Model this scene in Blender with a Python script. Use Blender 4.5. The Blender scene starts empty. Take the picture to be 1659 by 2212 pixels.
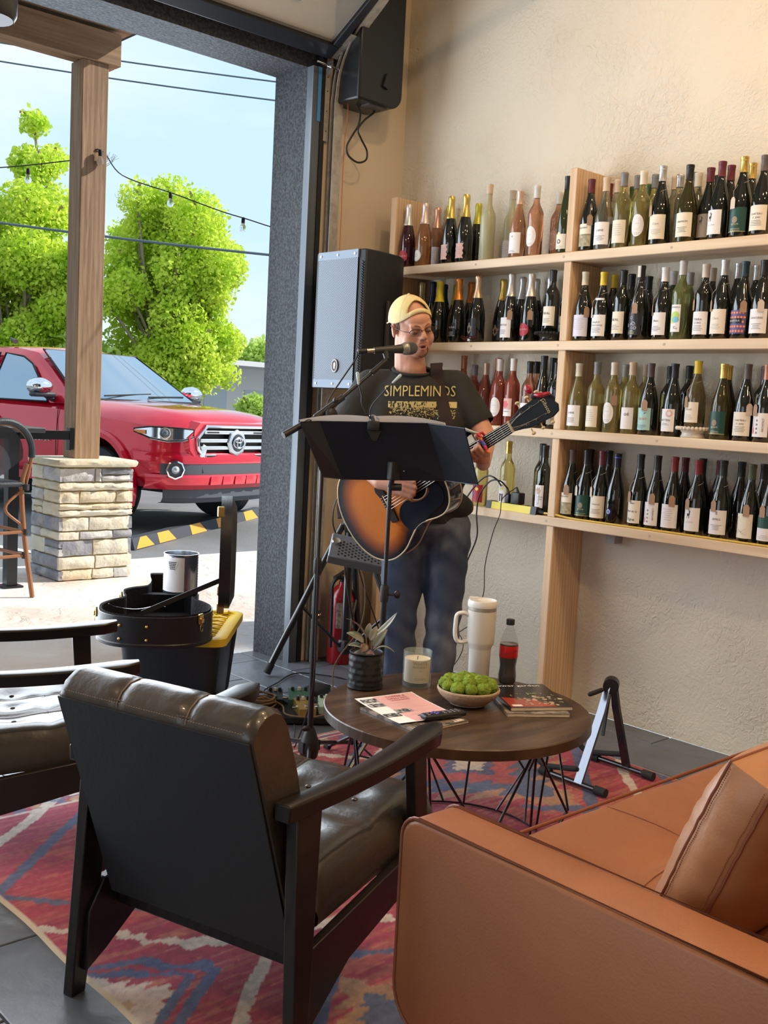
import bpy, bmesh, math, random
import numpy as np
from mathutils import Vector, Matrix, Euler
from mathutils.bvhtree import BVHTree
SC = bpy.context.scene
COL = SC.collection
pi = math.pi
rnd = random.Random(7)
# ---------------------------------------------------------------- camera
YAW, PIT, ROL, EYE = 0.74215, 0.09978, -0.05175, Vector((0, 0, 1.40))
_f = Vector((math.sin(YAW)*math.cos(PIT), math.cos(YAW)*math.cos(PIT), -math.sin(PIT)))
_r = Vector((math.cos(YAW), -math.sin(YAW), 0))
_d = _f.cross(_r)
_r2 = math.cos(ROL)*_r + math.sin(ROL)*_d
_d2 = -math.sin(ROL)*_r + math.cos(ROL)*_d
cam = bpy.data.cameras.new('camera')
cam.sensor_fit = 'HORIZONTAL'; cam.sensor_width = 36
cam.lens = 2274/1659*36
cam.clip_end = 400
cob = bpy.data.objects.new('camera', cam); COL.objects.link(cob)
cob.matrix_world = Matrix((( _r2.x, -_d2.x, -_f.x, EYE.x), (_r2.y, -_d2.y, -_f.y, EYE.y), (_r2.z, -_d2.z, -_f.z, EYE.z), (0, 0, 0, 1)))
SC.camera = cob
# ---------------------------------------------------------------- exposure
SC.view_settings.view_transform = 'Standard'
SC.view_settings.look = 'None'
SC.view_settings.gamma = 1
SC.view_settings.use_curve_mapping = False
SC.view_settings.exposure = 0.25
SC.render.film_transparent = False
SC.cycles.use_adaptive_sampling = True
SC.cycles.adaptive_threshold = 0.02
SC.cycles.max_bounces = 8
SC.cycles.diffuse_bounces = 4
SC.cycles.glossy_bounces = 4
SC.cycles.transmission_bounces = 8
SC.cycles.transparent_max_bounces = 12
SC.cycles.caustics_reflective = False
SC.cycles.caustics_refractive = False
SC.cycles.use_denoising = True
SC.cycles.sample_clamp_indirect = 6
# ---------------------------------------------------------------- sky
W = bpy.data.worlds.new('sky'); SC.world = W; W.use_nodes = True
nt = W.node_tree; nt.nodes.clear()
o = nt.nodes.new('ShaderNodeOutputWorld'); bg = nt.nodes.new('ShaderNodeBackground')
tc = nt.nodes.new('ShaderNodeTexCoord'); sep = nt.nodes.new('ShaderNodeSeparateXYZ')
cr = nt.nodes.new('ShaderNodeValToRGB')
cr.color_ramp.elements[0].position = 0.0; cr.color_ramp.elements[0].color = (0.60, 0.82, 0.96, 1)
cr.color_ramp.elements[1].position = 0.6; cr.color_ramp.elements[1].color = (0.52, 0.74, 0.95, 1)
nz = nt.nodes.new('ShaderNodeTexNoise'); nz.inputs['Scale'].default_value = 2.2; nz.inputs['Detail'].default_value = 5
mp = nt.nodes.new('ShaderNodeMapping'); mp.inputs['Scale'].default_value = (1, 1, 3.5)
cr2 = nt.nodes.new('ShaderNodeValToRGB')
cr2.color_ramp.elements[0].position = 0.40; cr2.color_ramp.elements[0].color = (0, 0, 0, 1)
cr2.color_ramp.elements[1].position = 0.66; cr2.color_ramp.elements[1].color = (1, 1, 1, 1)
mx = nt.nodes.new('ShaderNodeMix'); mx.data_type = 'RGBA'
mx.inputs[7].default_value = (0.86, 0.93, 0.99, 1)
L = nt.links.new
L(tc.outputs['Generated'], sep.inputs[0]); L(sep.outputs['Z'], cr.inputs[0])
L(tc.outputs['Generated'], mp.inputs[0]); L(mp.outputs[0], nz.inputs['Vector']); L(nz.outputs['Fac'], cr2.inputs[0])
L(cr2.outputs[0], mx.inputs[0]); L(cr.outputs[0], mx.inputs[6]); L(mx.outputs[2], bg.inputs[0])
bg.inputs[1].default_value = 0.98
L(bg.outputs[0], o.inputs[0])
# ---------------------------------------------------------------- sun, daylight fill and room lamps
def light(name, kind, loc, energy, color, rot=(0, 0, 0), size=1, sy=None, parent=None):
    l = bpy.data.lights.new(name, kind); l.energy = energy; l.color = color
    ob = bpy.data.objects.new(name, l); COL.objects.link(ob); ob.location = loc; ob.rotation_euler = rot
    if kind == 'AREA':
        l.size = size
        if sy: l.shape = 'RECTANGLE'; l.size_y = sy
    elif kind == 'SUN': l.angle = size
    else: l.shadow_soft_size = size
    return ob
# sun stands high to the right, just on the building's side of the porch
light('sun', 'SUN', (12, -4, 14), 5.0, (1.0, 0.94, 0.84), rot=tuple(Vector((-.76, .29, -.62)).to_track_quat('-Z', 'Y').to_euler()), size=math.radians(1.0))
# added fill lamps boosting daylight at the roll-up opening and an unseen left bay
light('daylight_fill_opening', 'AREA', (0.9, 4.9, 1.6), 200, (0.84, 0.92, 1.0), rot=(math.radians(-90), 0, 0), size=4.6, sy=2.9)
light('daylight_fill_bay', 'AREA', (-4.0, 1.2, 1.7), 26, (0.84, 0.92, 1.0), rot=(0, math.radians(-90), 0), size=2.8, sy=3.6)
LAMPS = [(2.9, 0.6), (2.75, 2.1), (3.0, -.9), (1.2, .4), (1.2, -1.6), (-1.2, 2.4)]
# ---------------------------------------------------------------- materials
MATS = {}
def mat(name, col, rough=0.5, metal=0.0, bump=None, var=None, coat=0, trans=0, ior=1.45, emit=None, spec=0.5, sheen=0, alpha=1, coords='Object'):
    if name in MATS: return MATS[name]
    m = bpy.data.materials.new(name); m.use_nodes = True; n = m.node_tree
    b = n.nodes['Principled BSDF']
    b.inputs['Base Color'].default_value = (*col, 1); b.inputs['Roughness'].default_value = rough
    b.inputs['Metallic'].default_value = metal; b.inputs['Coat Weight'].default_value = coat
    b.inputs['Coat Roughness'].default_value = 0.04
    b.inputs['Transmission Weight'].default_value = trans; b.inputs['IOR'].default_value = ior
    b.inputs['Specular IOR Level'].default_value = spec; b.inputs['Sheen Weight'].default_value = sheen
    b.inputs['Alpha'].default_value = alpha
    if emit: b.inputs['Emission Color'].default_value = (*emit[0], 1); b.inputs['Emission Strength'].default_value = emit[1]
    t = None
    if bump or var:
        t = n.nodes.new('ShaderNodeTexCoord')
    if var:   # (scale, other colour, low, high, detail, stretch)
        sc, c2, lo, hi = var[:4]; det = var[4] if len(var) > 4 else 4
        z = n.nodes.new('ShaderNodeTexNoise'); z.inputs['Scale'].default_value = sc; z.inputs['Detail'].default_value = det
        mp = n.nodes.new('ShaderNodeMapping')
        if len(var) > 5: mp.inputs['Scale'].default_value = var[5]
        r = n.nodes.new('ShaderNodeValToRGB')
        r.color_ramp.elements[0].position = lo; r.color_ramp.elements[0].color = (*col, 1)
        r.color_ramp.elements[1].position = hi; r.color_ramp.elements[1].color = (*c2, 1)
        n.links.new(t.outputs[coords], mp.inputs[0]); n.links.new(mp.outputs[0], z.inputs['Vector'])
        n.links.new(z.outputs['Fac'], r.inputs[0]); n.links.new(r.outputs[0], b.inputs['Base Color'])
    if bump:  # (scale, strength, detail, stretch)
        z = n.nodes.new('ShaderNodeTexNoise'); z.inputs['Scale'].default_value = bump[0]
        z.inputs['Detail'].default_value = bump[2] if len(bump) > 2 else 3
        src = t.outputs[coords]
        if len(bump) > 3:
            mp = n.nodes.new('ShaderNodeMapping'); mp.inputs['Scale'].default_value = bump[3]
            n.links.new(src, mp.inputs[0]); src = mp.outputs[0]
        bp = n.nodes.new('ShaderNodeBump'); bp.inputs['Strength'].default_value = bump[1]; bp.inputs['Distance'].default_value = 0.01
        n.links.new(src, z.inputs['Vector']); n.links.new(z.outputs['Fac'], bp.inputs['Height']); n.links.new(bp.outputs[0], b.inputs['Normal'])
    MATS[name] = m
    return m
def stucco(name, col, c2, sc=14, st=0.5, rough=0.9):
    m = bpy.data.materials.new(name); m.use_nodes = True; n = m.node_tree; b = n.nodes['Principled BSDF']
    b.inputs['Roughness'].default_value = rough
    t = n.nodes.new('ShaderNodeTexCoord')
    big = n.nodes.new('ShaderNodeTexNoise'); big.inputs['Scale'].default_value = 1.3; big.inputs['Detail'].default_value = 3
    r = n.nodes.new('ShaderNodeValToRGB'); r.color_ramp.elements[0].position = .35; r.color_ramp.elements[1].position = .65
    r.color_ramp.elements[0].color = (*col, 1); r.color_ramp.elements[1].color = (*c2, 1)
    f = n.nodes.new('ShaderNodeTexNoise'); f.inputs['Scale'].default_value = sc; f.inputs['Detail'].default_value = 6; f.inputs['Distortion'].default_value = 1.4
    g = n.nodes.new('ShaderNodeTexNoise'); g.inputs['Scale'].default_value = 2.1; g.inputs['Detail'].default_value = 2
    gm = n.nodes.new('ShaderNodeMapRange'); gm.inputs[1].default_value = .4; gm.inputs[2].default_value = .6; gm.inputs[3].default_value = .25; gm.inputs[4].default_value = 1
    mu = n.nodes.new('ShaderNodeMath'); mu.operation = 'MULTIPLY'
    bp = n.nodes.new('ShaderNodeBump'); bp.inputs['Strength'].default_value = st; bp.inputs['Distance'].default_value = 0.02
    for a in (big, f, g): n.links.new(t.outputs['Object'], a.inputs['Vector'])
    n.links.new(big.outputs['Fac'], r.inputs[0]); n.links.new(r.outputs[0], b.inputs['Base Color'])
    n.links.new(g.outputs['Fac'], gm.inputs[0]); n.links.new(f.outputs['Fac'], mu.inputs[0]); n.links.new(gm.outputs[0], mu.inputs[1])
    n.links.new(mu.outputs[0], bp.inputs['Height']); n.links.new(bp.outputs[0], b.inputs['Normal'])
    return m
def wood(name, c1, c2, axis='Y', sc=9, rough=0.55, bump=0.15, stretch=14, wave=.45):
    m = bpy.data.materials.new(name); m.use_nodes = True; n = m.node_tree; b = n.nodes['Principled BSDF']
    b.inputs['Roughness'].default_value = rough
    t = n.nodes.new('ShaderNodeTexCoord'); mp = n.nodes.new('ShaderNodeMapping')
    s = [stretch]*3; s['XYZ'.index(axis)] = 0.8; mp.inputs['Scale'].default_value = s
    z = n.nodes.new('ShaderNodeTexNoise'); z.inputs['Scale'].default_value = sc/6; z.inputs['Detail'].default_value = 4; z.inputs['Distortion'].default_value = .6
    wv = n.nodes.new('ShaderNodeTexWave'); wv.inputs['Scale'].default_value = .7; wv.inputs['Distortion'].default_value = 7; wv.inputs['Detail'].default_value = 2
    wv.bands_direction = {'X': 'Y', 'Y': 'X', 'Z': 'X'}[axis]
    mxx = n.nodes.new('ShaderNodeMath'); mxx.operation = 'MULTIPLY_ADD'; mxx.inputs[1].default_value = wave
    r = n.nodes.new('ShaderNodeValToRGB'); r.color_ramp.elements[0].position = .35; r.color_ramp.elements[1].position = .95
    r.color_ramp.elements[0].color = (*c1, 1); r.color_ramp.elements[1].color = (*c2, 1)
    bp = n.nodes.new('ShaderNodeBump'); bp.inputs['Strength'].default_value = bump; bp.inputs['Distance'].default_value = .004
    n.links.new(t.outputs['Object'], mp.inputs[0]); n.links.new(mp.outputs[0], z.inputs['Vector']); n.links.new(mp.outputs[0], wv.inputs['Vector'])
    n.links.new(wv.outputs['Fac'], mxx.inputs[0]); n.links.new(z.outputs['Fac'], mxx.inputs[2])
    n.links.new(mxx.outputs[0], r.inputs[0]); n.links.new(r.outputs[0], b.inputs['Base Color'])
    n.links.new(mxx.outputs[0], bp.inputs['Height']); n.links.new(bp.outputs[0], b.inputs['Normal'])
    return m
def vcol(name, rough=.9, bump=None):
    m = bpy.data.materials.new(name); m.use_nodes = True; n = m.node_tree; b = n.nodes['Principled BSDF']
    a = n.nodes.new('ShaderNodeVertexColor'); a.layer_name = 'Col'; b.inputs['Roughness'].default_value = rough
    n.links.new(a.outputs[0], b.inputs['Base Color'])
    if bump:
        z = n.nodes.new('ShaderNodeTexNoise'); z.inputs['Scale'].default_value = bump[0]; z.inputs['Detail'].default_value = 4
        t = n.nodes.new('ShaderNodeTexCoord'); bp = n.nodes.new('ShaderNodeBump'); bp.inputs['Strength'].default_value = bump[1]; bp.inputs['Distance'].default_value = .01
        n.links.new(t.outputs['Object'], z.inputs['Vector']); n.links.new(z.outputs['Fac'], bp.inputs['Height']); n.links.new(bp.outputs[0], b.inputs['Normal'])
    return m
BLACK = mat('black_plastic', (.012, .012, .014), .45)
BLACKM = mat('black_metal', (.010, .010, .012), .28, spec=.6)
RUBBER = mat('rubber', (.02, .021, .024), .8)
STEEL = mat('galvanised_steel', (.50, .47, .42), .5, .55, var=(30, (.36, .33, .29), .4, .7))
CHROME = mat('chrome', (.75, .76, .78), .12, 1)
GOLD = mat('gold_metal', (.72, .52, .20), .25, 1)
WHITE = mat('white_paper', (.82, .81, .79), .8)
# ---------------------------------------------------------------- mesh helpers
class MB:
    def __init__(s): s.v = []; s.f = []
    def add(s, vs, fs):
        n = len(s.v); s.v += [tuple(v) for v in vs]; s.f += [tuple(i+n for i in f) for f in fs]; return s
    def box(s, c, d, rot=None, bev=0):
        if bev:
            return s.rbox(c, d, bev, rot)
        x, y, z = d[0]/2, d[1]/2, d[2]/2
        vs = [Vector(p) for p in ((-x, -y, -z), (x, -y, -z), (x, y, -z), (-x, y, -z), (-x, -y, z), (x, -y, z), (x, y, z), (-x, y, z))]
        if rot is not None: R = rot if isinstance(rot, Matrix) else Euler(rot).to_matrix(); vs = [R @ v for v in vs]
        return s.add([v+Vector(c) for v in vs], [(3, 2, 1, 0), (4, 5, 6, 7), (0, 1, 5, 4), (1, 2, 6, 5), (2, 3, 7, 6), (3, 0, 4, 7)])
    def rbox(s, c, d, b, rot=None, seg=2):
        bm = bmesh.new(); bmesh.ops.create_cube(bm, size=1)
        for v in bm.verts: v.co = Vector((v.co.x*d[0], v.co.y*d[1], v.co.z*d[2]))
        bmesh.ops.bevel(bm, geom=bm.edges[:], offset=min(b, min(d)*.49), segments=seg, affect='EDGES', profile=.5)
        R = None
        if rot is not None: R = rot if isinstance(rot, Matrix) else Euler(rot).to_matrix()
        bm.verts.index_update()
        vs = [(R @ v.co if R else v.co)+Vector(c) for v in bm.verts]; fs = [[v.index for v in f.verts] for f in bm.faces]
        bm.free(); return s.add(vs, fs)
    def tube(s, pts, r, n=10, closed=False, cap=True, round_ends=False):
        pts = [Vector(p) for p in pts]
        rs = list(r) if hasattr(r, '__len__') else [r]*len(pts)
        if round_ends:
            a = (pts[0]-pts[1]).normalized(); b = (pts[-1]-pts[-2]).normalized()
            pts = [pts[0]+a*rs[0]*k for k in (.95, .7)] + pts + [pts[-1]+b*rs[-1]*k for k in (.7, .95)]
            rs = [rs[0]*.3, rs[0]*.75] + rs + [rs[-1]*.75, rs[-1]*.3]
        N = len(pts); up = None; vs = []
        for i, p in enumerate(pts):
            if closed: t = pts[(i+1) % N]-pts[i-1]
            else: t = (pts[min(i+1, N-1)]-pts[max(i-1, 0)])
            t = t.normalized() if t.length > 1e-9 else Vector((0, 0, 1))
            if up is None:
                up = Vector((0, 0, 1)) if abs(t.z) < .9 else Vector((1, 0, 0))
            a = up-t*up.dot(t)
            if a.length < 1e-5: a = t.orthogonal()
            a.normalize(); up = a; b = t.cross(a)
            vs += [p+(a*math.cos(2*pi*k/n)+b*math.sin(2*pi*k/n))*rs[i] for k in range(n)]
        fs = []
        for i in range(N if closed else N-1):
            j = (i+1) % N
            for k in range(n): fs.append((i*n+k, i*n+(k+1) % n, j*n+(k+1) % n, j*n+k))
        if cap and not closed: fs += [tuple(range(n))[::-1], tuple((N-1)*n+k for k in range(n))]
        return s.add(vs, fs)
    def lathe(s, prof, c=(0, 0, 0), n=24, R=None, capb=True, capt=True, a0=0, a1=2*pi, sx=1, sy=1):
        full = abs(a1-a0-2*pi) < 1e-6; m = n if full else n+1; vs = []
        for r, z in prof:
            for k in range(m):
                a = a0+(a1-a0)*k/n; p = Vector((r*math.cos(a)*sx, r*math.sin(a)*sy, z))
                if R is not None: p = R @ p
                vs.append(p+Vector(c))
        fs = []
        for i in range(len(prof)-1):
            for k in range(n): k2 = (k+1) % m if full else k+1; fs.append((i*m+k, i*m+k2, (i+1)*m+k2, (i+1)*m+k))
        if full and capb and prof[0][0] > 1e-6: fs.append(tuple(range(m))[::-1])
        if full and capt and prof[-1][0] > 1e-6: fs.append(tuple((len(prof)-1)*m+k for k in range(m)))
        return s.add(vs, fs)
    def prism(s, poly, t, M=None):   # polygon in local xy, extruded t along z
        n = len(poly); vs = [Vector((p[0], p[1], 0)) for p in poly]+[Vector((p[0], p[1], t)) for p in poly]
        if M is not None: vs = [M @ v for v in vs]
        return s.add(vs, [tuple(range(n))[::-1], tuple(range(n, 2*n))]+[(i, (i+1) % n, n+(i+1) % n, n+i) for i in range(n)])
    def grid(s, P):   # rows of points
        h = len(P); w = len(P[0]); return s.add([p for r in P for p in r], [(i*w+j, i*w+j+1, (i+1)*w+j+1, (i+1)*w+j) for i in range(h-1) for j in range(w-1)])
    def loft(s, secs, cap=True):
        n = len(secs[0]); vs = [p for q in secs for p in q]; fs = []
        for i in range(len(secs)-1):
            for k in range(n): fs.append((i*n+k, i*n+(k+1) % n, (i+1)*n+(k+1) % n, (i+1)*n+k))
        if cap: fs += [tuple(range(n))[::-1], tuple((len(secs)-1)*n+k for k in range(n))]
        return s.add(vs, fs)
    def ell(s, c, r, R=None, n=16, m=10):
        prof = []
        vs = []; 
        for i in range(m+1):
            th = pi*i/m
            for k in range(n):
                a = 2*pi*k/n; p = Vector((r[0]*math.sin(th)*math.cos(a), r[1]*math.sin(th)*math.sin(a), -r[2]*math.cos(th)))
                if R is not None: p = R @ p
                vs.append(p+Vector(c))
        return s.add(vs, [(i*n+k, i*n+(k+1) % n, (i+1)*n+(k+1) % n, (i+1)*n+k) for i in range(m) for k in range(n)])
    def mesh(s, name, smooth=True, merge=False):
        me = bpy.data.meshes.new(name); me.from_pydata(s.v, [], s.f); me.validate(); 
        bm = bmesh.new(); bm.from_mesh(me)
        bmesh.ops.remove_doubles(bm, verts=bm.verts[:], dist=1e-5)
        bmesh.ops.recalc_face_normals(bm, faces=bm.faces[:]); bm.to_mesh(me); bm.free()
        if smooth:
            me.shade_smooth()
            try: me.set_sharp_from_angle(angle=math.radians(35 if smooth is True else smooth))
            except Exception: pass
        return me
    def build(s, name, m, parent=None, smooth=True, loc=None, rot=None, **kw):
        ob = bpy.data.objects.new(name, s.mesh(name, smooth)); COL.objects.link(ob)
        if m is not None: ob.data.materials.append(m)
        if parent is not None: ob.parent = parent
        if loc is not None: ob.location = loc
        if rot is not None: ob.rotation_euler = rot
        for k, v in kw.items(): ob[k] = v
        return ob
def tag(o, label=None, cat=None, group=None, kind=None):
    if label: o['label'] = label
    if cat: o['category'] = cat
    if group: o['group'] = group
    if kind: o['kind'] = kind
    return o
def thing(name, label, cat, loc=(0, 0, 0), rz=0, group=None):
    o = bpy.data.objects.new(name, None); COL.objects.link(o); o.location = loc; o.rotation_euler = (0, 0, rz); o.empty_display_size = .1
    return tag(o, label, cat, group)
def struct(name, mb, m, parent=None, smooth=True, loc=None):
    o = mb.build(name, m, parent, smooth, loc)
    if parent is None: o['kind'] = 'structure'
    return o
def copy_tree(o, parent=None):
    c = o.copy(); COL.objects.link(c)
    if parent is not None: c.parent = parent
    for ch in list(o.children): copy_tree(ch, c)
    return c
def bake(ob):
    dg = bpy.context.evaluated_depsgraph_get(); me = bpy.data.meshes.new_from_object(ob.evaluated_get(dg))
    old = ob.data; ob.modifiers.clear(); ob.data = me
    return ob
def sub(ob, lv=2, simple=False):
    m = ob.modifiers.new('s', 'SUBSURF'); m.levels = lv; m.render_levels = lv
    if simple: m.subdivision_type = 'SIMPLE'
    return ob
def bevel(ob, w=.004, seg=2):
    m = ob.modifiers.new('b', 'BEVEL'); m.width = w; m.segments = seg; m.limit_method = 'ANGLE'; m.angle_limit = math.radians(40)
    return ob
TXT = {}
def textmesh(s, size, align='CENTER', cond=1.0, bold=0.0):
    k = (s, align)
    if k not in TXT:
        c = bpy.data.curves.new('t', 'FONT'); c.body = s; c.size = 1; c.align_x = align; c.align_y = 'CENTER'; c.resolution_u = 2
        ob = bpy.data.objects.new('t', c); COL.objects.link(ob)
        dg = bpy.context.evaluated_depsgraph_get(); dg.update(); me = bpy.data.meshes.new_from_object(ob.evaluated_get(dg))
        TXT[k] = ([tuple(v.co) for v in me.vertices], [tuple(p.vertices) for p in me.polygons])
        bpy.data.objects.remove(ob); bpy.data.meshes.remove(me)
    v, f = TXT[k]
    return [(x*size*cond, y*size, 0) for x, y, z in v], f
def text_on(s, size, M, mb=None, cond=1.0, align='CENTER'):
    mb = mb or MB(); v, f = textmesh(s, size, align, cond); return mb.add([M @ Vector(p) for p in v], f)
def frame(o, x, y):    # matrix with given x, y axes and origin
    x = Vector(x).normalized(); y = Vector(y); y = (y-x*y.dot(x)).normalized(); z = x.cross(y)
    return Matrix(((x.x, y.x, z.x, o[0]), (x.y, y.y, z.y, o[1]), (x.z, y.z, z.z, o[2]), (0, 0, 0, 1)))
def catmull(pts, k=6):
    pts = [Vector(p) for p in pts]; P = [pts[0]*2-pts[1]]+pts+[pts[-1]*2-pts[-2]]; out = []
    for i in range(1, len(P)-2):
        a, b, c, d = P[i-1:i+3]
        for j in range(k):
            t = j/k; out.append(.5*((2*b)+(-a+c)*t+(2*a-5*b+4*c-d)*t*t+(-a+3*b-3*c+d)*t**3))
    return out+[pts[-1]]
def blob(name, prims, voxel, m, parent=None, smooth=3, fac=.6):
    mb = MB()
    for p in prims:
        if p[0] == 'c': mb2 = MB().tube([p[1], p[2]], [p[3], p[4]], 14)
        if p[0] == 'c':
            mb.add(mb2.v, mb2.f); mb.ell(p[1], [p[3]]*3, n=14, m=8); mb.ell(p[2], [p[4]]*3, n=14, m=8)
        elif p[0] == 'e': mb.ell(p[1], p[2], Euler(p[3]).to_matrix() if len(p) > 3 else None, n=22, m=14)
        elif p[0] == 'm': mb.add(p[1].v, p[1].f)
    ob = mb.build(name, m, parent, smooth=False)
    r = ob.modifiers.new('r', 'REMESH'); r.mode = 'VOXEL'; r.voxel_size = voxel; r.use_smooth_shade = True
    s = ob.modifiers.new('s', 'SMOOTH'); s.iterations = smooth; s.factor = fac
    bake(ob); ob.data.shade_smooth()
    if not ob.data.materials and m is not None: ob.data.materials.append(m)
    return ob
# ================================================================ setting: room shell
XS, YG, YO, XJ, ZO, XL, YB, ZC = 4.07, 4.43, 4.745, 3.41, 3.11, -4.2, -4.5, 4.35
M_wall = stucco('wall_plaster', (.72, .655, .54), (.68, .60, .475), 34, .6)
M_wallg = mat('wall_paint', (.66, .56, .43), .75, bump=(60, .08))
M_ceil = mat('ceiling_paint', (.62, .50, .36), .8)
M_dark = mat('dark_stucco', (.030, .033, .038), .95, bump=(60, 1.0, 6), var=(75, (.070, .075, .085), .38, .66, 6))
M_slate = mat('slate_tile', (.115, .128, .152), .34, bump=(9, .5, 6), var=(5, (.08, .09, .105), .35, .7, 5))
M_grout = mat('grout', (.055, .055, .06), .9)
# floor: slab with tiles
fl = struct('floor', MB().box(((XL+XS)/2, (YB+YO)/2, -.056), (XS-XL, YO-YB, .10)), M_grout)
tile = MB().rbox((0, 0, 0), (.294, .594, .012), .0025, seg=1).mesh('tile')
tile.materials.append(M_slate)
r_ = random.Random(3)
for i in range(-5, 11):
    x = .92+.3*i+.15
    off = 2.475 if i % 2 == 0 else 2.16+.3
    for j in range(-4, 5):
        y0 = (2.475 if i % 2 == 0 else 2.46-.3)+.6*j
        y1 = min(y0+.6, YO)
        if y0 > YO-.05 or y1 < .9: continue
        w = .3 if x+.15 < XS else XS-(x-.15)
        if w < .04: continue
        t = bpy.data.objects.new('tile', tile); COL.objects.link(t); t.parent = fl
        t.location = (x-.15+w/2, (y0+y1)/2, -.0062+r_.uniform(-.0006, .0004)); t.scale = (w/.3, (y1-y0)/.6, 1)
struct('wall_right', MB().box((XS+.1, (YB+YG)/2, ZC/2), (.2, YG-YB+.6, ZC)), M_wall)
struct('wall_left', MB().box((XL-.1, YB+1.9, ZC/2), (.2, 3.8, ZC)).box((XL-.1, 3.9, ZC/2), (.2, 1.9, ZC)).box((XL-.1, 1.2, 3.75), (.2, 4, 1.2)), M_wallg)
struct('wall_back', MB().box(((XL+XS)/2, YB-.1, ZC/2), (XS-XL+.4, .2, ZC)), M_wallg)
struct('ceiling', MB().box(((XL+XS)/2, (YB+YO)/2, ZC+.1), (XS-XL+.4, YO-YB+.2, .2)), M_ceil)
# wall with the roll-up opening: inner paint layer and dark stucco outer layer
XO = -2.2
w = MB().box(((3.49+XS)/2, YG+.02, ZC/2), (XS-3.49, .04, ZC)).box(((XO+3.49)/2, YG+.02, (ZO+.13+ZC)/2), (3.49-XO, .04, ZC-ZO-.13)).box(((XL+XO)/2, YG+.02, ZC/2), (XO-XL, .04, ZC))
struct('wall_garage', w, M_wallg)
w = MB().box(((XJ+5.6)/2, (YG+.04+YO)/2, 2.6), (5.6-XJ, YO-YG-.04, 5.2)).box(((XO+XJ)/2, (YG+.04+YO)/2, (ZO+5.2)/2), (XJ-XO, YO-YG-.04, 5.2-ZO)).box(((XL+XO)/2-.5, (YG+.04+YO)/2, 2.6), (XO-XL+1, YO-YG-.04, 5.2))
struct('wall_garage_stucco', w, M_dark)
M_trim = mat('blue_grey_trim', (.085, .10, .12), .5, .3, bump=(40, .1), var=(12, (.14, .16, .18), .4, .7, 5, (1, 1, .1)))
struct('trim_1', MB().box((XJ+.026, YG+.015, ZO/2), (.052, .05, ZO)), M_trim)
struct('trim_2', MB().box((XJ+.066, YG+.005, (ZO+.1)/2), (.028, .045, ZO+.1)), mat('black_seal', (.008, .008, .01), .5))
tag(MB().box((XJ+.042, YG-.0125, 2.975), (.022, .003, .27)).build('tape_strip', mat('blue_tape', (.06, .27, .62), .6)), 'strip of blue painter tape down the black edge of the opening', 'tape')
# roof slab above so the sun does not enter
struct('roof', MB().box((.2, .1, 5.25), (11, 9.9, .1)), M_dark)
# ceiling lamps: small round cans with warm light
for i, (x, y) in enumerate(LAMPS):
    t = thing('ceiling_lamp', 'small round warm ceiling can lamp, out of the picture overhead', 'lamp', (x, y, ZC-.09), group='warm can lamps in the ceiling')
    MB().lathe([(.09, 0), (.09, .085), (.075, .085), (.075, .01)], n=20, capb=False, capt=False).build('housing', BLACK, t)
    MB().lathe([(0.001, .05), (.07, .05)], n=20).build('bulb', mat('lamp_glow', (1, .8, .55), emit=((1, .72, .42), 20)), t)
    a = light('lamp_light', 'AREA', (0, 0, -.02), 22, (1.0, .70, .40), size=.18); a.parent = t
# ---------------------------------------------------------------- shelving
M_pine = wood('pine_y', (.62, .44, .27), (.80, .65, .47), 'Y')
M_pinez = wood('pine_z', (.56, .36, .20), (.72, .52, .33), 'Z', sc=12, stretch=22)
XF = 3.838; TH = .042
SZ = [2.135, 1.738, 1.336, .932]
YS0, YS1 = -1.2, 4.215
sh = thing('wine_shelving', 'wall shelving of thick knotty pine planks holding rows of wine bottles', 'shelf', (XF, 3, 0))
for z in SZ:
    b = MB().rbox(((XF+XS)/2-XF, (YS0+YS1)/2-3, z-TH/2), (XS-XF, YS1-YS0, TH), .003, seg=1).build('shelf_plank', M_pine, sh)
    for y in (3.06, 1.9, .8, 2.5, 3.6): MB().lathe([(.006, 0), (.006, .001)], (-.0012, y-3+.013, z-.02), n=10, R=Euler((0, pi/2, 0)).to_matrix()).build('screw', mat('filler', (.50, .40, .29), .6), b)
zs = [0]+[z for z in SZ[::-1]]
for y in (3.05, 4.237, 1.05, -.9):
    segs = [(0, SZ[3]-TH)]+[(SZ[i+1], SZ[i]-TH) for i in (2, 1, 0)]+[(SZ[0], 2.505)]
    if y > 4.1: segs = [(0, 2.505)]
    for a, c in segs:
        MB().rbox(((XF+XS)/2-XF+.002, y-3, (a+c)/2), (XS-XF-.004, .042, c-a-.0005), .003, seg=1).build('upright_plank', M_pinez, sh)
for y in (2.83, 1.6): MB().box((.20, y-3, SZ[3]-TH-.03), (.06, .05, .06)).build('bracket', mat('bracket_grey', (.35, .35, .34), .6), sh)
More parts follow.
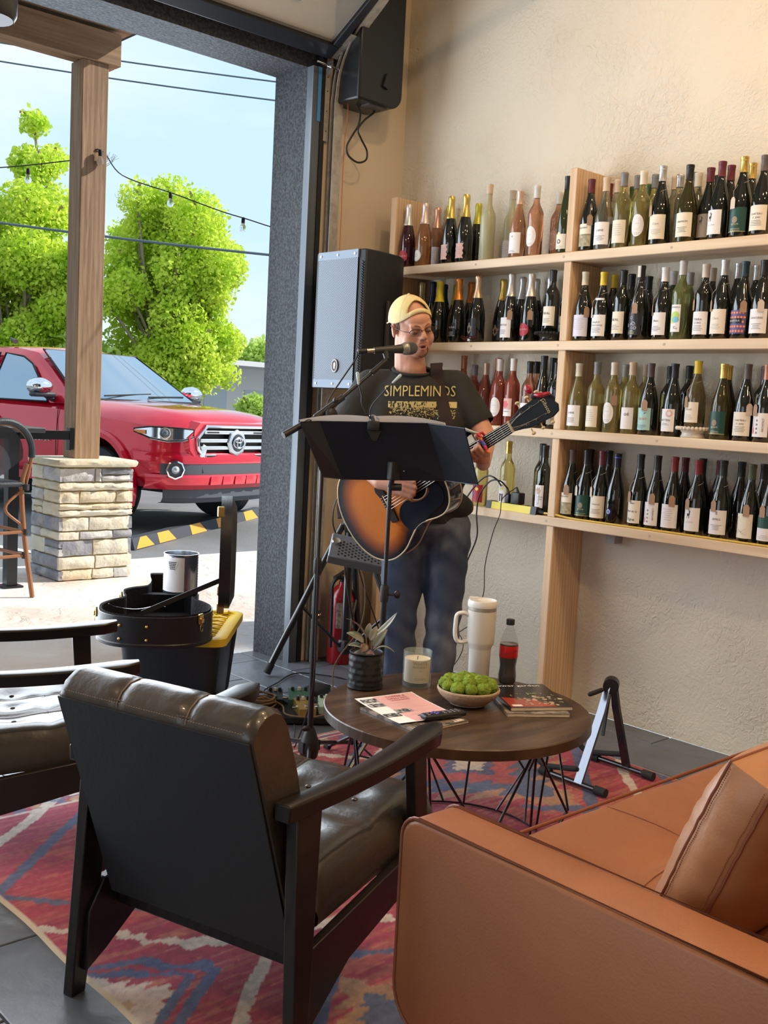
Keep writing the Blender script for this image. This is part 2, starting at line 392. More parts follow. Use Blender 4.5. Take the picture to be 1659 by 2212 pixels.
BOT = [
(1,'f',3.895,4.172,0.334,'c','red','silverw','redcircle','EDUCATED',0),
(1,'f',3.895,4.048,0.328,'c','amber','silverp','roundwhite','-',0),
(1,'b',4.02,4.083,0.33,'c','rose','rosefoil','square','-',0),
(1,'b',4.02,3.996,0.329,'c','dark','limefoil','none','-',0),
(1,'f',3.895,3.858,0.343,'c','dark','gold','pinkshield','-',0),
(1,'f',3.895,3.755,0.34,'c','dark','gold','pinkshield','-',0),
(1,'b',4.02,3.787,0.32,'c','dark','limefoil','none','-',0),
(1,'f',3.895,3.602,0.37,'t','frost','cork','none','-',0),
(1,'b',4.02,3.56,0.358,'t','frost','corkg','square','-',0),
(1,'f',3.895,3.402,0.314,'b','rose','copperg','white','C',0),
(1,'f',3.895,3.299,0.33,'x','rose','greyw','ovalwhite','O',0),
(1,'b',4.02,3.265,0.317,'x','rose','greyw','ovalpink','O',0),
(1,'f',3.895,3.119,0.351,'h','green','black','creamround','-',0),
(1,'f',3.895,2.986,0.321,'b','dark','maroon','landscape','ADELSHEIM',1),
(1,'b',4.028,2.987,0.325,'b','dark','maroon','none','-',0),
(1,'f',3.884,2.896,0.316,'b','clear','cork','white','LAINE',0),
(1,'b',3.963,2.893,0.32,'x','clear','cork','none','-',0),
(1,'f',3.883,2.803,0.325,'x','pale','grey','creamsq','-',0),
(1,'b',4.032,2.859,0.297,'x','pale','green','none','-',0),
(1,'b',3.956,2.784,0.324,'x','pale','grey','none','-',0),
(1,'f',3.895,2.713,0.322,'x','pale','cream','ovalwhite','O',0),
(1,'b',4.032,2.774,0.298,'x','pale','green','none','-',0),
(1,'b',3.98,2.711,0.323,'x','pale','grey','none','-',0),
(1,'f',3.884,2.611,0.328,'b','dark','silver','creamscript','Clark',1),
(1,'b',4.032,2.645,0.316,'x','clear','cork','none','-',0),
(1,'b',3.952,2.569,0.301,'x','clear','silver','none','-',0),
(1,'f',3.884,2.481,0.316,'b','olive','black','cream','GRAVIUM',0),
(1,'b',4.028,2.547,0.32,'b','olive','grey','none','-',0),
(1,'b',3.966,2.491,0.3,'b','clear','cream','none','-',0),
(1,'m',3.934,2.415,0.305,'b','dark','maroon','kraftdeer','-',0),
(1,'b',4.028,2.435,0.294,'b','dark','black','none','-',0),
(1,'f',3.895,2.341,0.313,'b','dark','maroon','deer','LA_COVE',0),
(1,'b',3.995,2.359,0.319,'b','dark','maroon','none','-',0),
(1,'f',3.895,2.245,0.319,'b','dark','gold','greenlab','-',1),
(1,'b',4.028,2.283,0.324,'b','dark','gold','none','-',0),
(1,'f',3.895,2.156,0.312,'b','dark','brown','cream','CHATEAU',0),
(2,'b',4.02,4.172,0.34,'c','dark','goldfoil','none','-',0),
(2,'b',4.02,4.085,0.339,'c','dark','navy','none','-',0),
(2,'b',4.02,3.998,0.321,'c','dark','navy','none','-',0),
(2,'f',3.895,3.907,0.317,'c','dark','yellowf','none','-',0),
(2,'b',4.02,3.911,0.314,'c','dark','limefoil','none','-',0),
(2,'f',3.895,3.772,0.323,'c','dark','orange','black','HALIDA',0),
(2,'b',4.02,3.806,0.323,'c','dark','orange','none','-',0),
(2,'f',3.895,3.64,0.33,'c','dark','rosegold','golddraw','-',0),
(2,'b',4.02,3.585,0.326,'c','dark','gold','golddraw','-',0),
(2,'f',3.895,3.422,0.327,'c','dark','silver','white','ARGYLE',1),
(2,'b',4.02,3.46,0.33,'c','dark','silver','none','-',0),
(2,'f',3.895,3.298,0.32,'c','dark','silverw','redcircle','EDUCATED',1),
(2,'b',4.02,3.373,0.316,'c','dark','silver','none','-',0),
(2,'b',4.02,3.286,0.319,'c','dark','silver','none','-',0),
(2,'s',3.9,3.173,0.285,'x','dark','black','cream','NEAL',0),
(2,'b',4.02,3.179,0.317,'x','dark','black','cream','NEAL',1),
(2,'f',3.895,2.985,0.311,'b','dark','creamcap','lilac','-',1),
(2,'f',3.895,2.883,0.304,'b','dark','yellow','white','Pouilly',1),
(2,'b',4.02,2.918,0.309,'b','dark','yellow','none','-',0),
(2,'f',3.895,2.778,0.306,'x','dark','black','cream','NEAL',0),
(2,'b',4.02,2.822,0.307,'x','dark','black','none','-',0),
(2,'f',3.895,2.687,0.32,'b','dark','blackcream','blackart','-',1),
(2,'b',4.02,2.732,0.292,'b','dark','black','none','-',0),
(2,'f',3.895,2.568,0.305,'b','dark','whitecap','white','Blanc',1),
(2,'b',4.02,2.608,0.307,'b','green','greyw','none','-',0),
(2,'f',3.895,2.484,0.327,'x','paleg','greyw','colour','FONSECA',0),
(2,'b',4.02,2.527,0.297,'x','paleg','greyg','none','-',0),
(2,'f',3.895,2.377,0.307,'x','dark','beige','white','TERRA',1),
(2,'b',4.02,2.421,0.309,'x','dark','beige','none','-',0),
(2,'f',3.895,2.293,0.318,'b','dark','silver','creamscript','Clark',1),
(2,'b',4.02,2.303,0.321,'b','dark','silver','none','-',0),
(2,'f',3.895,2.203,0.306,'b','dark','darkteal','dots','GRANDOLA',1),
(2,'b',4.02,2.22,0.307,'b','dark','silver','none','-',0),
(2,'f',3.895,2.121,0.306,'b','dark','black','white','SANCERRE',1),
(3,'b',4.02,3.826,0.348,'b','rosed','copper','none','-',0),
(3,'b',4.02,3.746,0.301,'x','rosed','grey','none','-',0),
(3,'b',4.02,3.667,0.311,'b','rosed','copperg','none','-',0),
(3,'b',4.02,3.587,0.336,'h','rosed','copper','none','-',0),
(3,'f',3.895,3.462,0.322,'x','rosed','greyw','ovalwhite','O',0),
(3,'f',3.895,3.377,0.325,'x','rosed','whitecap','pinkflower','CASEMENT',0),
(3,'f',3.895,3.272,0.312,'x','rose','black','white','AZORA',0),
(3,'b',4.02,3.335,0.319,'x','rose','black','none','-',0),
(3,'f',3.895,3.189,0.338,'b','dark','black','none','-',1),
(3,'b',4.02,3.235,0.337,'b','dark','black','none','-',0),
(3,'f',3.895,3.11,0.308,'x','dark','black','kraft','-',1),
(3,'f',3.895,2.985,0.304,'b','pale','creamcap','white','LAINE',0),
(3,'f',3.895,2.883,0.311,'x','pale','grey','creamsq','-',0),
(3,'f',3.895,2.791,0.309,'x','pale','cream','ovalwhite','O',1),
(3,'b',4.02,2.82,0.308,'x','pale','greyg','none','-',0),
(3,'f',3.895,2.695,0.31,'x','pale','cork','white','oe',0),
(3,'b',4.02,2.71,0.309,'x','pale','cork','none','-',0),
(3,'f',3.895,2.603,0.306,'b','dark','brown','teal','DORY',1),
(3,'b',4.02,2.587,0.301,'x','dark','black','none','-',0),
(3,'f',3.895,2.485,0.305,'b','dark','black','pinktop','BAYTEN',0),
(3,'b',4.02,2.494,0.304,'x','dark','black','none','-',0),
(3,'s',3.9,2.38,0.272,'b','clearb','yellow','creamscript','Noel',1),
(3,'f',3.895,2.259,0.306,'b','olive','gold','greenlab','-',0),
(3,'b',4.02,2.31,0.307,'b','olive','gold','none','-',0),
(3,'b',4.02,2.227,0.306,'b','dark','gold','none','-',0),
(3,'f',3.895,2.155,0.305,'b','dark','brown','cream','CHATEAU',1),
(3,'b',4.02,2.148,0.304,'x','dark','brown','none','-',0),
(3,'f',3.895,2.069,0.303,'b','dark','copper','tower','ARCHITECT',1),
(4,'f',3.895,3.546,0.294,'x','pale','gold','redblue','-',0),
(4,'f',3.895,3.373,0.332,'x','pale','gold','lime','LIME',0),
(4,'b',4.02,3.265,0.328,'x','dark','black','none','-',0),
(4,'f',3.895,3.146,0.326,'x','dark','black','arm','OTHER',0),
(4,'f',3.895,2.987,0.315,'b','dark','brown','landscape','ADELSHEIM',1),
(4,'f',3.895,2.904,0.318,'b','dark','black','greenlab','-',1),
(4,'b',4.02,2.98,0.319,'b','dark','black','none','-',0),
(4,'f',3.895,2.821,0.32,'b','dark','maroon','cream','Cameron',1),
(4,'b',4.02,2.874,0.32,'b','dark','black','none','-',0),
(4,'f',3.895,2.738,0.314,'b','dark','bluering','blueseal','-',0),
(4,'f',3.895,2.619,0.32,'b','dark','black','cream','Noir',1),
(4,'f',3.895,2.534,0.32,'b','dark','black','tower','ARCHITECT',1),
(4,'f',3.895,2.451,0.32,'b','dark','redcap','white','-',1),
(4,'b',4.02,2.478,0.316,'b','dark','maroon','none','-',0),
(4,'f',3.895,2.338,0.315,'b','dark','redcap','deer','LA_COVE',1),
(4,'b',4.02,2.395,0.318,'b','dark','black','none','-',0),
(4,'b',4.02,2.312,0.315,'b','dark','maroon','none','-',0),
(4,'f',3.895,2.225,0.321,'b','dark','black','white','AMICI',1),
(4,'b',4.02,2.214,0.317,'b','dark','black','none','-',0),
(4,'f',3.895,2.099,0.315,'b','dark','olivecap','creamv','RENEGADE',1),
(4,'b',4.02,2.114,0.315,'b','dark','black','none','-',0),
(4,'f',3.895,2.014,0.32,'b','dark','black','greenwhite','-',1),
]
# ================================================================ wine bottles
GL = dict(
 dark=mat('glass_dark', (.006, .008, .006), .06, spec=.7, coat=.5), red=mat('glass_red', (.03, .003, .008), .06, coat=.5),
 amber=mat('glass_amber', (.62, .30, .12), .06, trans=.8, coat=.3), rose=mat('glass_rose', (.78, .40, .25), .04, trans=.85, coat=.3),
 rosed=mat('glass_deep_rose', (.50, .12, .08), .05, trans=.7, coat=.3), frost=mat('glass_frosted', (.62, .62, .40), .3, trans=.45),
 green=mat('glass_green', (.035, .05, .012), .05, trans=.3, coat=.4), olive=mat('glass_olive', (.045, .04, .010), .05, trans=.3, coat=.4),
 clear=mat('glass_clear', (.78, .78, .60), .03, trans=.92, coat=.3), clearb=mat('glass_brownish', (.42, .34, .18), .04, trans=.85, coat=.3),
 pale=mat('glass_pale_yellow', (.72, .64, .24), .04, trans=.85, coat=.3), paleg=mat('glass_pale_green', (.50, .58, .22), .04, trans=.85, coat=.3))
def cm(n, c, r=.4, me=0.0): return mat('capsule_'+n, c, r, me)
CAP = dict(silverw=cm('silver_white', (.70, .66, .62), .3, .6), silverp=cm('silver_pink', (.72, .55, .52), .3, .6), rosefoil=cm('rose_foil', (.66, .36, .27), .3, .6),
 limefoil=cm('lime_foil', (.55, .52, .06), .35, .3), gold=cm('gold', (.66, .47, .13), .28, .8), goldfoil=cm('pale_gold', (.60, .50, .28), .3, .7), cork=cm('cork', (.62, .48, .34), .7),
 corkg=cm('greyish_cork', (.5, .42, .35), .7), copperg=cm('copper_grey', (.66, .45, .34), .3, .5), greyw=cm('grey_white', (.62, .60, .57), .4), black=cm('black', (.015, .015, .017), .35),
 maroon=cm('maroon', (.13, .022, .03), .35), grey=cm('grey', (.20, .195, .20), .4), green=cm('green', (.05, .10, .02), .4), cream=cm('cream', (.70, .63, .51), .4), silver=cm('silver', (.55, .54, .53), .3, .7),
 brown=cm('brown_grey', (.11, .085, .08), .4), navy=cm('navy', (.012, .02, .05), .4), yellowf=cm('yellow_foil', (.66, .56, .03), .35), orange=cm('orange_foil', (.72, .26, .05), .3, .5),
 rosegold=cm('rose_gold', (.72, .52, .34), .3, .7), creamcap=cm('warm_cream', (.75, .68, .52), .45), yellow=cm('yellow', (.75, .55, .04), .4), blackcream=cm('black_with_cream', (.02, .02, .02), .35),
 whitecap=cm('white', (.78, .74, .71), .4), greyg=cm('light_grey', (.48, .47, .45), .4), beige=cm('beige', (.62, .53, .44), .4), darkteal=cm('dark_teal', (.02, .045, .06), .4),
 copper=cm('copper', (.42, .17, .10), .35, .4), bluering=cm('black_blue_ring', (.012, .014, .03), .3), redcap=cm('red', (.20, .02, .028), .4), olivecap=cm('olive', (.07, .075, .04), .4))
CAPN = dict(silverw='silver-white foil', silverp='silvery pink foil', rosefoil='rose foil', limefoil='lime yellow foil', gold='gold capsule', goldfoil='pale gold foil', cork='bare cork', corkg='greyish cork', copperg='copper-grey capsule', greyw='grey-white capsule', black='black capsule', maroon='maroon capsule', grey='grey capsule', green='green capsule', cream='cream capsule', silver='silver capsule', brown='brown capsule', navy='navy foil', yellowf='yellow foil', orange='orange foil', rosegold='rose gold foil', creamcap='cream capsule', yellow='yellow capsule', blackcream='black capsule', whitecap='white capsule', greyg='light grey capsule', beige='beige capsule', darkteal='dark teal capsule', copper='copper capsule', bluering='black blue-ringed capsule', redcap='red capsule', olivecap='olive capsule')
GLN = dict(dark='dark', red='deep red', amber='amber', rose='rose', rosed='deep rose', frost='frosted pale', green='green', olive='olive', clear='clear', clearb='brownish clear', pale='pale yellow', paleg='pale green')
LBN = dict(redcircle='round red label', roundwhite='round white label', square='pale square label', none='no label showing', pinkshield='pink shield label', white='white label', ovalwhite='white oval label', ovalpink='pink oval label', creamround='cream label with crest', landscape='landscape label', creamsq='cream label', creamscript='cream script label', cream='cream label', kraftdeer='tan deer label', deer='white deer label', greenlab='dark green label', black='black label', golddraw='gold drawing label', lilac='lilac label', blackart='black art label', colour='colour splash label', dots='dotted black label', pinkflower='pink flower label', kraft='tan label', teal='teal label', pinktop='pink and white label', tower='red tower label', redblue='red label', lime='white citrus label', arm='white hand label', blueseal='small blue seal', creamv='cream label', greenwhite='green and white label')
def prof(sh, h):
    if sh == 'c': R = .0425; p = [(.0, .004), (R-.004, 0), (R, .004), (R, .115), (R-.003, .15), (R-.011, .185), (.021, .222), (.0155, .25), (.0148, .285), (.0165, .292), (.0165, .306), (.014, .312), (0, .314)]; H = .314
    elif sh == 'b': R = .0405; p = [(.0, .004), (R-.004, 0), (R, .004), (R, .125), (R-.003, .15), (R-.010, .178), (.022, .207), (.0158, .232), (.0145, .25), (.0142, .285), (.0158, .289), (.0158, .297), (.0142, .298), (0, .2985)]; H = .2985
    elif sh == 'x': R = .0370; p = [(.0, .004), (R-.004, 0), (R, .004), (R, .180), (R-.002, .192), (R-.009, .207), (.020, .220), (.0155, .232), (.0145, .25), (.0142, .292), (.0155, .295), (.0155, .303), (.014, .305), (0, .3055)]; H = .3055
    elif sh == 'h': R = .0375; p = [(.0, .004), (R-.004, 0), (R, .004), (R, .13), (R-.003, .165), (R-.010, .205), (.020, .25), (.0148, .285), (.0142, .325), (.0155, .328), (.0155, .338), (0, .34)]; H = .34
    else: R = .0370; p = [(.0, .004), (R-.004, 0), (R, .004), (R, .205), (R-.003, .222), (R-.010, .238), (.019, .255), (.0155, .27), (.0150, .345), (.0165, .35), (.0165, .36), (0, .361)]; H = .361
    return R, [(r, z*h/H) for r, z in p], h/H
def rad_at(p, z):
    for (r0, z0), (r1, z1) in zip(p, p[1:]):
        if z0 <= z <= z1 and z1 > z0: return r0+(r1-r0)*(z-z0)/(z1-z0)
    return p[-2][0]
FC = .62  # half angle covered by a label
def LP(R, tx, tz, o=.0): a = tx/R; return Vector((-(R+o)*math.cos(a), -(R+o)*math.sin(a), tz))
def patch(R, w, z0, z1, shape='rect', mb=None, o=.0006):
    mb = mb or MB(); n = 12; m = 2 if shape == 'rect' else 12; rows = []
    for j in range(m+1):
        z = z0+(z1-z0)*j/m; v = 2*j/m-1
        hw = w/2 if shape == 'rect' else (w/2*math.sqrt(max(0, 1-v*v)) if shape == 'oval' else w/2*(1-.12*(1+math.cos(3*pi*v))) if shape == 'shield' else w/2)
        rows.append([LP(R, -hw+2*hw*k/n, z, o) for k in range(n+1)])
    return mb.grid(rows)
def rtext(R, s, size, x, z, mb=None, cond=1, o=.0012, rot=False):
    mb = mb or MB(); v, f = textmesh(s, size, cond=cond)
    if rot: v = [(-p[1], p[0], 0) for p in v]
    return mb.add([LP(R, x+p[0], z+p[1], o) for p in v], f)
INK = mat('ink', (.05, .045, .045), .6); INKG = mat('ink_grey', (.36, .34, .33), .6); GOLDINK = mat('gold_ink', (.62, .48, .25), .4, .4)
LBM = dict(white=mat('label_white', (.80, .77, .76), .6), cream=mat('label_cream', (.78, .71, .58), .6), pink=mat('label_pink', (.70, .44, .40), .6), red=mat('label_red', (.36, .02, .035), .5),
 tan=mat('label_tan', (.30, .24, .18), .7), black=mat('label_black', (.016, .016, .02), .35), green=mat('label_green', (.012, .06, .045), .4), teal=mat('label_teal', (.36, .60, .56), .5), lilac=mat('label_lilac', (.66, .64, .72), .6),
 hills=mat('label_hills', (.28, .26, .16), .7, var=(60, (.50, .44, .30), .4, .6, 4)), dgrey=mat('label_grey', (.5, .5, .5), .6), orange=mat('label_orange', (.85, .24, .07), .5), purple=mat('label_purple', (.10, .08, .25), .5),
 blue=mat('label_blue', (.05, .12, .50), .5), yellow=mat('label_yellow', (.70, .66, .10), .5), lime=mat('label_lime', (.45, .62, .15), .5), aqua=mat('label_aqua', (.20, .50, .62), .5), coral=mat('label_coral', (.78, .12, .14), .5), skin=mat('label_tanhand', (.50, .33, .24), .6))
KRAFT = mat('kraft_card', (.38, .24, .16), .8); KRAFTL = mat('pale_card', (.62, .52, .42), .8); STRING = mat('twine', (.50, .46, .40), .8)
def ink_lines(R, mb, x, z, n, w, dz=.006, seed=0):
    q = random.Random(seed)
    for i in range(n):
        ww = w*q.uniform(.5, 1)/2; zz = z-i*dz; mb.grid([[LP(R, x-ww+2*ww*k/6, zz+s, .0012) for k in range(7)] for s in (0, .0013)])
    return mb
def blobflat(R, pts, o=.0012): return MB().add([LP(R, x, z, o) for x, z in pts], [tuple(range(len(pts)))])
def disc(R, x, z, r, ry=None, o=.0012, mb=None, n=14, ring=None):
    mb = mb or MB(); ry = ry or r
    if ring:
        a = [LP(R, x+r*math.cos(2*pi*k/n), z+ry*math.sin(2*pi*k/n), o) for k in range(n)]; b = [LP(R, x+(r-ring)*math.cos(2*pi*k/n), z+(ry-ring)*math.sin(2*pi*k/n), o) for k in range(n)]
        return mb.add(a+b, [(k, (k+1) % n, n+(k+1) % n, n+k) for k in range(n)])
    if r > .0075: return mb.grid([[LP(R, x-r*math.sqrt(max(0, 1-v*v))*(1-2*i/8), z+ry*v, o) for i in range(9)] for v in [math.sin(-pi/2+pi*j/12) for j in range(13)]])
    return mb.add([LP(R, x+r*math.cos(2*pi*k/n), z+ry*math.sin(2*pi*k/n), o) for k in range(n)], [tuple(range(n))])
DEER = [(-.004, -.010), (-.003, 0), (-.005, .003), (-.002, .004), (.002, .0045), (.003, .009), (.001, .013), (.003, .0175), (.0035, .013), (.006, .011), (.0075, .013), (.0055, .006), (.006, .001), (.004, -.002), (.0045, -.010), (.003, -.010), (.002, -.003), (-.002, -.003), (-.0025, -.010)]
def put_label(root, R, k, lab, text, seed):
    def L(mm, mb): return mb.build('label', mm, root)
    def P(mm, mb): return mb.build('label_print', mm, lb)
    t = text.replace('_', ' ')
    k_ = k
    if lab == 'none': return
    if lab in ('white', 'cream', 'creamsq', 'creamscript', 'creamround', 'lilac', 'kraft', 'black', 'teal', 'square', 'creamv', 'pinktop', 'deer', 'kraftdeer', 'lime', 'arm', 'tower', 'redblue', 'colour', 'pinkflower', 'landscape', 'greenlab', 'blackart', 'dots', 'greenwhite', 'golddraw'):
        mm = {'lilac': 'lilac', 'kraft': 'tan', 'black': 'black', 'teal': 'teal', 'kraftdeer': 'tan', 'blackart': 'black', 'dots': 'purple', 'greenlab': 'green', 'square': 'lilac', 'golddraw': 'black', 'landscape': 'cream',
              'cream': 'cream', 'creamsq': 'cream', 'creamscript': 'cream', 'creamround': 'cream', 'creamv': 'cream', 'redblue': 'red', 'pinktop': 'white'}.get(lab, 'white')
        z0, z1, w = .020, .112, .082
        if lab in ('arm', 'lime'): z0, z1, w = .03, .13, .05
        if lab == 'colour': z0, z1, w = .03, .135, .045
        if lab in ('redblue', 'dots', 'blackart', 'greenlab'): z0, z1, w = .02, .11, .085
        if lab == 'pinkflower': z0, z1, w = .045, .125, .055
        if lab == 'creamround': z0, z1, w = .02, .085, .06
        if lab == 'black' : z0, z1, w = .03, .095, .05
        if t == 'NEAL': z0, z1 = .03, .125
        z0 *= k; z1 *= k
        lb = L(LBM[mm], patch(R, w, z0, z1)); zc = (z0+z1)/2; h = z1-z0
        if lab == 'landscape':
            P(LBM['hills'], patch(R, w, z0, z0+h*.55, o=.001)); P(INK, rtext(R, t, .0095, 0, z0+h*.82))
        elif lab in ('deer', 'kraftdeer'):
            P(INK, blobflat(R, [(x*1.5-.008, z0+h*.68+z*1.4) for x, z in DEER]))
            if lab == 'deer': P(INKG, rtext(R, 'LA COVE', .008, 0, z0+h*.38))
        elif lab == 'tower':
            P(LBM['coral'], blobflat(R, [(-.024, z0+.012), (-.024, z0+.03), (-.0215, z0+.034), (-.020, z1-.01), (-.0185, z0+.034), (-.016, z0+.03), (-.016, z0+.012)]))
            m = MB()
            for q in range(4): disc(R, -.003, z0+.016+q*.016, .004, mb=m, ring=.0022)
            P(INK, rtext(R, t, .010, .022, zc, m, rot=True))
        elif lab == 'lime':
            P(LBM['yellow'], disc(R, 0, z0+h*.68, .014)); P(LBM['dgrey'], disc(R, -.002, z0+h*.70, .010, o=.0016)); P(INK, rtext(R, 'LIME', .011, 0, z0+h*.35))
        elif lab == 'arm':
            P(LBM['dgrey'], blobflat(R, [(-.006, z0+h*.12), (-.012, z0+h*.5), (-.008, z0+h*.64), (.004, z0+h*.66), (.006, z0+h*.4), (.004, z0+h*.14)]))
            P(LBM['skin'], blobflat(R, [(-.010, z0+h*.62), (-.015, z0+h*.84), (-.010, z0+h*.8), (-.006, z0+h*.94), (-.002, z0+h*.8), (.004, z0+h*.92), (.005, z0+h*.78), (.012, z0+h*.8), (.004, z0+h*.62)], .0016))
            P(INK, rtext(R, 'OTHER', .008, .010, z0+h*.48)); P(INK, rtext(R, 'LANE', .008, .010, z0+h*.38))
        elif lab == 'colour':
            P(LBM['lime'], disc(R, .001, z0+h*.60, .019, .017)); P(LBM['yellow'], disc(R, -.012, z0+h*.42, .010, .013, o=.0014)); P(LBM['aqua'], disc(R, .002, z0+h*.45, .017, .012, o=.0018))
            m = rtext(R, t, .0085, 0, z0+h*.9); P(INK, rtext(R, 'C\u2082', .016, .004, z0+h*.16, m))
        elif lab == 'pinkflower':
            m = MB(); [disc(R, -.006+.008*math.cos(a), z0+h*.66+.010*math.sin(a), .0085, mb=m, n=9, o=.0014+a*.0001) for a in (0, 1.26, 2.5, 3.8, 5)]
            P(LBM['coral'], m); P(LBM['pink'], patch(R, w, z0+h*.38, z1, o=.0009)); P(INK, rtext(R, t, .007, 0, z0+h*.26))
        elif lab == 'dots':
            m = MB(); q = random.Random(4)
            for i in range(7):
                for j in range(5): disc(R, -.038+i*.012+(j % 2)*.006, z0+.01+j*.018, .0048, mb=m, n=9)
            P(LBM['orange'], m); P(LBM['black'], patch(R, .06, zc-.006, zc+.014, o=.0018)); lb2 = P(LBM['white'], rtext(R, t, .0095, -.004, zc+.004, o=.0024))
        elif lab == 'redblue':
            P(LBM['blue'], blobflat(R, [(-.02, z0+h*.2), (.004, z0+h*.3), (-.006, z0+h*.62), (-.024, z0+h*.5)])); P(LBM['yellow'], disc(R, .012, z0+h*.75, .008))
        elif lab == 'greenlab':
            P(LBM['tan'], disc(R, -.002, zc, .011, .013)); m = MB(); P(GOLDINK, ink_lines(R, rtext(R, 'ESTATE', .009, 0, zc-.018, m), 0, z0+.012, 2, .05, seed=seed)); P(GOLDINK, patch(R, w, z0+.001, z0+.003, o=.0014))
        elif lab == 'blackart':
            m = MB(); q = random.Random(9)
            for i in range(9): disc(R, q.uniform(-.024, .024), zc+q.uniform(-.02, .03), q.uniform(.003, .009), mb=m, ring=.0012, o=.0012+i*.0001)
            P(LBM['lilac'], m); P(GOLDINK, ink_lines(R, MB(), 0, z0+.018, 3, .04, seed=1))
        elif lab == 'golddraw':
            q = random.Random(5); P(LBM['tan'], blobflat(R, [(.018*math.cos(a)*(1+.4*math.sin(5*a)), zc+.022*math.sin(a)*(1+.35*math.cos(4*a))) for a in [i*.35 for i in range(18)]]))
        elif lab == 'teal':
            P(INK, blobflat(R, [(-.028, z1-.022), (-.026, z1-.026), (.014, z1-.026), (.026, z1-.018), (.012, z1-.021)])); P(LBM['coral'], rtext(R, 'DORY', .015, .006, zc)); P(INK, ink_lines(R, MB(), 0, z0+.02, 3, .05, seed=2))
        elif lab == 'pinktop':
            P(LBM['pink'], disc(R, .018, z1-.018, .015, ring=.006)); P(INK, ink_lines(R, rtext(R, t, .013, 0, zc, ), 0, zc-.014, 2, .05, seed=seed))
        elif lab == 'creamv':
            m = rtext(R, t, .0165, -.031, zc, rot=True, cond=.85); P(INK, m)
            m = MB(); [m.grid([[LP(R, -.02+.04*i/10, z0+.02+q*.006+.006*math.sin(i*.6+q)+s, .0012) for i in range(11)] for s in (0, .0008)]) for q in range(3)]; P(LBM['tan'], m)
        elif lab == 'greenwhite':
            P(LBM['green'], patch(R, w, zc, z1, o=.001)); P(INKG, ink_lines(R, MB(), 0, z0+.02, 3, .05, seed=1))
        elif lab == 'creamround':
            P(INK, disc(R, -.004, zc, .010, ring=.004)); P(GOLDINK, disc(R, -.006, z1, .009)); P(INKG, ink_lines(R, MB(), 0, z0+.012, 2, .04, seed=seed))
        elif t != '-' and lab in ('white', 'cream', 'creamscript', 'black', 'lilac'):
            two = {'TERRA': 'D\u2019ORO', 'CHATEAU': 'ST. JEAN', 'Pouilly': 'POUILLY-FUISSE', 'Noir': 'Mont de la', 'oe': ''}.get(t, '')
            ink = LBM['white'] if lab == 'black' else (INKG if lab == 'creamscript' else INK)
            if t == 'oe': m = rtext(R, 'o\u00e9', .024, .012, z1-.028)
            elif t == 'Noir': m = rtext(R, 'Noir', .014, .004, z1-.012); rtext(R, 'Mont de la', .013, 0, zc+.002, m); rtext(R, 'Vigne', .018, 0, z0+.016, m)
            else:
                sz = .016 if len(t) < 5 else .0125 if len(t) < 7 else .0105
                if t == 'C': m = rtext(R, '<', .02, 0, z1-.02); ink_lines(R, m, 0, z0+.012, 2, .04, seed=1)
                else:
                    m = rtext(R, t if t != 'Pouilly' else 'Joseph D.', sz, 0, zc+.012 if not two else zc+.014)
                    if two: rtext(R, two, sz*.9, 0, zc, m, cond=.9)
                    ink_lines(R, m, 0, zc-.012, 4, .048, seed=seed)
            P(ink, m)
            if t == 'AMICI': P(INKG, patch(R, .007, z1-.018, z1-.006, o=.0012))
        else:
            P(INKG, ink_lines(R, MB(), 0, z1-.02, 6, .05, .009, seed=seed))
    else:
        if lab == 'redcircle': lb = L(LBM['red'], disc(R, 0, .055*k, .031, o=.0006, n=24)); P(LBM['pink'], rtext(R, t, .0095, 0, .056*k))
        elif lab == 'roundwhite': lb = L(LBM['white'], disc(R, 0, .052*k, .029, o=.0006, n=24)); P(INKG, ink_lines(R, disc(R, 0, .052*k, .026, ring=.001, n=24), 0, .06*k, 3, .025, seed=1))
        elif lab == 'pinkshield': lb = L(LBM['pink'], patch(R, .056, .02*k, .088*k, 'shield')); P(INKG, ink_lines(R, MB(), 0, .068*k, 4, .034, .010, seed=3))
        elif lab == 'blueseal': lb = L(LBM['blue'], disc(R, 0, .055*k, .012, o=.0006, n=18)); P(LBM['white'], disc(R, 0, .055*k, .009, ring=.002, n=12))
        elif lab in ('ovalwhite', 'ovalpink'):
            lb = L(LBM['white' if lab == 'ovalwhite' else 'pink'], disc(R, 0, .085*k, .030, .047, o=.0006, n=28)); P(LBM['cream'], disc(R, 0, .092*k, .019, .026, ring=.003, n=28)); 
            m = rtext(R, 'ROSA' if False else 'O P I A', .006, 0, .092*k); P(INKG, ink_lines(R, m, 0, .055*k, 2, .03, seed=2))
ROWS = {1: 'top shelf', 2: 'second shelf', 3: 'third shelf', 4: 'lowest shelf'}
def ordn(n): return {1: 'first', 2: 'second', 3: 'third', 4: 'fourth', 5: 'fifth', 6: 'sixth', 7: 'seventh', 8: 'eighth', 9: 'ninth', 10: 'tenth', 11: 'eleventh', 12: 'twelfth', 13: 'thirteenth', 14: 'fourteenth', 15: 'fifteenth', 16: 'sixteenth', 17: 'seventeenth', 18: 'eighteenth', 19: 'nineteenth', 20: 'twentieth', 21: 'twenty-first', 22: 'twenty-second', 23: 'twenty-third'}.get(n, 'far right')
GROUPS = {}
for s in (1, 2, 3, 4):
    for row in 'fb':
        L_ = sorted([b for b in BOT if b[0] == s and (b[1] in 'fs' if row == 'f' else b[1] in 'bm')], key=lambda b: -b[3])
        for n, b in enumerate(L_): GROUPS[b] = (row, n+1)
PROT = {}
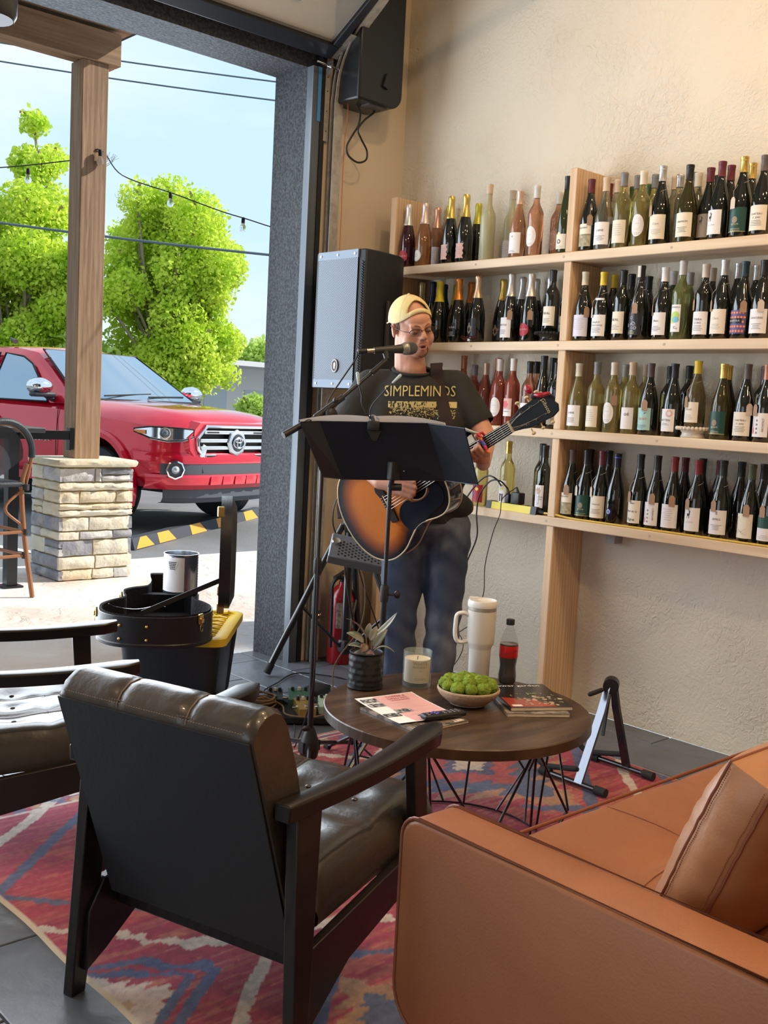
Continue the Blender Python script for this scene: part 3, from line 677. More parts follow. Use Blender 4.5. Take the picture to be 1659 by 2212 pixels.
for bi, b in enumerate(BOT):
    s, row, x, y, h, shp, gl, cap, lab, text, tg = b
    R, P_, k = prof(shp, h)
    zb = SZ[s-1]+(.045 if row == 's' else 0)+.0003
    rw, n = GROUPS[b]
    kindw = 'sparkling wine bottle' if shp == 'c' else 'wine bottle'
    label = '%s bottle, %s, %s, %s in the %s row, %s' % (GLN[gl], CAPN[cap], LBN[lab].replace(' showing', ''), ordn(n), 'front' if rw == 'f' else 'back', ROWS[s])
    label = label.replace(', no label', '') if lab == 'none' else label
    key = (shp, gl, round(h, 3), cap)
    if key not in PROT:
        PROT[key] = (MB().lathe(P_, n=28).mesh('bottle_body', 50), {})
    root = bpy.data.objects.new('wine_bottle', PROT[key][0]); COL.objects.link(root)
    if not root.data.materials: root.data.materials.append(GL[gl])
    root.location = (x, y, zb); tag(root, label, 'bottle', None, None); root['group'] = 'wine bottles on the '+ROWS[s]
    root.rotation_euler = (0, 0, random.Random(bi).uniform(-.22, .22))
    # capsule
    ck = (shp, round(h, 3), cap)
    top = P_[-1][1]
    z0 = top-{'c': .105, 'b': .058, 'x': .055, 'h': .060, 't': .045}[shp]*k
    zs_ = [z0, z0+.004]+[p[1] for p in P_ if p[1] > z0+.006]
    cp = [(rad_at(P_, z)+(.0012 if shp != 'c' else .0016+.0008*math.sin(z*900)), z+(.0006 if z >= top-.003 else 0)) for z in zs_]; cp[-1] = (0, top+.0012)
    c = MB().lathe(cp, n=20, capb=False).build('capsule', CAP[cap], root, 50)
    if shp in 'bxh' and cap not in ('cork', 'corkg'):
        MB().lathe([(rad_at(P_, top-.013*k)+.0018, top-.016*k), (rad_at(P_, top-.013*k)+.0021, top-.0145*k), (rad_at(P_, top-.013*k)+.0018, top-.013*k)], n=18, capb=False, capt=False).build('capsule_ring', CAP[cap], c)
    if cap == 'blackcream': patch(.0155, .018, top-.05, top-.002, o=.002).build('neck_strip', CAP['cream'], c)
    if cap == 'bluering': MB().lathe([(.0165, top-.02), (.0165, top-.015)], n=18, capb=False, capt=False).build('ring', LBM['blue'], c)
    if lab == 'white' and text == 'Pouilly': patch(.030, .05, .165, .188, o=.001).build('neck_label', LBM['white'], root)
    put_label(root, R, k, lab, text, bi)
    if tg:
        q = random.Random(bi*3+1); a0 = q.choice([-.75, -.35, .35, .8]) ; zt = (.205 if shp != 'x' else .224)*k
        rr = rad_at(P_, zt)+.0012; ring = [Vector((-rr*math.cos(a), -rr*math.sin(a), zt+.010*math.cos(a-a0+pi))) for a in [i*pi/8 for i in range(16)]]
        Rt = R+.0015
        tipz = zt-.065; A = Vector((-(Rt)*math.cos(a0), -(Rt)*math.sin(a0), tipz))
        st = MB().tube(ring, .0008, 5, closed=True)
        mid = Vector((-(rr)*math.cos(a0), -(rr)*math.sin(a0), zt-.010)); st.tube([mid, (mid+A)/2+Vector((-math.cos(a0), -math.sin(a0), 0))*.010, A], .0008, 5)
        tgm = random.Random(bi).choice([KRAFT, KRAFT, KRAFTL]); e = Vector((math.sin(a0), -math.cos(a0), 0)); nrm = Vector((-math.cos(a0), -math.sin(a0), 0))
        pl = [(-.005, .004), (.005, .004), (.0125, -.006), (.0125, -.042), (-.0125, -.042), (-.0125, -.006)]
        M = Matrix(((e.x, 0, nrm.x, A.x+nrm.x*.001), (e.y, 0, nrm.y, A.y+nrm.y*.001), (0, 1, 0, A.z), (0, 0, 0, 1)))
        tgo = MB().prism(pl, .0007, M).build('price_tag', tgm, root)
        st.build('string', STRING, tgo)
# dishes under two bottles and among them
def dish(name, label, loc, m, R0, dark):
    t = thing(name, label, 'cake stand', loc)
    MB().lathe([(.05, 0), (.052, .004), (.047, .014), (.047, .020), (.056, .032), (R0-.004, .035), (R0-.004, .0385), (.05, .038), (0, .0435)], n=28).build('bowl', m, t)
    mb = MB()
    for i in range(26):
        a = 2*pi*i/26; mb.ell((R0*math.cos(a), R0*math.sin(a), .0385), (.0085,)*3, n=8, m=5)
    mb.build('beaded_rim', m, t)
s2 = [b for b in BOT if b[1] == 's']
dish('cake_stand', 'small glossy dark stand with beaded rim under a black bottle, second shelf', (s2[0][2], s2[0][3], SZ[1]+.0004), mat('dark_ceramic', (.02, .02, .02), .15), .066, 1)
dish('cake_stand', 'small cream stand with beaded rim under a yellow-capped bottle, third shelf', (s2[1][2], s2[1][3], SZ[2]+.0004), mat('cream_ceramic', (.72, .66, .56), .25), .066, 0)
t = thing('shallow_dish', 'small dark red beaded dish with price card, second shelf front', 'dish', (3.862, 3.655, SZ[1]+.0005))
Mr = mat('oxblood_ceramic', (.05, .012, .010), .15)
mb = MB().lathe([(.03, 0), (.032, .012), (.05, .02), (.05, .024), (0, .02)], n=24, sy=1.0, sx=.34); mb.build('bowl', Mr, t)
mb = MB(); [mb.ell((.014*math.cos(a), .050*math.sin(a), .026), (.0050,)*3, n=7, m=5) for a in [i*2*pi/20 for i in range(20)]]; mb.build('beaded_rim', Mr, t)
MB().box((-.019, -.018, .010), (.001, .016, .009)).build('price_card', WHITE, t)
# ================================================================ rug
def seg_d(X, Y, a, b):
    ax, ay = a; bx, by = b; dx, dy = bx-ax, by-ay
    t = np.clip(((X-ax)*dx+(Y-ay)*dy)/(dx*dx+dy*dy+1e-9), 0, 1); return np.hypot(X-ax-t*dx, Y-ay-t*dy)
RX0, RX1, RY0, RY1 = 1.13, 3.60, .33, 3.36
nx, ny = 330, 404
X, Y = np.meshgrid(np.linspace(RX0, RX1, nx), np.linspace(RY0, RY1, ny))
rs = np.random.RandomState(5)
def vnoise(X, Y, sx, sy, seed):
    r = np.random.RandomState(seed); g = r.rand(600, 600); x = (X/sx) % 599; y = (Y/sy) % 599
    i = x.astype(int); j = y.astype(int); fx = x-i; fy = y-j; fx = fx*fx*(3-2*fx); fy = fy*fy*(3-2*fy); i1 = (i+1) % 600; j1 = (j+1) % 600
    return (g[j, i]*(1-fx)+g[j, i1]*fx)*(1-fy)+(g[j1, i]*(1-fx)+g[j1, i1]*fx)*fy
C = np.zeros((ny, nx, 3)); C[:] = (.36, .060, .090)
n1 = vnoise(X, Y, .30, .012, 1); n2 = vnoise(X, Y, .10, .009, 2); n3 = vnoise(X, Y, .6, .5, 3); n4 = vnoise(X, Y, .012, .009, 4)
C = C*(1-.45*(n1 > .62)[..., None]*1.0)+.45*(n1 > .62)[..., None]*np.array((.44, .15, .11))
C = C*(1-.35*(n2 > .68)[..., None])+.35*(n2 > .68)[..., None]*np.array((.55, .26, .17))
C = C*(1-.4*(n3 > .55)[..., None])+.4*(n3 > .55)[..., None]*np.array((.36, .05, .11))
jag = (vnoise(X, Y, .05, .035, 6)-.5)*.035+(vnoise(X, Y, .16, .02, 16)-.5)*.02
BLU = np.array((.085, .13, .235)); CRM = np.array((.60, .52, .45)); BEI = np.array((.42, .28, .17))
def put(mask, col, a=.92):
    global C
    m = (mask*a)[..., None]; C = C*(1-m)+m*col
def line(pts, w, col, sym=False):
    d = np.full(X.shape, 9.)
    sets = [pts]
    cx_, cy_ = (RX0+RX1)/2, (RY0+RY1)/2
    if sym: sets += [[(2*cx_-x, y) for x, y in pts], [(x, 2*cy_-y) for x, y in pts], [(2*cx_-x, 2*cy_-y) for x, y in pts]]
    for P in sets:
        for a, b in zip(P, P[1:]): d = np.minimum(d, seg_d(X+jag, Y+jag*.6, a, b))
    put((d < w).astype(float), col)
def star(cx, cy, rx, ry, col, n=9, a=.9):
    u = (X-cx)/rx; v = (Y-cy)/ry; k = np.abs(np.mod(v*n, 2)-1)*.28
    put(((np.abs(u)+np.abs(v)+k*(np.abs(u) > .15)+jag*2) < 1).astype(float), col, a)
# medallions
star(3.02, 2.72, .62, .52, BEI, 14, .7); star(3.02, 2.72, .52, .42, BLU, 10); star(3.02, 2.72, .34, .25, np.array((.42, .10, .10)), 9); star(3.02, 2.72, .18, .13, BLU, 7); star(3.02, 2.72, .11, .075, CRM, 6)
star(1.52, 2.76, .17, .13, BEI, 13, .75); star(1.50, 2.76, .10, .07, CRM, 9, .7)
star(1.14, 2.04, .16, .16, CRM, 9, .85); star(1.10, 2.04, .08, .08, BEI, 7)
star(1.62, 1.62, .22, .22, BEI, 9, .8); star(1.62, 1.62, .15, .13, BLU, 7); star(2.3, 1.3, .4, .35, BLU, 9); star(2.9, 1.1, .3, .3, BEI, 9)
line([(1.05, 2.54), (1.28, 2.36), (1.34, 2.26), (1.42, 2.19), (1.60, 2.07), (1.42, 1.93), (1.32, 1.83), (1.14, 1.66)], .017, CRM)
line([(1.60, 2.07), (1.85, 2.07), (1.95, 1.96), (2.15, 1.86)], .017, CRM)
line([(1.60, 3.33), (1.41, 3.16), (1.25, 3.04), (1.1, 2.93)], .019, CRM)
line([(1.70, 3.24), (1.63, 3.17), (1.33, 2.91), (1.12, 2.72)], .018, BLU)
line([(1.10, 2.73), (1.28, 2.56), (1.38, 2.46), (1.55, 2.32), (1.75, 2.16)], .017, BLU)
line([(1.10, 2.30), (1.41, 2.06), (1.21, 1.91), (1.12, 1.84)], .015, BLU); line([(1.10, 2.245), (1.335, 2.06), (1.17, 1.935)], .013, BLU)
line([(1.95, 1.76), (1.82, 1.84), (1.70, 1.94), (1.46, 1.72), (1.3, 1.58)], .018, BLU); line([(2.02, 2.03), (2.2, 2.2)], .02, BLU)
line([(3.62, 2.66), (3.31, 2.38), (3.20, 2.28), (3.04, 2.13), (2.88, 2.30)], .024, BLU); line([(3.58, 2.40), (3.47, 2.30), (3.30, 2.12), (3.1, 1.95)], .019, CRM)
line([(3.60, 2.22), (3.51, 2.12), (3.4, 2.0)], .022, BLU); line([(3.6, 2.13), (3.55, 2.08)], .02, BLU)
line([(2.0, 3.2), (2.35, 2.95), (2.6, 3.2)], .018, BLU); line([(1.8, 3.0), (2.2, 2.75), (2.5, 2.6)], .018, CRM); line([(2.2, 2.55), (2.5, 2.9), (2.9, 3.2)], .016, BLU)
line([(2.55, 3.2), (2.75, 2.98), (3.1, 3.2), (3.4, 3.0)], .018, CRM)
# end border stripes
for y, w, c in ((3.335, .008, CRM), (3.318, .005, BLU), (3.298, .006, CRM), (3.283, .004, BLU), (3.235, .007, CRM)): put((np.abs(Y+jag*.15-y) < w).astype(float), c, .85)
mm_ = ((Y > 3.245) & (Y < 3.278)).astype(float); put(mm_*(np.mod(X+jag, .14) < .05), BLU, .8); put(mm_*(np.mod(X+jag+.07, .14) < .03), BEI, .8)
C *= (.80+.40*n4)[..., None]
e = np.minimum(np.minimum(X-RX0, RX1-X), np.minimum(Y-RY0, RY1-Y)); C[e < .011] = (.56, .45, .33)
wav = .0035*np.sin(Y*13)*(X < RX0+.04)
Z = .006+.0010*n4+.002*vnoise(X, Y, .5, .4, 9)
Z[e < .002] = -.0002
me = bpy.data.meshes.new('rug')
vs = np.stack([X+wav, Y, Z], -1).reshape(-1, 3); idx = np.arange(nx*ny).reshape(ny, nx)
fs = np.stack([idx[:-1, :-1], idx[:-1, 1:], idx[1:, 1:], idx[1:, :-1]], -1).reshape(-1, 4)
me.vertices.add(len(vs)); me.vertices.foreach_set('co', vs.ravel()); me.loops.add(fs.size); me.loops.foreach_set('vertex_index', fs.ravel().astype(np.int32))
me.polygons.add(len(fs)); me.polygons.foreach_set('loop_start', np.arange(0, fs.size, 4, dtype=np.int32)); me.polygons.foreach_set('loop_total', np.full(len(fs), 4, dtype=np.int32)); me.update(calc_edges=True)
ca = me.color_attributes.new('Col', 'FLOAT_COLOR', 'POINT'); ca.data.foreach_set('color', np.concatenate([C, np.ones((ny, nx, 1))], -1).ravel().astype(np.float32))
me.shade_smooth(); me.materials.append(vcol('rug_weave', .95, (500, .5)))
ru = bpy.data.objects.new('rug', me); COL.objects.link(ru)
tag(ru, 'crimson kilim patterned rug with blue and cream zigzag lines under the seating', 'rug')
RZ = .0095
# ================================================================ leather armchairs
M_frame = wood('espresso_wood', (.006, .005, .005), (.016, .011, .010), 'X', rough=.30, bump=.05)
M_lea = mat('dark_leather', (.030, .026, .023), .30, bump=(9, .6, 9), var=(6, (.060, .045, .034), .35, .75, 6), coat=.25)
M_leaback = mat('dark_leather_back', (.016, .017, .020), .55, bump=(90, .08))
M_seam = mat('seam_thread', (.16, .12, .09), .7)
def cushion(w, d, h, name, m, parent, nx=2, ny=2, puff=.018, btn=.0, M=None, buttons=None, r=.03, N=40, seam=.006):
    """puffy slab with quilt seams, width along y (w), depth along x (d)"""
    xs = np.linspace(-d/2, d/2, N); ys = np.linspace(-w/2, w/2, N)
    mb = MB(); rows = []
    def top(x, y):
        ex = min(d/2-abs(x), r)/r; ey = min(w/2-abs(y), r)/r
        z = h/2-r*(1-math.sqrt(max(0, 1-(1-ex)**2)))-r*(1-math.sqrt(max(0, 1-(1-ey)**2)))
        u = (x/d+.5)*nx; v = (y/w+.5)*ny
        z += puff*(abs(math.sin(pi*u))*abs(math.sin(pi*v)))**.5-puff*.6
        if buttons:
            for bx, by in buttons:
                dd = math.hypot(x-bx, y-by); z -= btn*math.exp(-(dd/.045)**2)+btn*.5*math.exp(-(dd/.11)**2)
        return z
    P = [[(x, y, top(x, y)) for y in ys] for x in xs]
    mb.grid(P)
    B = [[(x, y, -h/2+.3*(h/2-0-max(top(x, y), 0) if 0 else 0)) for y in ys] for x in xs]
    # sides
    def side(a):
        K = 6; rows = []
        for t in range(K+1):
            f = t/K; bul = .006*math.sin(pi*f); rows.append([(p[0]+q[0]*bul, p[1]+q[1]*bul, p[2]+(-h/2-p[2])*f) for p, q in a])
        mb.grid(rows)
    side([(P[0][j], (-1, 0)) for j in range(N)]); side([(P[-1][j], (1, 0)) for j in range(N)])
    side([(P[i][0], (0, -1)) for i in range(N)]); side([(P[i][-1], (0, 1)) for i in range(N)])
    mb.grid([[(x, y, -h/2) for y in (-w/2, w/2)] for x in (-d/2, d/2)])
    if M is not None: mb.v = [tuple(M @ Vector(v)) for v in mb.v]
    ob = mb.build(name, m, parent, smooth=60)
    return ob, top
def armchair(name, label, O, fx, fy):
    t = thing(name, label, 'armchair', (O[0], O[1], 0), math.atan2(fy, fx))
    AZ = .62
    # local: +x forward, +y left ; arm fronts at x=0
    for s in (1, -1):
        y = s*.285; fr = MB()
        # armrest: tapered paddle, wide at the front, rounded nose, gently curved
        secs = []
        for q in range(15):
            f = q/14; x = -.655+f*.66; wdt = .021+.018*f**1.5; zz = AZ-.016*math.sin(pi*f)+.010*f-.010
            if f > .93: wdt *= math.sqrt(max(.05, 1-((f-.93)/.075)**2))
            th = .036
            secs.append([Vector((x, y-wdt, zz)), Vector((x, y-wdt*.75, zz+.003)), Vector((x, y+wdt*.75, zz+.003)), Vector((x, y+wdt, zz)), Vector((x, y+wdt*.9, zz-th)), Vector((x, y-wdt*.9, zz-th))])
        bevel(MB().loft(secs).build('armrest', M_frame, t, 40), .004)
        yo = y+s*.028
        # rear leg raked backwards, front leg nearly straight
        def plank(pts_top, pts_bot, yy0, yy1, w_):
            mb = MB(); (x0, z0, wt), (x1, z1, wb) = pts_top, pts_bot
            return mb.loft([[Vector((x0-wt/2, yy0-w_, z0)), Vector((x0+wt/2, yy0-w_, z0)), Vector((x0+wt/2, yy0+w_, z0)), Vector((x0-wt/2, yy0+w_, z0))], [Vector((x1-wb/2, yy1-w_, z1)), Vector((x1+wb/2, yy1-w_, z1)), Vector((x1+wb/2, yy1+w_, z1)), Vector((x1-wb/2, yy1+w_, z1))]])
        bevel(plank((-.575, AZ-.03, .090), (-.615, 0, .042), y+s*.0, yo, .015).build('leg', M_frame, t), .003)
        bevel(plank((-.115, AZ-.035, .060), (-.075, 0, .042), y+s*.004, yo, .015).build('leg', M_frame, t), .003)
        # side rail with a gusset at the rear leg
        rl = MB().prism([(-.605, .20), (-.56, .27), (-.08, .345), (-.09, .26), (-.40, .185), (-.55, .09), (-.61, .06)], .024, Matrix(((1, 0, 0, 0), (0, 0, -1, y+.012+s*.006), (0, 1, 0, 0), (0, 0, 0, 1))))
        bevel(rl.build('side_rail', M_frame, t), .003)
    bevel(MB().box((-.13, 0, .29), (.026, .56, .07)).build('front_rail', M_frame, t), .004)
    bevel(MB().box((-.50, 0, .215), (.026, .56, .05)).build('rear_rail', M_frame, t), .004)
    # seat cushion
    R = Euler((0, math.radians(-5), 0)).to_matrix().to_4x4(); M = Matrix.Translation((-.235, 0, .375)) @ R
    ob, tp = cushion(.545, .53, .125, 'seat_cushion', M_lea, t, 2, 3, .016, .012, M, [(a, b) for a in (-.10, .10) for b in (-.14, .0, .14)], .04)
    mb = MB()
    for b in (-.093, .093):
        mb.tube([M @ Vector((x, b, tp(x, b)+.0012)) for x in np.linspace(-.25, .25, 30)], .0012, 4)
    mb.tube([M @ Vector((0, y_, tp(0, y_)+.0012)) for y_ in np.linspace(-.26, .26, 30)], .0012, 4)
    mb.build('seam', M_seam, ob)
    [MB().ell(M @ Vector((a, b, tp(a, b)+.002)), (.008, .008, .003), n=8, m=4).build('button', M_lea, ob) for a in (-.10, .10) for b in (-.14, 0, .14)]
    # back cushion: leaning slab; back face plain, front and top tufted
    bz = Vector((-.735, 0, .755)); bb = Vector((-.555, 0, .245)); ax = (bz-bb).normalized(); Ln = (bz-bb).length; nrm = Vector((ax.z, 0, -ax.x))
    th = .125
    mb = MB(); secs = []; hw = .262
    PRF = [(0, 0), (0, Ln*.33), (0, Ln*.66), (0, Ln-.010), (.008, Ln+.006), (.028, Ln+.021), (.055, Ln+.027), (.085, Ln+.021), (.108, Ln+.003), (.120, Ln-.030), (.124, Ln*.72), (.116, Ln*.52), (.126, Ln*.34), (.120, .05), (.095, 0)]
    def bp3(n_, a_, y, k=1.0): return bb+nrm*(.06+(n_-.06)*k)+ax*(Ln*.5+(a_-Ln*.5)*(1-(1-k)*.35))+Vector((0, y, 0))
    for i in range(41):
        y = -hw+2*hw*i/40; pin = min(abs(y-.093), abs(y+.093)); e_ = hw-abs(y); kk = 1-.055*math.exp(-(pin/.012)**2)-(.10*(1-e_/.012)**2 if e_ < .012 else 0)
        secs.append([bp3(n_ if n_ > .002 else 0, a_, y, kk if n_ > .004 else 1) if n_ > .004 else bb+nrm*(0 if e_ > .006 else .006)+ax*a_+Vector((0, y, 0)) for n_, a_ in PRF])
    bk = MB().loft(secs).build('back_cushion', M_lea, t, 50)
    # rear panel face and piping on its edge
    Mx = frame(bb, (0, -1, 0), ax)
    mp = MB().add([Mx @ Vector(p) for p in ((-hw+.003, .003, .0015), (hw-.003, .003, .0015), (hw-.003, Ln-.004, .0015), (-hw+.003, Ln-.004, .0015))], [(0, 1, 2, 3)])
    mp = MB().prism([(-hw+.004, .0), (hw-.004, .0), (hw-.004, Ln-.008), (-hw+.004, Ln-.008)], .003, Mx)
    mp.build('back_panel', M_leaback, bk)
    st = MB(); 
    for i in range(70):
        y = -hw+.024+i*(2*hw-.048)/69; p = bb+ax*(Ln+.005)+nrm*.004+Vector((0, y, 0)); st.box(p+ax*.003, (.002, .0042, .0012)); st.box(p+ax*.003+nrm*.009, (.002, .0042, .0012))
    for y in (-.093, .093): st.tube([bp3(n_, a_, y, .962) for n_, a_ in PRF[3:13]], .0016, 5)
    st.build('seam', M_seam, bk)
    return t
armchair('armchair', 'dark brown leather armchair seen from behind, black wooden frame, nearest the camera', (1.768, 2.055), math.cos(.30), math.sin(.30))
armchair('armchair', 'dark tufted leather armchair with black wooden arms, cut by left picture edge', (1.637, 2.967), .93, -.367)
# ================================================================ tan sofa
M_tan = mat('tan_leather', (.27, .100, .042), .42, bump=(160, .06), var=(3, (.33, .13, .058), .4, .7), coat=.05)
M_pipe = mat('tan_piping', (.22, .070, .032), .45)
so = thing('sofa', 'tan leather sofa with button-tufted seat and square piped arm, lower right', 'sofa', (1.41, 1.44, .006))
def slab_arm(x0, mirror=False):
    w = .125; L_ = .92
    pr = []
    def rc(cx, cz, r, a0, a1, n=5): return [(cx+r*math.cos(math.radians(a0+(a1-a0)*i/n)), cz+r*math.sin(math.radians(a0+(a1-a0)*i/n))) for i in range(n+1)]
    # side outline in (y back, z): rounded front top and bottom
    out = rc(.045, .55, .045, 90, 180)+rc(.09, .25, .09, 180, 255)+[(L_, .14), (L_, .595)]
    out = [(y, z+(0 if z < .5 else 0)) for y, z in out]
    b = .014; cy, cz = .46, .38
    secs = []
    for k in (0, .35, 1):
        pass
    def ins(o, d): return [((y-cy)*(1-d/.46)+cy, (z-cz)*(1-d/.22)+cz) for y, z in o]
    for xx, d in ((0, .010), (.004, .003), (.012, 0), (w-.012, 0), (w-.004, .003), (w, .010)):
        secs.append([Vector((x0+xx, -y, z)) for y, z in ins(out, d)])
    ob = MB().loft(secs).build('arm', M_tan, so, 50)
    pm = MB()
    for xx in (.006, w-.006): pm.tube([Vector((x0+xx, -y, z)) for y, z in ins(out, -.001)[:-1]]+[Vector((x0+xx, -L_, .597))], .0042, 8, closed=True)
    pm.build('piping', M_pipe, ob); return ob
slab_arm(0); slab_arm(1.92)
bevel(MB().box((1.02, -.46, .22), (1.80, .88, .13)).build('base', M_tan, so), .02)
for x in (.08, 1.95):
    for y in (-.08, -.84): MB().tube([(x, y, .155), (x+(.03 if x > 1 else -.01), y, RZ)], [.022, .014], 12).build('leg', M_frame, so)
# seat cushion: one long cushion, tufted
sm = Matrix.Translation((1.03, -.39, .372))
btns = [(-.20+.0, y) for y in (-.62, -.31, 0, .31, .62)]
btn = [(a, b) for a in (.10, -.12) for b in (-.66, -.33, 0, .33, .66)]
# cushion() has width along y: rotate so that width runs along x
Rz = sm @ Euler((0, 0, pi/2)).to_matrix().to_4x4()
ob, tp = cushion(1.80, .84, .165, 'seat_cushion', M_tan, so, 3, 6, .012, .020, Rz, btn, .035, N=72)
mb = MB()
for a in (-.12, .10): mb.tube([Rz @ Vector((a, y, tp(a, y)+.001)) for y in np.linspace(-.86, .86, 60)], .0012, 4)
for b in (-.66, -.33, 0, .33, .66): mb.tube([Rz @ Vector((x, b, tp(x, b)+.001)) for x in np.linspace(-.12, .39, 26)], .0012, 4)
mb.build('seam', M_pipe, ob)
[MB().ell(Rz @ Vector((a, b, tp(a, b)+.003)), (.012, .012, .005), n=10, m=5).build('button', M_tan, ob) for a, b in btn]
pm = MB(); pts = [(-.895, .845/2*0+.41), (.895, .41)]
pm.tube([Vector((1.03+x, -.39+.418, .447)) for x in np.linspace(-.88, .88, 20)], .0045, 8); pm.tube([Vector((1.03-.893, -.39+y, .447)) for y in np.linspace(.40, -.40, 16)], .0045, 8); pm.build('piping', M_pipe, ob)
bk, tq = cushion(1.80, .50, .16, 'back_rest', M_tan, so, 3, 6, .010, .012, Matrix.Translation((1.03, -.905, .60)) @ Euler((0, 0, pi/2)).to_matrix().to_4x4() @ Euler((0, math.radians(80), 0)).to_matrix().to_4x4(), [(0, b) for b in (-.66, -.33, 0, .33, .66)], .035, N=40)
# loose cushion
def pillow(name, label, c, w, h, d, M, m, pm_):
    mb = MB(); N = 26; F = []; B = []
    for i in range(N+1):
        for side, LST in ((1, F), (-1, B)):
            row = []
            for j in range(N+1):
                u = 2*i/N-1; v = 2*j/N-1
                sx = 1-.05*(1-abs(v))**1*abs(u)**4 - .03*(1-v*v)*0; pinch = (1-abs(u)**2.6)*(1-abs(v)**2.6)
                x = u*w/2*(1-.05*math.cos(v*pi/2)*0+.0)*(1-.045*(1-abs(v)**2)); y = v*h/2*(1-.045*(1-abs(u)**2))
                z = side*(d/2*max(pinch, 0)**.42)
                z += side*.004*math.sin(9*v+3*u)*max(0, abs(u)-.55)+side*.003*math.sin(14*u)*max(0, abs(v)-.6)
                row.append(M @ Vector((x, y, z)))
            LST.append(row)
    mb.grid(F); mb.grid(B)
    t = mb.build(name, m, None, 70); tag(t, label, 'cushion')
    edge = [F[0][j] for j in range(N+1)]+[F[i][N] for i in range(1, N+1)]+[F[N][j] for j in range(N-1, -1, -1)]+[F[i][0] for i in range(N-1, 0, -1)]
    MB().tube(edge, .0042, 7, closed=True).build('piping', pm_, t)
    s = MB()
    for k in (3,): 
        for LL_ in (F,):
            s.tube([p for p in (LL_[k][j]+(LL_[k][j]-B[k][j]).normalized()*.001 for j in range(2, N-1))], .0012, 4)
            s.tube([p for p in (LL_[N-k][j]+(LL_[k][j]-B[k][j]).normalized()*.001 for j in range(2, N-1))], .0012, 4)
    s.build('seam', pm_, t)
    return t
M_tan2 = mat('tan_leather_light', (.40, .185, .085), .40, bump=(160, .06), coat=.08)
# short bolster lying along the inside of the arm
bs = MB().loft([[Vector((1.59-1.41+.052*math.cos(t)*k, y, .505+.05*math.sin(t)*k)) for t in [i*pi/8 for i in range(16)]] for y, k in ((.035, .5), (.028, .85), (.0, 1), (-.25, 1.02), (-.48, 1), (-.51, .85), (-.52, .5))])
b_ = bs.build('arm_bolster', M_tan, so, 60)
MB().tube([(.18+.05*math.cos(t), .026, .505+.048*math.sin(t)) for t in [i*pi/10 for i in range(20)]], .003, 6, closed=True).build('piping', M_pipe, b_)
def box_cushion(name, label, x0, x1, yz_bottom, yz_top, gus, puff, m, pm_):
    """boxed cushion leaning back: seams run along the end gusset"""
    by, bz_ = yz_bottom; ty, tz = yz_top; up = Vector((0, ty-by, tz-bz_)); H = up.length; up.normalize(); nr = Vector((0, up.z, -up.y)); N = 22
    q = random.Random(2); mb = MB(); W_ = x1-x0
    def P(u, v, side): # u,v in 0..1
        edge = (max(0, 1-abs(2*u-1)**3)*max(0, 1-abs(2*v-1)**3))**.5
        wr = (.0026*math.sin(v*31+u*5+2*math.sin(v*9))+.0018*math.sin(v*57+u*14))*max(0, .5-u)**2*4*(1-abs(2*v-1)**4)*min(1, u*8+.25)
        rnd_ = .022
        cx = x0+W_*(u+.020*(4*v*(1-v))*(1-2*u)*-1)
        base = Vector((cx, by, bz_))+up*H*(v+.03*(4*u*(1-u))*(2*v-1)*0)
        off = gus/2+puff*edge+wr
        if side < 0: off = -gus/2-puff*.8*edge-wr
        return base+nr*(off-gus/2)
    F = [[P(i/N, j/N, 1) for j in range(N+1)] for i in range(N+1)]; B = [[P(i/N, j/N, -1) for j in range(N+1)] for i in range(N+1)]
    mb.grid(F); mb.grid(B)
    def gr(idx, out):
        K = 8; rows = []
        for k in range(K+1):
            f = k/K; row = []
            for n, (i, j) in enumerate(idx):
                cf = math.sin(pi*n/(len(idx)-1))**.5 if 0 < n < len(idx)-1 else 0; p = F[i][j].lerp(B[i][j], f)+out*(.014*math.sin(pi*f)*cf+.0030*math.sin(n*1.9+f*3+math.sin(n*.7)*2)*math.sin(pi*f)*cf); row.append(p)
            rows.append(row)
        mb.grid(rows)
    gr([(0, j) for j in range(N+1)], Vector((-1, 0, 0))); gr([(N, j) for j in range(N+1)], Vector((1, 0, 0)))
    gr([(i, 0) for i in range(N+1)], -up); gr([(i, N) for i in range(N+1)], up)
    t = tag(mb.build(name, m, None, 55), label, 'cushion')
    for LL_ in (F, B):
        e = [LL_[0][j] for j in range(N+1)]+[LL_[i][N] for i in range(1, N+1)]+[LL_[N][j] for j in range(N-1, -1, -1)]+[LL_[i][0] for i in range(N-1, 0, -1)]
        MB().tube(e, .0028, 6, closed=True).build('piping', pm_, t)
        st = MB()
        for j in range(1, N*4-1):
            v = j/(N*4); p = P(0, v, 1 if LL_ is F else -1).lerp(P(0, v, -1 if LL_ is F else 1), .10)+Vector((-.0065, 0, 0)); st.box(p, (.0012, .0015, .003))
        st.build('seam', pm_, t)
    return t
box_cushion('throw_cushion', 'boxed tan leather cushion leaning against the sofa back, right edge', 1.615, 2.10, (1.005, .470), (.865, .835), .085, .050, M_tan2, M_pipe)
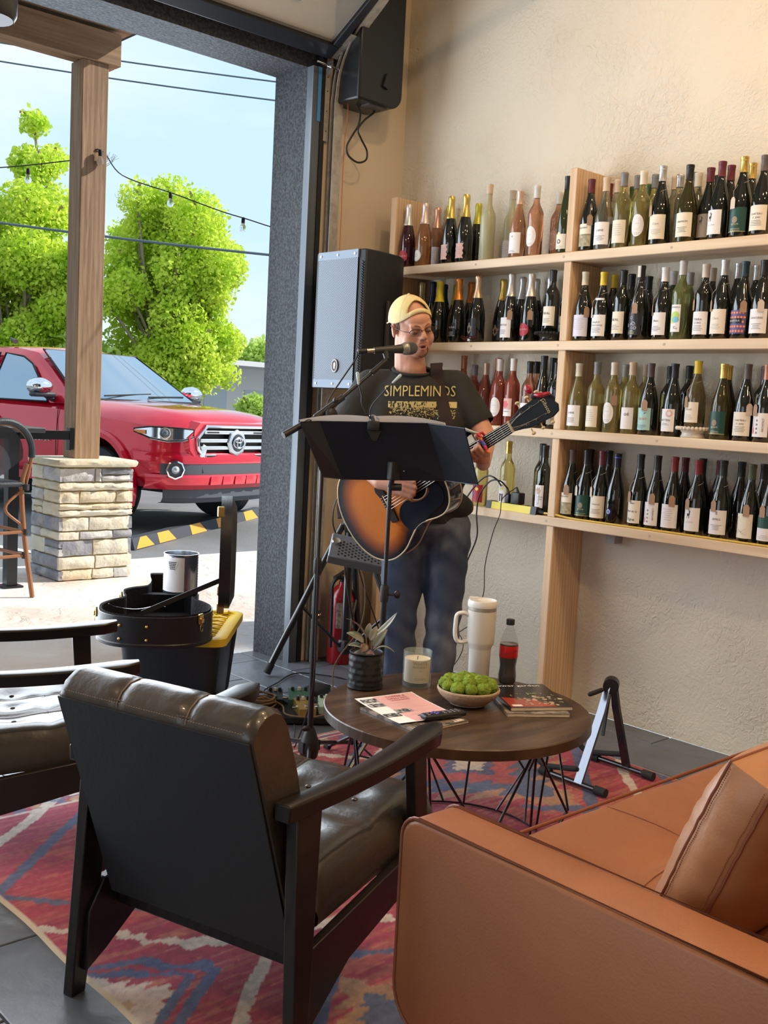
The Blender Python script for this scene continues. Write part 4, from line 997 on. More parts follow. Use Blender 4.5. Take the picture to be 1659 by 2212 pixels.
# ================================================================ coffee table
M_top = mat('rustic_top', (.050, .028, .018), .28, bump=(4, .15, 6, (1, 14, 1)), var=(3.5, (.12, .075, .045), .40, .75, 8, (1, 5, 1)))
CT = Vector((2.44, 2.265, 0))
ct = thing('coffee_table', 'round dark wood coffee table on black wire hairpin base', 'table', CT)
MB().lathe([(0, .415), (.425, .415), (.430, .418), (.430, .447), (.427, .450), (0, .450)], n=96).build('tabletop', M_top, ct, 30)
N8 = 6
def pol(r, a, z): return Vector((r*math.cos(a), r*math.sin(a), z))
a00 = math.radians(-30)
ring = MB().tube([pol(.325, 2*pi*k/48, .409) for k in range(48)], .0035, 6, closed=True).build('ring', BLACKM, ct)
for k in range(N8):
    a = a00+2*pi*k/N8; s_ = 2*pi/N8
    T = pol(.335, a, .408); Kl = pol(.375, a-s_*.47, .165); Kr = pol(.375, a+s_*.47, .165)
    lg = MB()
    lg.tube([T, Kr, pol(.31, a+s_*.30, RZ+.003)], .0042, 8); lg.tube([T, Kl, pol(.31, a-s_*.30, RZ+.003)], .0042, 8)
    lg.tube([T, pol(.31, a+s_*.08, RZ+.003)], .0040, 8)
    lg.build('leg', BLACKM, ct)
MB().tube([pol(.31, 2*pi*k/48, RZ+.0035) for k in range(48)], .0035, 6, closed=True).build('ring', BLACKM, ct)
# ================================================================ things on the coffee table
TZ = .4504
# plant pot
pp = thing('potted_plant', 'small rubber plant with silvery leaves in a scalloped black pot', 'plant', (2.338, 2.600, TZ))
mb = MB(); n = 48; rows = []
for j in range(27):
    z = .008+.112*j/26; row = []
    for k in range(n+1):
        a = 2*pi*k/n; ph = j/26*5.0; u = (k/n*12+(int(ph) % 2)*.5) % 1; v = ph % 1
        r = .0575+.0028*(1-abs(2*u-1)**1.5*(.5+.5*v)-.6*v) if 1 < j < 24 else .0575
        row.append((r*math.cos(a), r*math.sin(a), z))
    rows.append(row)
mb.grid(rows).lathe([(.0575, .120), (.0582, .123), (.055, .124), (.0535, .120), (.0535, .100), (.0, .100)], n=n); mb.lathe([(.0, .008), (.0575, .008)], n=n)
mb.build('pot', mat('matte_black_ceramic', (.014, .014, .016), .38), pp, 50)
MB().lathe([(0, 0), (.056, 0), (.0605, .004), (.0605, .010), (.0565, .011), (.0565, .005), (0, .005)], n=40).build('saucer', MATS['matte_black_ceramic'], pp)
MB().lathe([(0, .103), (.0532, .101)], n=24).build('soil', mat('soil', (.03, .018, .012), .9), pp)
M_leaf = mat('rubber_leaf', (.16, .19, .15), .28, var=(14, (.30, .30, .24), .4, .65)); M_leafb = mat('rubber_leaf_rosy', (.14, .085, .07), .35, var=(20, (.34, .17, .12), .5, .75))
def leaf(parent, base, tip, w, curl, m, nrm=(0, 0, 1), name='leaf'):
    base = Vector(base); tip = Vector(tip); d = tip-base; Ln = d.length; d.normalize(); nr = Vector(nrm); nr = (nr-d*nr.dot(d)).normalized(); sd = d.cross(nr); rows = []
    for i in range(11):
        f = i/10; ww = w*math.sin(pi*min(f*1.0, 1)**.8)**.75*(1 if f < .98 else .3)+.0006; c = base+d*Ln*f+nr*(curl*4*f*(1-f))
        rows.append([c+sd*ww*s+nr*(abs(s)*ww*.30) for s in (-1, -.6, -.15, 0, .15, .6, 1)])
    mb = MB().grid(rows); ob = mb.build(name, m, parent, 80); so_ = ob.modifiers.new('t', 'SOLIDIFY'); so_.thickness = .0009
    return ob
# stems + leaves. local x right-ish along camera right (.737,-.676)
rv = Vector((.737, -.676, 0)); uv = Vector((0, 0, 1)); fv = Vector((.676, .737, 0))
def Q(x, z, y=0): return rv*x+uv*z+fv*y
stm = MB()
for a, b in ((Q(0, .10), Q(-.004, .17, 0)), (Q(.012, .10), Q(.018, .19, .01)), (Q(-.012, .10), Q(-.02, .155, -.01))): stm.tube([a, (a+b)/2+Q(.003, 0), b], [.003, .0025, .002], 6)
stm.build('stem', mat('stem', (.16, .09, .04), .6), pp)
LV = [((-.002, .165, 0), (-.074, .235, -.01), .013, .012, 1, (.3, .2, 1)), ((.020, .175, 0), (.096, .262, .0), .011, -.010, 0, (-.3, -.6, .7)), ((.022, .14, 0), (.066, .205, -.01), .013, .004, 0, (-.2, -.9, .4)),
      ((-.01, .155, -.01), (-.070, .188, -.02), .019, .006, 0, (0, -.5, 1)), ((-.01, .135, -.01), (-.062, .148, -.03), .015, .006, 0, (0, -.4, 1)), ((0, .12, -.01), (-.052, .105, -.03), .012, .008, 0, (0, -.6, 1)),
      ((.01, .13, -.01), (.018, .085, -.045), .014, .006, 1, (0, -1, .3)), ((.02, .125, -.01), (.094, .13, -.02), .009, .018, 0, (0, 0, 1)), ((.0, .15, -.01), (-.022, .125, -.035), .014, .004, 1, (0, -1, .3)),
      ((.01, .16, .0), (.030, .21, .01), .012, .004, 0, (0, -1, .2)), ((.0, .165, .02), (.005, .215, .03), .012, .004, 0, (0, -1, .2)), ((.02, .13, .01), (.05, .155, .04), .012, .006, 1, (0, -.6, 1)), ((-.005, .125, 0), (-.045, .09, .02), .011, .004, 1, (0, -.6, 1))]
for a, b, w_, c_, k_, nn in LV: leaf(pp, Q(a[0], a[1], a[2]), Q(b[0], b[1], b[2]), w_, c_, M_leafb if k_ else M_leaf, Q(nn[0], nn[2], nn[1]))
# candle
cd = thing('jar_candle', 'cream candle in clear glass tumbler lettered WHITE PATCHOULI', 'candle', (2.508, 2.525, TZ), -0.74215)
MB().lathe([(0, 0), (.047, 0), (.049, .003), (.0495, .122), (.0475, .123), (.0455, .120), (.045, .020), (.040, .016), (0, .016)], n=48).build('glass', mat('candle_glass', (.45, .52, .50), .02, alpha=.20, spec=1.0), cd)
MB().lathe([(0, .0165), (.0435, .0165), (.0442, .022), (.0442, .096), (.041, .092), (0, .090)], n=40).build('wax', mat('wax', (.84, .74, .56), .5), cd)
MB().tube([(0, 0, .09), (.001, 0, .102)], .0014, 6).build('wick', INK, cd)
lb = MB(); rr = .0500
def CT_(x, z, o=0): a = x/rr+.18; return Vector(((rr+o)*math.sin(a), -(rr+o)*math.cos(a), z))
for s_, sz, z in (('WHITE', .017, .086), ('PATCHOULI', .0095, .073), ('CANDLE', .004, .060), ('net wt', .005, .043)):
    v, f = textmesh(s_, sz); lb.add([CT_(p[0], z+p[1]) for p in v], f)
for z in (.034, .030): lb.grid([[CT_(-.018+.036*k/8, z+q) for k in range(9)] for q in (0, .001)])
lb.build('lettering', mat('grey_brown_ink', (.25, .21, .15), .6), cd)
# moss bowl
bw = thing('moss_bowl', 'ribbed beige bowl heaped with bright green moss', 'bowl', (2.487, 2.262, TZ))
pr = [(0, .0), (.045, .0), (.060, .006)]+[(.060+.042*math.sin(i/12*pi/2)+.0011*(i % 2), .008+.048*i/12) for i in range(13)]+[(.098, .058), (.096, .052), (.0, .030)]
MB().lathe(pr, n=56).build('bowl', mat('ribbed_clay', (.44, .34, .24), .85, bump=(70, .4)), bw)
M_moss = mat('moss', (.16, .26, .02), .95, var=(60, (.30, .42, .05), .35, .7), bump=(140, 1.0, 5))
q = random.Random(4)
for i in range(19):
    a = 2*pi*i/11 if i < 11 else 2*pi*i/7+.3; r = .075 if i < 11 else .038
    if i == 18: r = 0
    x, y = r*math.cos(a), r*math.sin(a); R_ = q.uniform(.020, .026); zc = .056+.026*(1-(r/.10)**2)
    mb = MB(); m_, n_ = 12, 20; vs = []
    for j in range(m_+1):
        th = pi*j/m_
        for k in range(n_):
            ph = 2*pi*k/n_; rr_ = R_*(1+q.uniform(-.10, .10)); vs.append((x+rr_*math.sin(th)*math.cos(ph), y+rr_*math.sin(th)*math.sin(ph), zc+rr_*.85*math.cos(th)))
    mb.add(vs, [(j*n_+k, j*n_+(k+1) % n_, (j+1)*n_+(k+1) % n_, (j+1)*n_+k) for j in range(m_) for k in range(n_)]).build('moss_clump', M_moss, bw, 180)
# tumbler
tb = thing('travel_tumbler', 'tall pale cream insulated tumbler with handle, standing behind moss bowl', 'cup', (2.735, 2.445, TZ), -0.74215)
M_tum = mat('cream_powdercoat', (.66, .63, .58), .42, bump=(400, .03))
MB().lathe([(0, 0), (.034, 0), (.0365, .003), (.0385, .118), (.040, .124), (.0475, .140), (.0485, .146), (.0500, .250), (.0495, .256)], n=48, capt=False).build('body', M_tum, tb, 40)
MB().lathe([(.0492, .256), (.0497, .258), (.0497, .268), (.0475, .269)], n=48, capt=False, capb=False).build('steel_rim', STEEL, tb)
MB().lathe([(.0475, .268), (.0515, .269), (.0525, .274), (.0525, .284), (.050, .292), (.047, .293), (.046, .288), (0, .287)], n=48).box((-.032, 0, .295), (.03, .022, .012)).build('lid', mat('white_lid', (.78, .77, .74), .3), tb)
h_ = catmull([(-.046, 0, .236), (-.066, 0, .243), (-.087, 0, .235), (-.091, 0, .205), (-.091, 0, .165), (-.083, 0, .143), (-.066, 0, .138), (-.044, 0, .144)], 6)
mb = MB().tube(h_, .0075, 12); mb.v = [(x, y*1.5, z) for x, y, z in mb.v]; mb.build('handle', M_tum, tb)
# cola bottle
cb = thing('cola_bottle', 'plastic cola bottle with red label and black cap, half full, on table', 'bottle', (2.800, 2.368, TZ), -0.74215)
pf = [(0, .004), (.020, .0), (.027, .004), (.0315, .012), (.0325, .03), (.0295, .055), (.0285, .066), (.0315, .086), (.0325, .10), (.0325, .138), (.0315, .150), (.026, .172), (.0175, .192), (.0135, .203), (.0125, .212), (.0125, .216)]
cc = MB().lathe(pf, n=36, capt=False).build('bottle', mat('clear_plastic', (.25, .26, .26), .05, alpha=.16, spec=.8), cb, 60)
MB().lathe([(0, .006)]+[(r-.0012, z) for r, z in pf if .003 < z < .09]+[(.0313, .10), (.0313, .145), (0, .145)], n=32).build('cola', mat('cola', (.018, .004, .002), .05, coat=.3), cb)
lbo = MB().lathe([(.0329, .098), (.0331, .099), (.0331, .139), (.0329, .140)], n=36, capb=False, capt=False).build('label', mat('cola_red', (.50, .008, .010), .3), cb)
m = MB(); v, f = textmesh('Coca-Cola', .0145)
m.add([((.0335)*math.sin((p[0]+p[1]*.0)/.0335-.05), -(.0335)*math.cos(p[0]/.0335-.05), .118+p[1]+p[0]*.25) for p in v], f)
v, f = textmesh('ZERO SUGAR', .0055); m.add([(.0335*math.sin(p[0]/.0335+.05), -.0335*math.cos(p[0]/.0335+.05), .103+p[1]) for p in v], f); m.build('label_print', INK, lbo)
MB().lathe([(.0140, .212), (.0150, .2125), (.0150, .229), (.0140, .231), (0, .231)]+[], n=30).build('cap', BLACK, cb)
# magazines and leaflets
def magazine(label, c, rz, w, h, t, cover, prints, z0):
    o = thing('magazine', label, 'magazine', (c[0], c[1], z0), rz)
    MB().rbox((0, 0, t/2), (w-.003, h-.003, t-.0006), .0005, seg=1).build('pages', mat('page_edge', (.70, .62, .50), .8, bump=(900, .3)), o)
    cv = MB().box((0, 0, t), (w, h, .0005)).box((0, 0, .0002), (w, h, .0004)).box((-w/2, 0, t/2), (.0006, h, t)).build('cover', cover, o)
    for m_, mb_ in prints(w, h, t+.0004): mb_.build('cover_print', m_, cv)
    return o
def flat(pts, z): return MB().add([(x, y, z) for x, y in pts], [tuple(range(len(pts)))])
def T(s, size, x, y, z, rot=0, cond=1): return text_on(s, size, Matrix.Translation((x, y, z)) @ Matrix.Rotation(rot, 4, 'Z'), cond=cond)
M_cov1 = mat('cover_dark', (.018, .014, .012), .18); M_cov2 = mat('cover_grey', (.10, .09, .085), .18, var=(25, (.35, .30, .27), .45, .6))
M_flow = mat('cover_flowers', (.10, .11, .035), .25, var=(60, (.55, .45, .33), .45, .6, 5)); M_redc = mat('cover_red', (.36, .06, .04), .2)
def pr1(w, h, z):
    q = random.Random(3); fl_ = MB(); pt = MB()
    for i in range(60):
        x, y = q.uniform(-.06, w/2-.008), q.uniform(-h/2+.02, .03); r = q.uniform(.004, .011)*(1 if y < -.02 else .6); n_ = 7
        (fl_ if i % 3 else pt).add([(x+r*math.cos(2*pi*k/n_)*q.uniform(.6, 1.1), y+r*math.sin(2*pi*k/n_), z+i*.000008) for k in range(n_)], [tuple(range(n_))])
    return [(LBM['white'], T('flower garden', .030, 0, h/2-.022, z)), (M_flow, fl_), (LBM['skin'], pt), (M_redc, flat([(-w/2+.005, -h/2+.006), (w/2-.05, -h/2+.006), (0, -.05), (-w/2+.005, -.02)], z-.0001)), (LBM['white'], flat([(-w/2+.012, -h/2+.01), (-w/2+.045, -h/2+.01), (-w/2+.045, -h/2+.03), (-w/2+.012, -h/2+.03)], z+.0006)), (LBM['lime'], T('fresh', .018, .02, .02, z+.0006))]
magazine('thick magazine lying underneath the flower magazine, right side of table', (2.655, 2.150), math.radians(-35), .205, .27, .011, M_cov2, lambda w, h, z: [(LBM['tan'], flat([(-.05, -.05), (.05, -.05), (.05, .05)], z))], TZ)
magazine('thick magazine with dark flower cover on top, right of the moss bowl', (2.678, 2.172), math.radians(-30), .21, .275, .012, M_cov1, pr1, TZ+.0118)
def pr2(w, h, z):
    q = random.Random(8); mb = MB()
    for i in range(14): mb.add([(x, y, z) for x, y in ((-.09+i*.012, -.12), (-.085+i*.012, -.12), (-.085+i*.012, -.12+q.uniform(.01, .05)), (-.09+i*.012, -.12+q.uniform(.01, .05)))], [(0, 1, 2, 3)])
    return [(LBM['red'], T('O', .05, -.06, h/2-.04, z)), (LBM['white'], flat([(w/2-.05, -h/2+.01), (w/2-.01, -h/2+.01), (w/2-.01, -h/2+.035), (w/2-.05, -h/2+.035)], z)), (LBM['tan'], mb)]
magazine('grey covered magazine lying under the pink leaflet, left side of table', (2.245, 2.262), math.radians(-3), .21, .275, .007, M_cov2, pr2, TZ)
fy = thing('leaflet', 'pink and white event leaflet with photos lying on grey magazine', 'leaflet', (2.262, 2.318, TZ+.0078), math.radians(-12))
def bend(mb): 
    mb.v = [(x, y, z+.004*max(0, abs(y)/.14)**3+.002*max(0, (x+.02)/.1)) for x, y, z in mb.v]; return mb
M_pk = mat('leaflet_pink', (.74, .42, .41), .55)
def gridsheet(x0, x1, y0, y1, z): return MB().grid([[(x0+(x1-x0)*i/8, y0+(y1-y0)*j/8, z) for j in range(9)] for i in range(9)])
sh_ = bend(gridsheet(-.108, .108, -.14, .14, .0006)).build('sheet', WHITE, fy)
bend(gridsheet(-.045, .103, -.135, .135, .0010)).build('pink_panel', M_pk, sh_)
tx = MB(); 
for s_, sz, x, y in (('COFFEE &', .017, .03, .118), ('OPEN MIC', .017, .03, .100), ('WEEKEND', .015, .03, .083)): text_on(s_, sz, Matrix.Translation((x, y, .0016)), tx)
bend(tx).build('heading', LBM['red'], sh_)
tx = MB()
for i in range(14):
    y = .066-i*.009-(i//4)*.006; w_ = .04+.018*math.sin(i*2.1)
    tx.add([(.03-w_, y, .0014), (.03+w_, y, .0014), (.03+w_, y+.002, .0014), (.03-w_, y+.002, .0014)], [(0, 1, 2, 3)])
bend(tx).build('text_lines', LBM['pink'], sh_)
for (x, y, c_) in ((-.072, .105, .3), (-.072, .060, .2), (-.02, -.02, .1), (.02, -.095, .25), (-.078, -.05, .3)):
    bend(gridsheet(x-.028, x+.028, y-.017, y+.017, .0018)).build('photo', mat('photo_grey', (.06, .06, .065), .4, var=(90, (.5, .5, .5), .45, .6, 3)), sh_)
# remote control
rc = thing('remote_control', 'black remote with purple keys lying on the leaflet edge', 'remote', (2.285, 2.175, TZ+.0135), math.radians(-12))
MB().rbox((0, 0, .008), (.150, .040, .016), .007, seg=3).build('body', BLACK, rc)
mb = MB(); [mb.rbox((x, y, .0165), (.008, .008, .003), .001, seg=1) for x, y in ((-.030, 0), (-.042, 0), (-.018, 0), (-.030, .011), (-.030, -.011))]; mb.build('keypad', mat('purple_keys', (.10, .07, .42), .4), rc)
for x in (.0, .018, .034, .05, -.058):
    for y in (-.010, .0, .010): MB().rbox((x, y, .0165), (.008, .006, .0025), .001, seg=1).build('key', mat('grey_keys', (.18, .18, .2), .5), rc)
# ================================================================ band equipment
BOLT = mat('bolt', (.5, .5, .5), .3, 1)
def V(*a): return Vector(a)
# loudspeaker on tripod
sk = thing('loudspeaker', 'black loudspeaker with perforated grey grille on tripod in the corner', 'speaker', (3.36, 4.085, 1.478))
H_ = .672
# plan outline (x back, y): front width .37, tapering back
pl = [(0, .15), (.012, .19), (.10, .192), (.27, .15), (.345, .10), (.345, -.10), (.27, -.15), (.10, -.192), (.012, -.19), (0, -.15)]
cab = bevel(MB().prism(pl, H_, Matrix.Identity(4)).build('cabinet', mat('speaker_black', (.012, .013, .016), .5, bump=(300, .1)), sk, 30), .006)
M_gr = mat('grille_grey', (.12, .145, .18), .45, .4)
MB().box((-.004, 0, .022), (.010, .305, .040)).box((-.004, 0, H_-.022), (.010, .305, .040)).build('front_strip', M_gr, sk)
gm = bpy.data.materials.new('perforated_grille'); gm.use_nodes = True; n = gm.node_tree; b = n.nodes['Principled BSDF']; b.inputs['Roughness'].default_value = .45; b.inputs['Metallic'].default_value = .3
tc_ = n.nodes.new('ShaderNodeTexCoord'); vor = n.nodes.new('ShaderNodeTexVoronoi'); vor.inputs['Scale'].default_value = 115; vor.inputs['Randomness'].default_value = .0
mpp = n.nodes.new('ShaderNodeMapping'); mpp.inputs['Scale'].default_value = (0, 1, 1); mpp.inputs['Rotation'].default_value = (.78, 0, 0)
rp = n.nodes.new('ShaderNodeValToRGB'); rp.color_ramp.interpolation = 'LINEAR'; rp.color_ramp.elements[0].position = .30; rp.color_ramp.elements[0].color = (.012, .013, .016, 1); rp.color_ramp.elements[1].position = .42; rp.color_ramp.elements[1].color = (.12, .145, .18, 1)
n.links.new(tc_.outputs['Object'], mpp.inputs[0]); n.links.new(mpp.outputs[0], vor.inputs['Vector']); n.links.new(vor.outputs['Distance'], rp.inputs[0]); n.links.new(rp.outputs[0], b.inputs['Base Color'])
MB().grid([[V(-.006-.004*math.cos(pi*t/2.2), y, z) for t, y in [(2*k/10-1, .150*(2*k/10-1)) for k in range(11)]] for z in np.linspace(.042, H_-.042, 8)]).build('grille', gm, sk)
# dark louvred flank beside the front
lv = MB()
for i in range(46): lv.box((.006, -.171, .05+i*.0125), (.006, .034, .004), rot=(math.radians(35), 0, math.radians(-18)))
lv.build('side_vents', BLACK, sk)['kind'] = 'stuff'
for z in (.022, H_-.022):
    for y in (-.13, 0, .13): MB().lathe([(0, 0), (.006, .0), (.006, .003), (0, .004)], (-.009, y, z), n=12, R=Euler((0, -pi/2, 0)).to_matrix()).build('screw', BOLT, sk)
lg = MB().ell((-.013, -.02, .110), (.003, .025, .034), n=24, m=10).build('badge', INK, sk)
MB().tube([V(-.0165, -.02+.021*math.cos(a), .110+.029*math.sin(a)) for a in [i*2*pi/28 for i in range(28)]], .0018, 6, closed=True).add([V(-.0175, -.02+p[0]*.001, .110+p[1]*.001) for p in ((-6, -14), (4, -14), (6, -4), (8, -2), (6, 4), (7, 9), (3, 15), (-4, 15), (-8, 9), (-7, 0), (-4, -5))], [tuple(range(11))]).build('emblem', LBM['white'], lg)
bevel(MB().prism([(.16, -.20), (.20, -.175), (.20, -.165), (.16, -.18)], .24, Matrix.Translation((0, 0, .20))).build('handle_recess', INK, sk), .004)
# tripod
M_tri = mat('tripod_black', (.010, .011, .014), .22, spec=.8)
ts = thing('speaker_tripod', 'black tripod stand with wide legs carrying the loudspeaker', 'stand', (3.545, 4.115, 0))
MB().tube([V(0, 0, .10), V(0, 0, .80)], .0225, 20).tube([V(0, 0, .78), V(0, 0, 1.476)], .0175, 16).build('pole', M_tri, ts)
MB().rbox((0, 0, .79), (.07, .07, .10), .014).build('upper_collar', BLACK, ts); MB().rbox((0, 0, .14), (.06, .06, .07), .012).build('lower_collar', BLACK, ts)
MB().tube([V(.03, -.02, .80), V(.075, -.03, .81)], .006, 8).ell((.082, -.031, .812), (.014,)*3).build('knob', BLACK, ts)
for a, r in ((math.atan2(4.255-4.115, 3.15-3.545), .42), (math.radians(-72), .44), (math.radians(35), .33)):
    d = V(math.cos(a), math.sin(a), 0); up_ = d*.045+V(0, 0, .78); ft = d*r+V(0, 0, .02)
    l_ = MB().tube([up_, ft], .0165, 14).build('leg', M_tri, ts)
    MB().tube([ft+(up_-ft).normalized()*.05, ft-(up_-ft).normalized()*.004], [.0195, .0205], 14).build('rubber_foot', RUBBER, l_)
    md = up_.lerp(ft, .55); MB().tube([d*.03+V(0, 0, .14), md], .009, 8).ell(md, (.014,)*3).build('brace', M_tri, ts)
# boom microphone stand
MS = V(2.500, 3.085, 0)
ms = thing('microphone_stand', 'black boom microphone stand rising beside the music stand', 'stand', MS)
MB().tube([V(0, 0, .10), V(0, 0, .78)], .0115, 14).build('lower_pole', BLACKM, ms); MB().tube([V(0, 0, .76), V(0, 0, 1.35)], .0085, 12).build('upper_pole', BLACKM, ms)
MB().lathe([(.014, 0), (.016, .01), (.016, .05), (.012, .06)], (0, 0, .755), n=16).build('clutch', BLACK, ms)
MB().lathe([(.018, .02), (.034, .04), (.040, .075), (.033, .11), (.022, .14), (.016, .155)], n=24).box((.0, .0, .08), (.085, .03, .04)).build('leg_hub', BLACK, ms)
MB().ell((-.035, -.02, .16), (.02, .009, .011)).build('knob', BLACK, ms)
for a in (math.radians(-130), math.radians(78), math.radians(14)):
    d = V(math.cos(a), math.sin(a), 0); l_ = MB().tube([d*.03+V(0, 0, .085), d*.30+V(0, 0, RZ+.012)], .0085, 10).build('leg', BLACKM, ms); MB().tube([d*.285+V(0, 0, RZ+.016), d*.315+V(0, 0, RZ+.0145)], .0125, 12).build('rubber_foot', RUBBER, l_)
PV = V(2.505, 3.085, 1.368)-MS; TL = V(2.331, 3.109, 1.276)-MS; HD = V(2.735, 3.01, 1.578)-MS
bm_ = MB().tube([TL+(PV-TL)*0, PV.lerp(TL, .05)], .0085, 12).tube([PV, HD], .0070, 12).build('boom_arm', BLACKM, ms)
MB().tube([TL, TL.lerp(PV, .42)], .0125, 12).build('counterweight', BLACK, bm_); MB().tube([PV.lerp(TL, .25), PV.lerp(HD, .28)], .0125, 12).build('sleeve', BLACK, bm_); MB().tube([HD.lerp(PV, .26), HD], .0105, 12).build('tip', BLACK, bm_)
MB().ell(PV+V(.012, -.02, -.010), (.028, .018, .028)).build('pivot_joint', BLACK, ms); MB().ell(PV+V(.03, -.02, .045), (.011,)*3).build('knob', BLACK, ms)
MB().tube([HD, V(2.748, 3.035, 1.606)-MS], [.009, .012], 10).build('clip', BLACK, ms)
A_ = V(2.687, 3.060, 1.609); B_ = V(2.875, 3.004, 1.633); D_ = (B_-A_).normalized()
mc = thing('microphone', 'black vocal microphone with grey mesh head at the singers mouth', 'microphone', A_)
def al(*rz): return [(V(0, 0, 0)+D_*(z), r) for r, z in rz]
def tubeal(l, n=18): return MB().tube([p for p, r in l], [r for p, r in l], n)
tubeal(al((.0095, -.012), (.0100, -.03+.05), (.0115, .022))).build('connector', mat('nickel', (.5, .45, .38), .25, 1), mc)
tubeal(al((.006, -.050), (.009, -.048), (.0095, -.012))).build('cable_plug', BLACK, mc)
tubeal(al((.0115, .02), (.0125, .03), (.0165, .12), (.0185, .138))).build('handle', mat('mic_grey', (.028, .03, .028), .45), mc)
tubeal(al((.0188, .138), (.0245, .150), (.0252, .156), (.0252, .160), (.0245, .164))).build('collar', mat('mic_silver', (.30, .30, .28), .35, .6), mc)
tubeal(al((.0245, .164), (.0250, .172), (.0240, .185), (.020, .196), (.012, .203), (.004, .205)), 24).build('mesh_head', mat('mic_mesh', (.13, .135, .125), .5, .4, bump=(900, .8)), mc)
# music stand
DK = thing('music_stand', 'black folding-wing music stand seen from its back, song sheets on it', 'stand', (2.70, 2.905, 0)); O_ = V(2.70, 2.905, 0)
def PX(*p): return V(*p)-O_
cTL, cTR, cBR, cBL = PX(2.456, 3.057, 1.333), PX(2.725, 2.757, 1.346), PX(2.823, 2.748, 1.136), PX(2.558, 3.030, 1.120)
wL, wLb, wR, wRb = PX(2.378, 3.073, 1.327), PX(2.485, 3.057, 1.127), PX(2.735, 2.583, 1.338), PX(2.825, 2.583, 1.134)
M_desk = mat('desk_black', (.010, .012, .020), .30, bump=(60, .03))
def slabq(a, b, c, d, t=.0022):
    nn = (b-a).cross(d-a).normalized()*t; return MB().add([a, b, c, d, a+nn, b+nn, c+nn, d+nn], [(0, 1, 2, 3), (7, 6, 5, 4), (0, 4, 5, 1), (1, 5, 6, 2), (2, 6, 7, 3), (3, 7, 4, 0)])
slabq(cTL, cTR, cBR, cBL).build('desk_panel', M_desk, DK, False); slabq(wL, cTL, cBL, wLb).build('desk_wing', M_desk, DK, False); slabq(cTR, wR, wRb, cBR).build('desk_wing', M_desk, DK, False)
e = MB().tube([wL, cTL, cTR, wR], .0022, 6).tube([wLb, cBL, cBR, wRb], .0022, 6); e.tube([wL, wLb], .0022, 6).tube([wR, wRb], .0022, 6).build('edge', M_desk, DK)
lip = (cBL-cTL).cross(cTR-cTL).normalized()*-.0
bk_ = ((cTR-cTL).cross(cBL-cTL)).normalized()
if bk_.y < 0: bk_ = -bk_
slabq(cBL, cBR, cBR+bk_*.03, cBL+bk_*.03).build('lip', M_desk, DK, False)
cm_ = (cBL+cBR)/2+V(0, 0, .035)
PT = V(-.012, 0, 1.10)
MB().rbox(cm_+V(-.01, -.01, .0), (.05, .03, .07), .006).build('bracket', BLACK, DK)
MB().tube([cm_, PT+V(0, 0, .0)], .011, 10).tube([PT, PT+V(.035, -.025, 0)], .014, 12).build('tilt_joint', BLACK, DK)
for dx, dz in ((0, .05), (-.03, .01), (.012, .012), (.022, -.02), (-.016, -.02)): MB().ell(cm_+V(dx-.004, -dx-.012, dz+.02), (.003,)*3, n=8, m=6).build('rivet', BOLT, DK)
MB().tube([V(-.012, 0, .66), PT], .0085, 12).build('upper_pole', BLACKM, DK); MB().tube([V(-.012, 0, .16), V(-.012, 0, .70)], .0118, 14).build('lower_pole', BLACKM, DK)
MB().lathe([(.0155, 0), (.0165, .01), (.0165, .055), (.013, .065)], (-.012, 0, .66), n=16).build('clutch', BLACK, DK); MB().tube([V(-.012, 0, .69), V(.022, -.028, .69)], .005, 8).ell((.026, -.031, .69), (.013, .013, .016)).build('knob', BLACK, DK)
MB().lathe([(.02, 0), (.022, .03), (.016, .05)], (-.012, 0, .14), n=14).build('leg_hub', BLACK, DK)
for a in (math.radians(18), math.radians(-160), math.radians(95)):
    d = V(math.cos(a), math.sin(a), 0); l_ = MB().tube([d*.02+V(-.012, 0, .17), d*.27+V(-.012, 0, RZ+.011)], .0075, 8).build('leg', BLACKM, DK); MB().tube([d*.255+V(-.012, 0, RZ+.014), d*.28+V(-.012, 0, RZ+.012)], .0105, 10).build('rubber_foot', RUBBER, l_)
    MB().tube([V(-.012, 0, .04)+d*.0, d*.14+V(-.012, 0, .095)], .004, 6).build('brace', BLACKM, DK)
# song book standing on the desk
up = (cTL-cBL).normalized(); rt_ = (cTR-cTL).normalized()
sb = thing('song_book', 'open white binder of song sheets resting on the music stand', 'book', O_)
def pageblock(x0, x1, h0, h1, y0, t):
    n_ = 10; rows = []; q = random.Random(int(x0*100))
    F = []; B = []
    for i in range(n_+1):
        f = i/n_; x = x0+(x1-x0)*f; h = h0+(h1-h0)*f+.010*math.sin(pi*f); b0 = cBL+rt_*x+bk_*(.004); F.append([b0+bk_*y0*math.sin(pi*f*.9+.1), b0+up*h+bk_*(y0*math.sin(pi*f*.9+.1))]); B.append([b0+bk_*(y0*math.sin(pi*f)+t), b0+up*(h-.006)+bk_*(y0*math.sin(pi*f)+t)])
    return MB().loft([[F[i][0], F[i][1], B[i][1], B[i][0]] for i in range(n_+1)])
Lc = (cTR-cTL).length; Hc = (cTL-cBL).length
M_pg = mat('sheet_edges', (.78, .74, .74), .8, bump=(700, .3))
pageblock(-.075, Lc*.46, Hc+.004, Hc+.022, .008, .022).build('page_block', M_pg, sb, 30); pageblock(Lc*.52, Lc+.06, Hc+.024, Hc+.004, .008, .02).build('page_block', M_pg, sb, 30)
MB().tube(catmull([cBL+rt_*(Lc*.47)+up*Hc+bk_*.006, cBL+rt_*(Lc*.48)+up*(Hc+.022)+bk_*.01, cBL+rt_*(Lc*.52)+up*(Hc+.026)+bk_*.01, cBL+rt_*(Lc*.56)+up*(Hc+.012)+bk_*.006], 5), .003, 6).build('binder_ring', CHROME, sb)
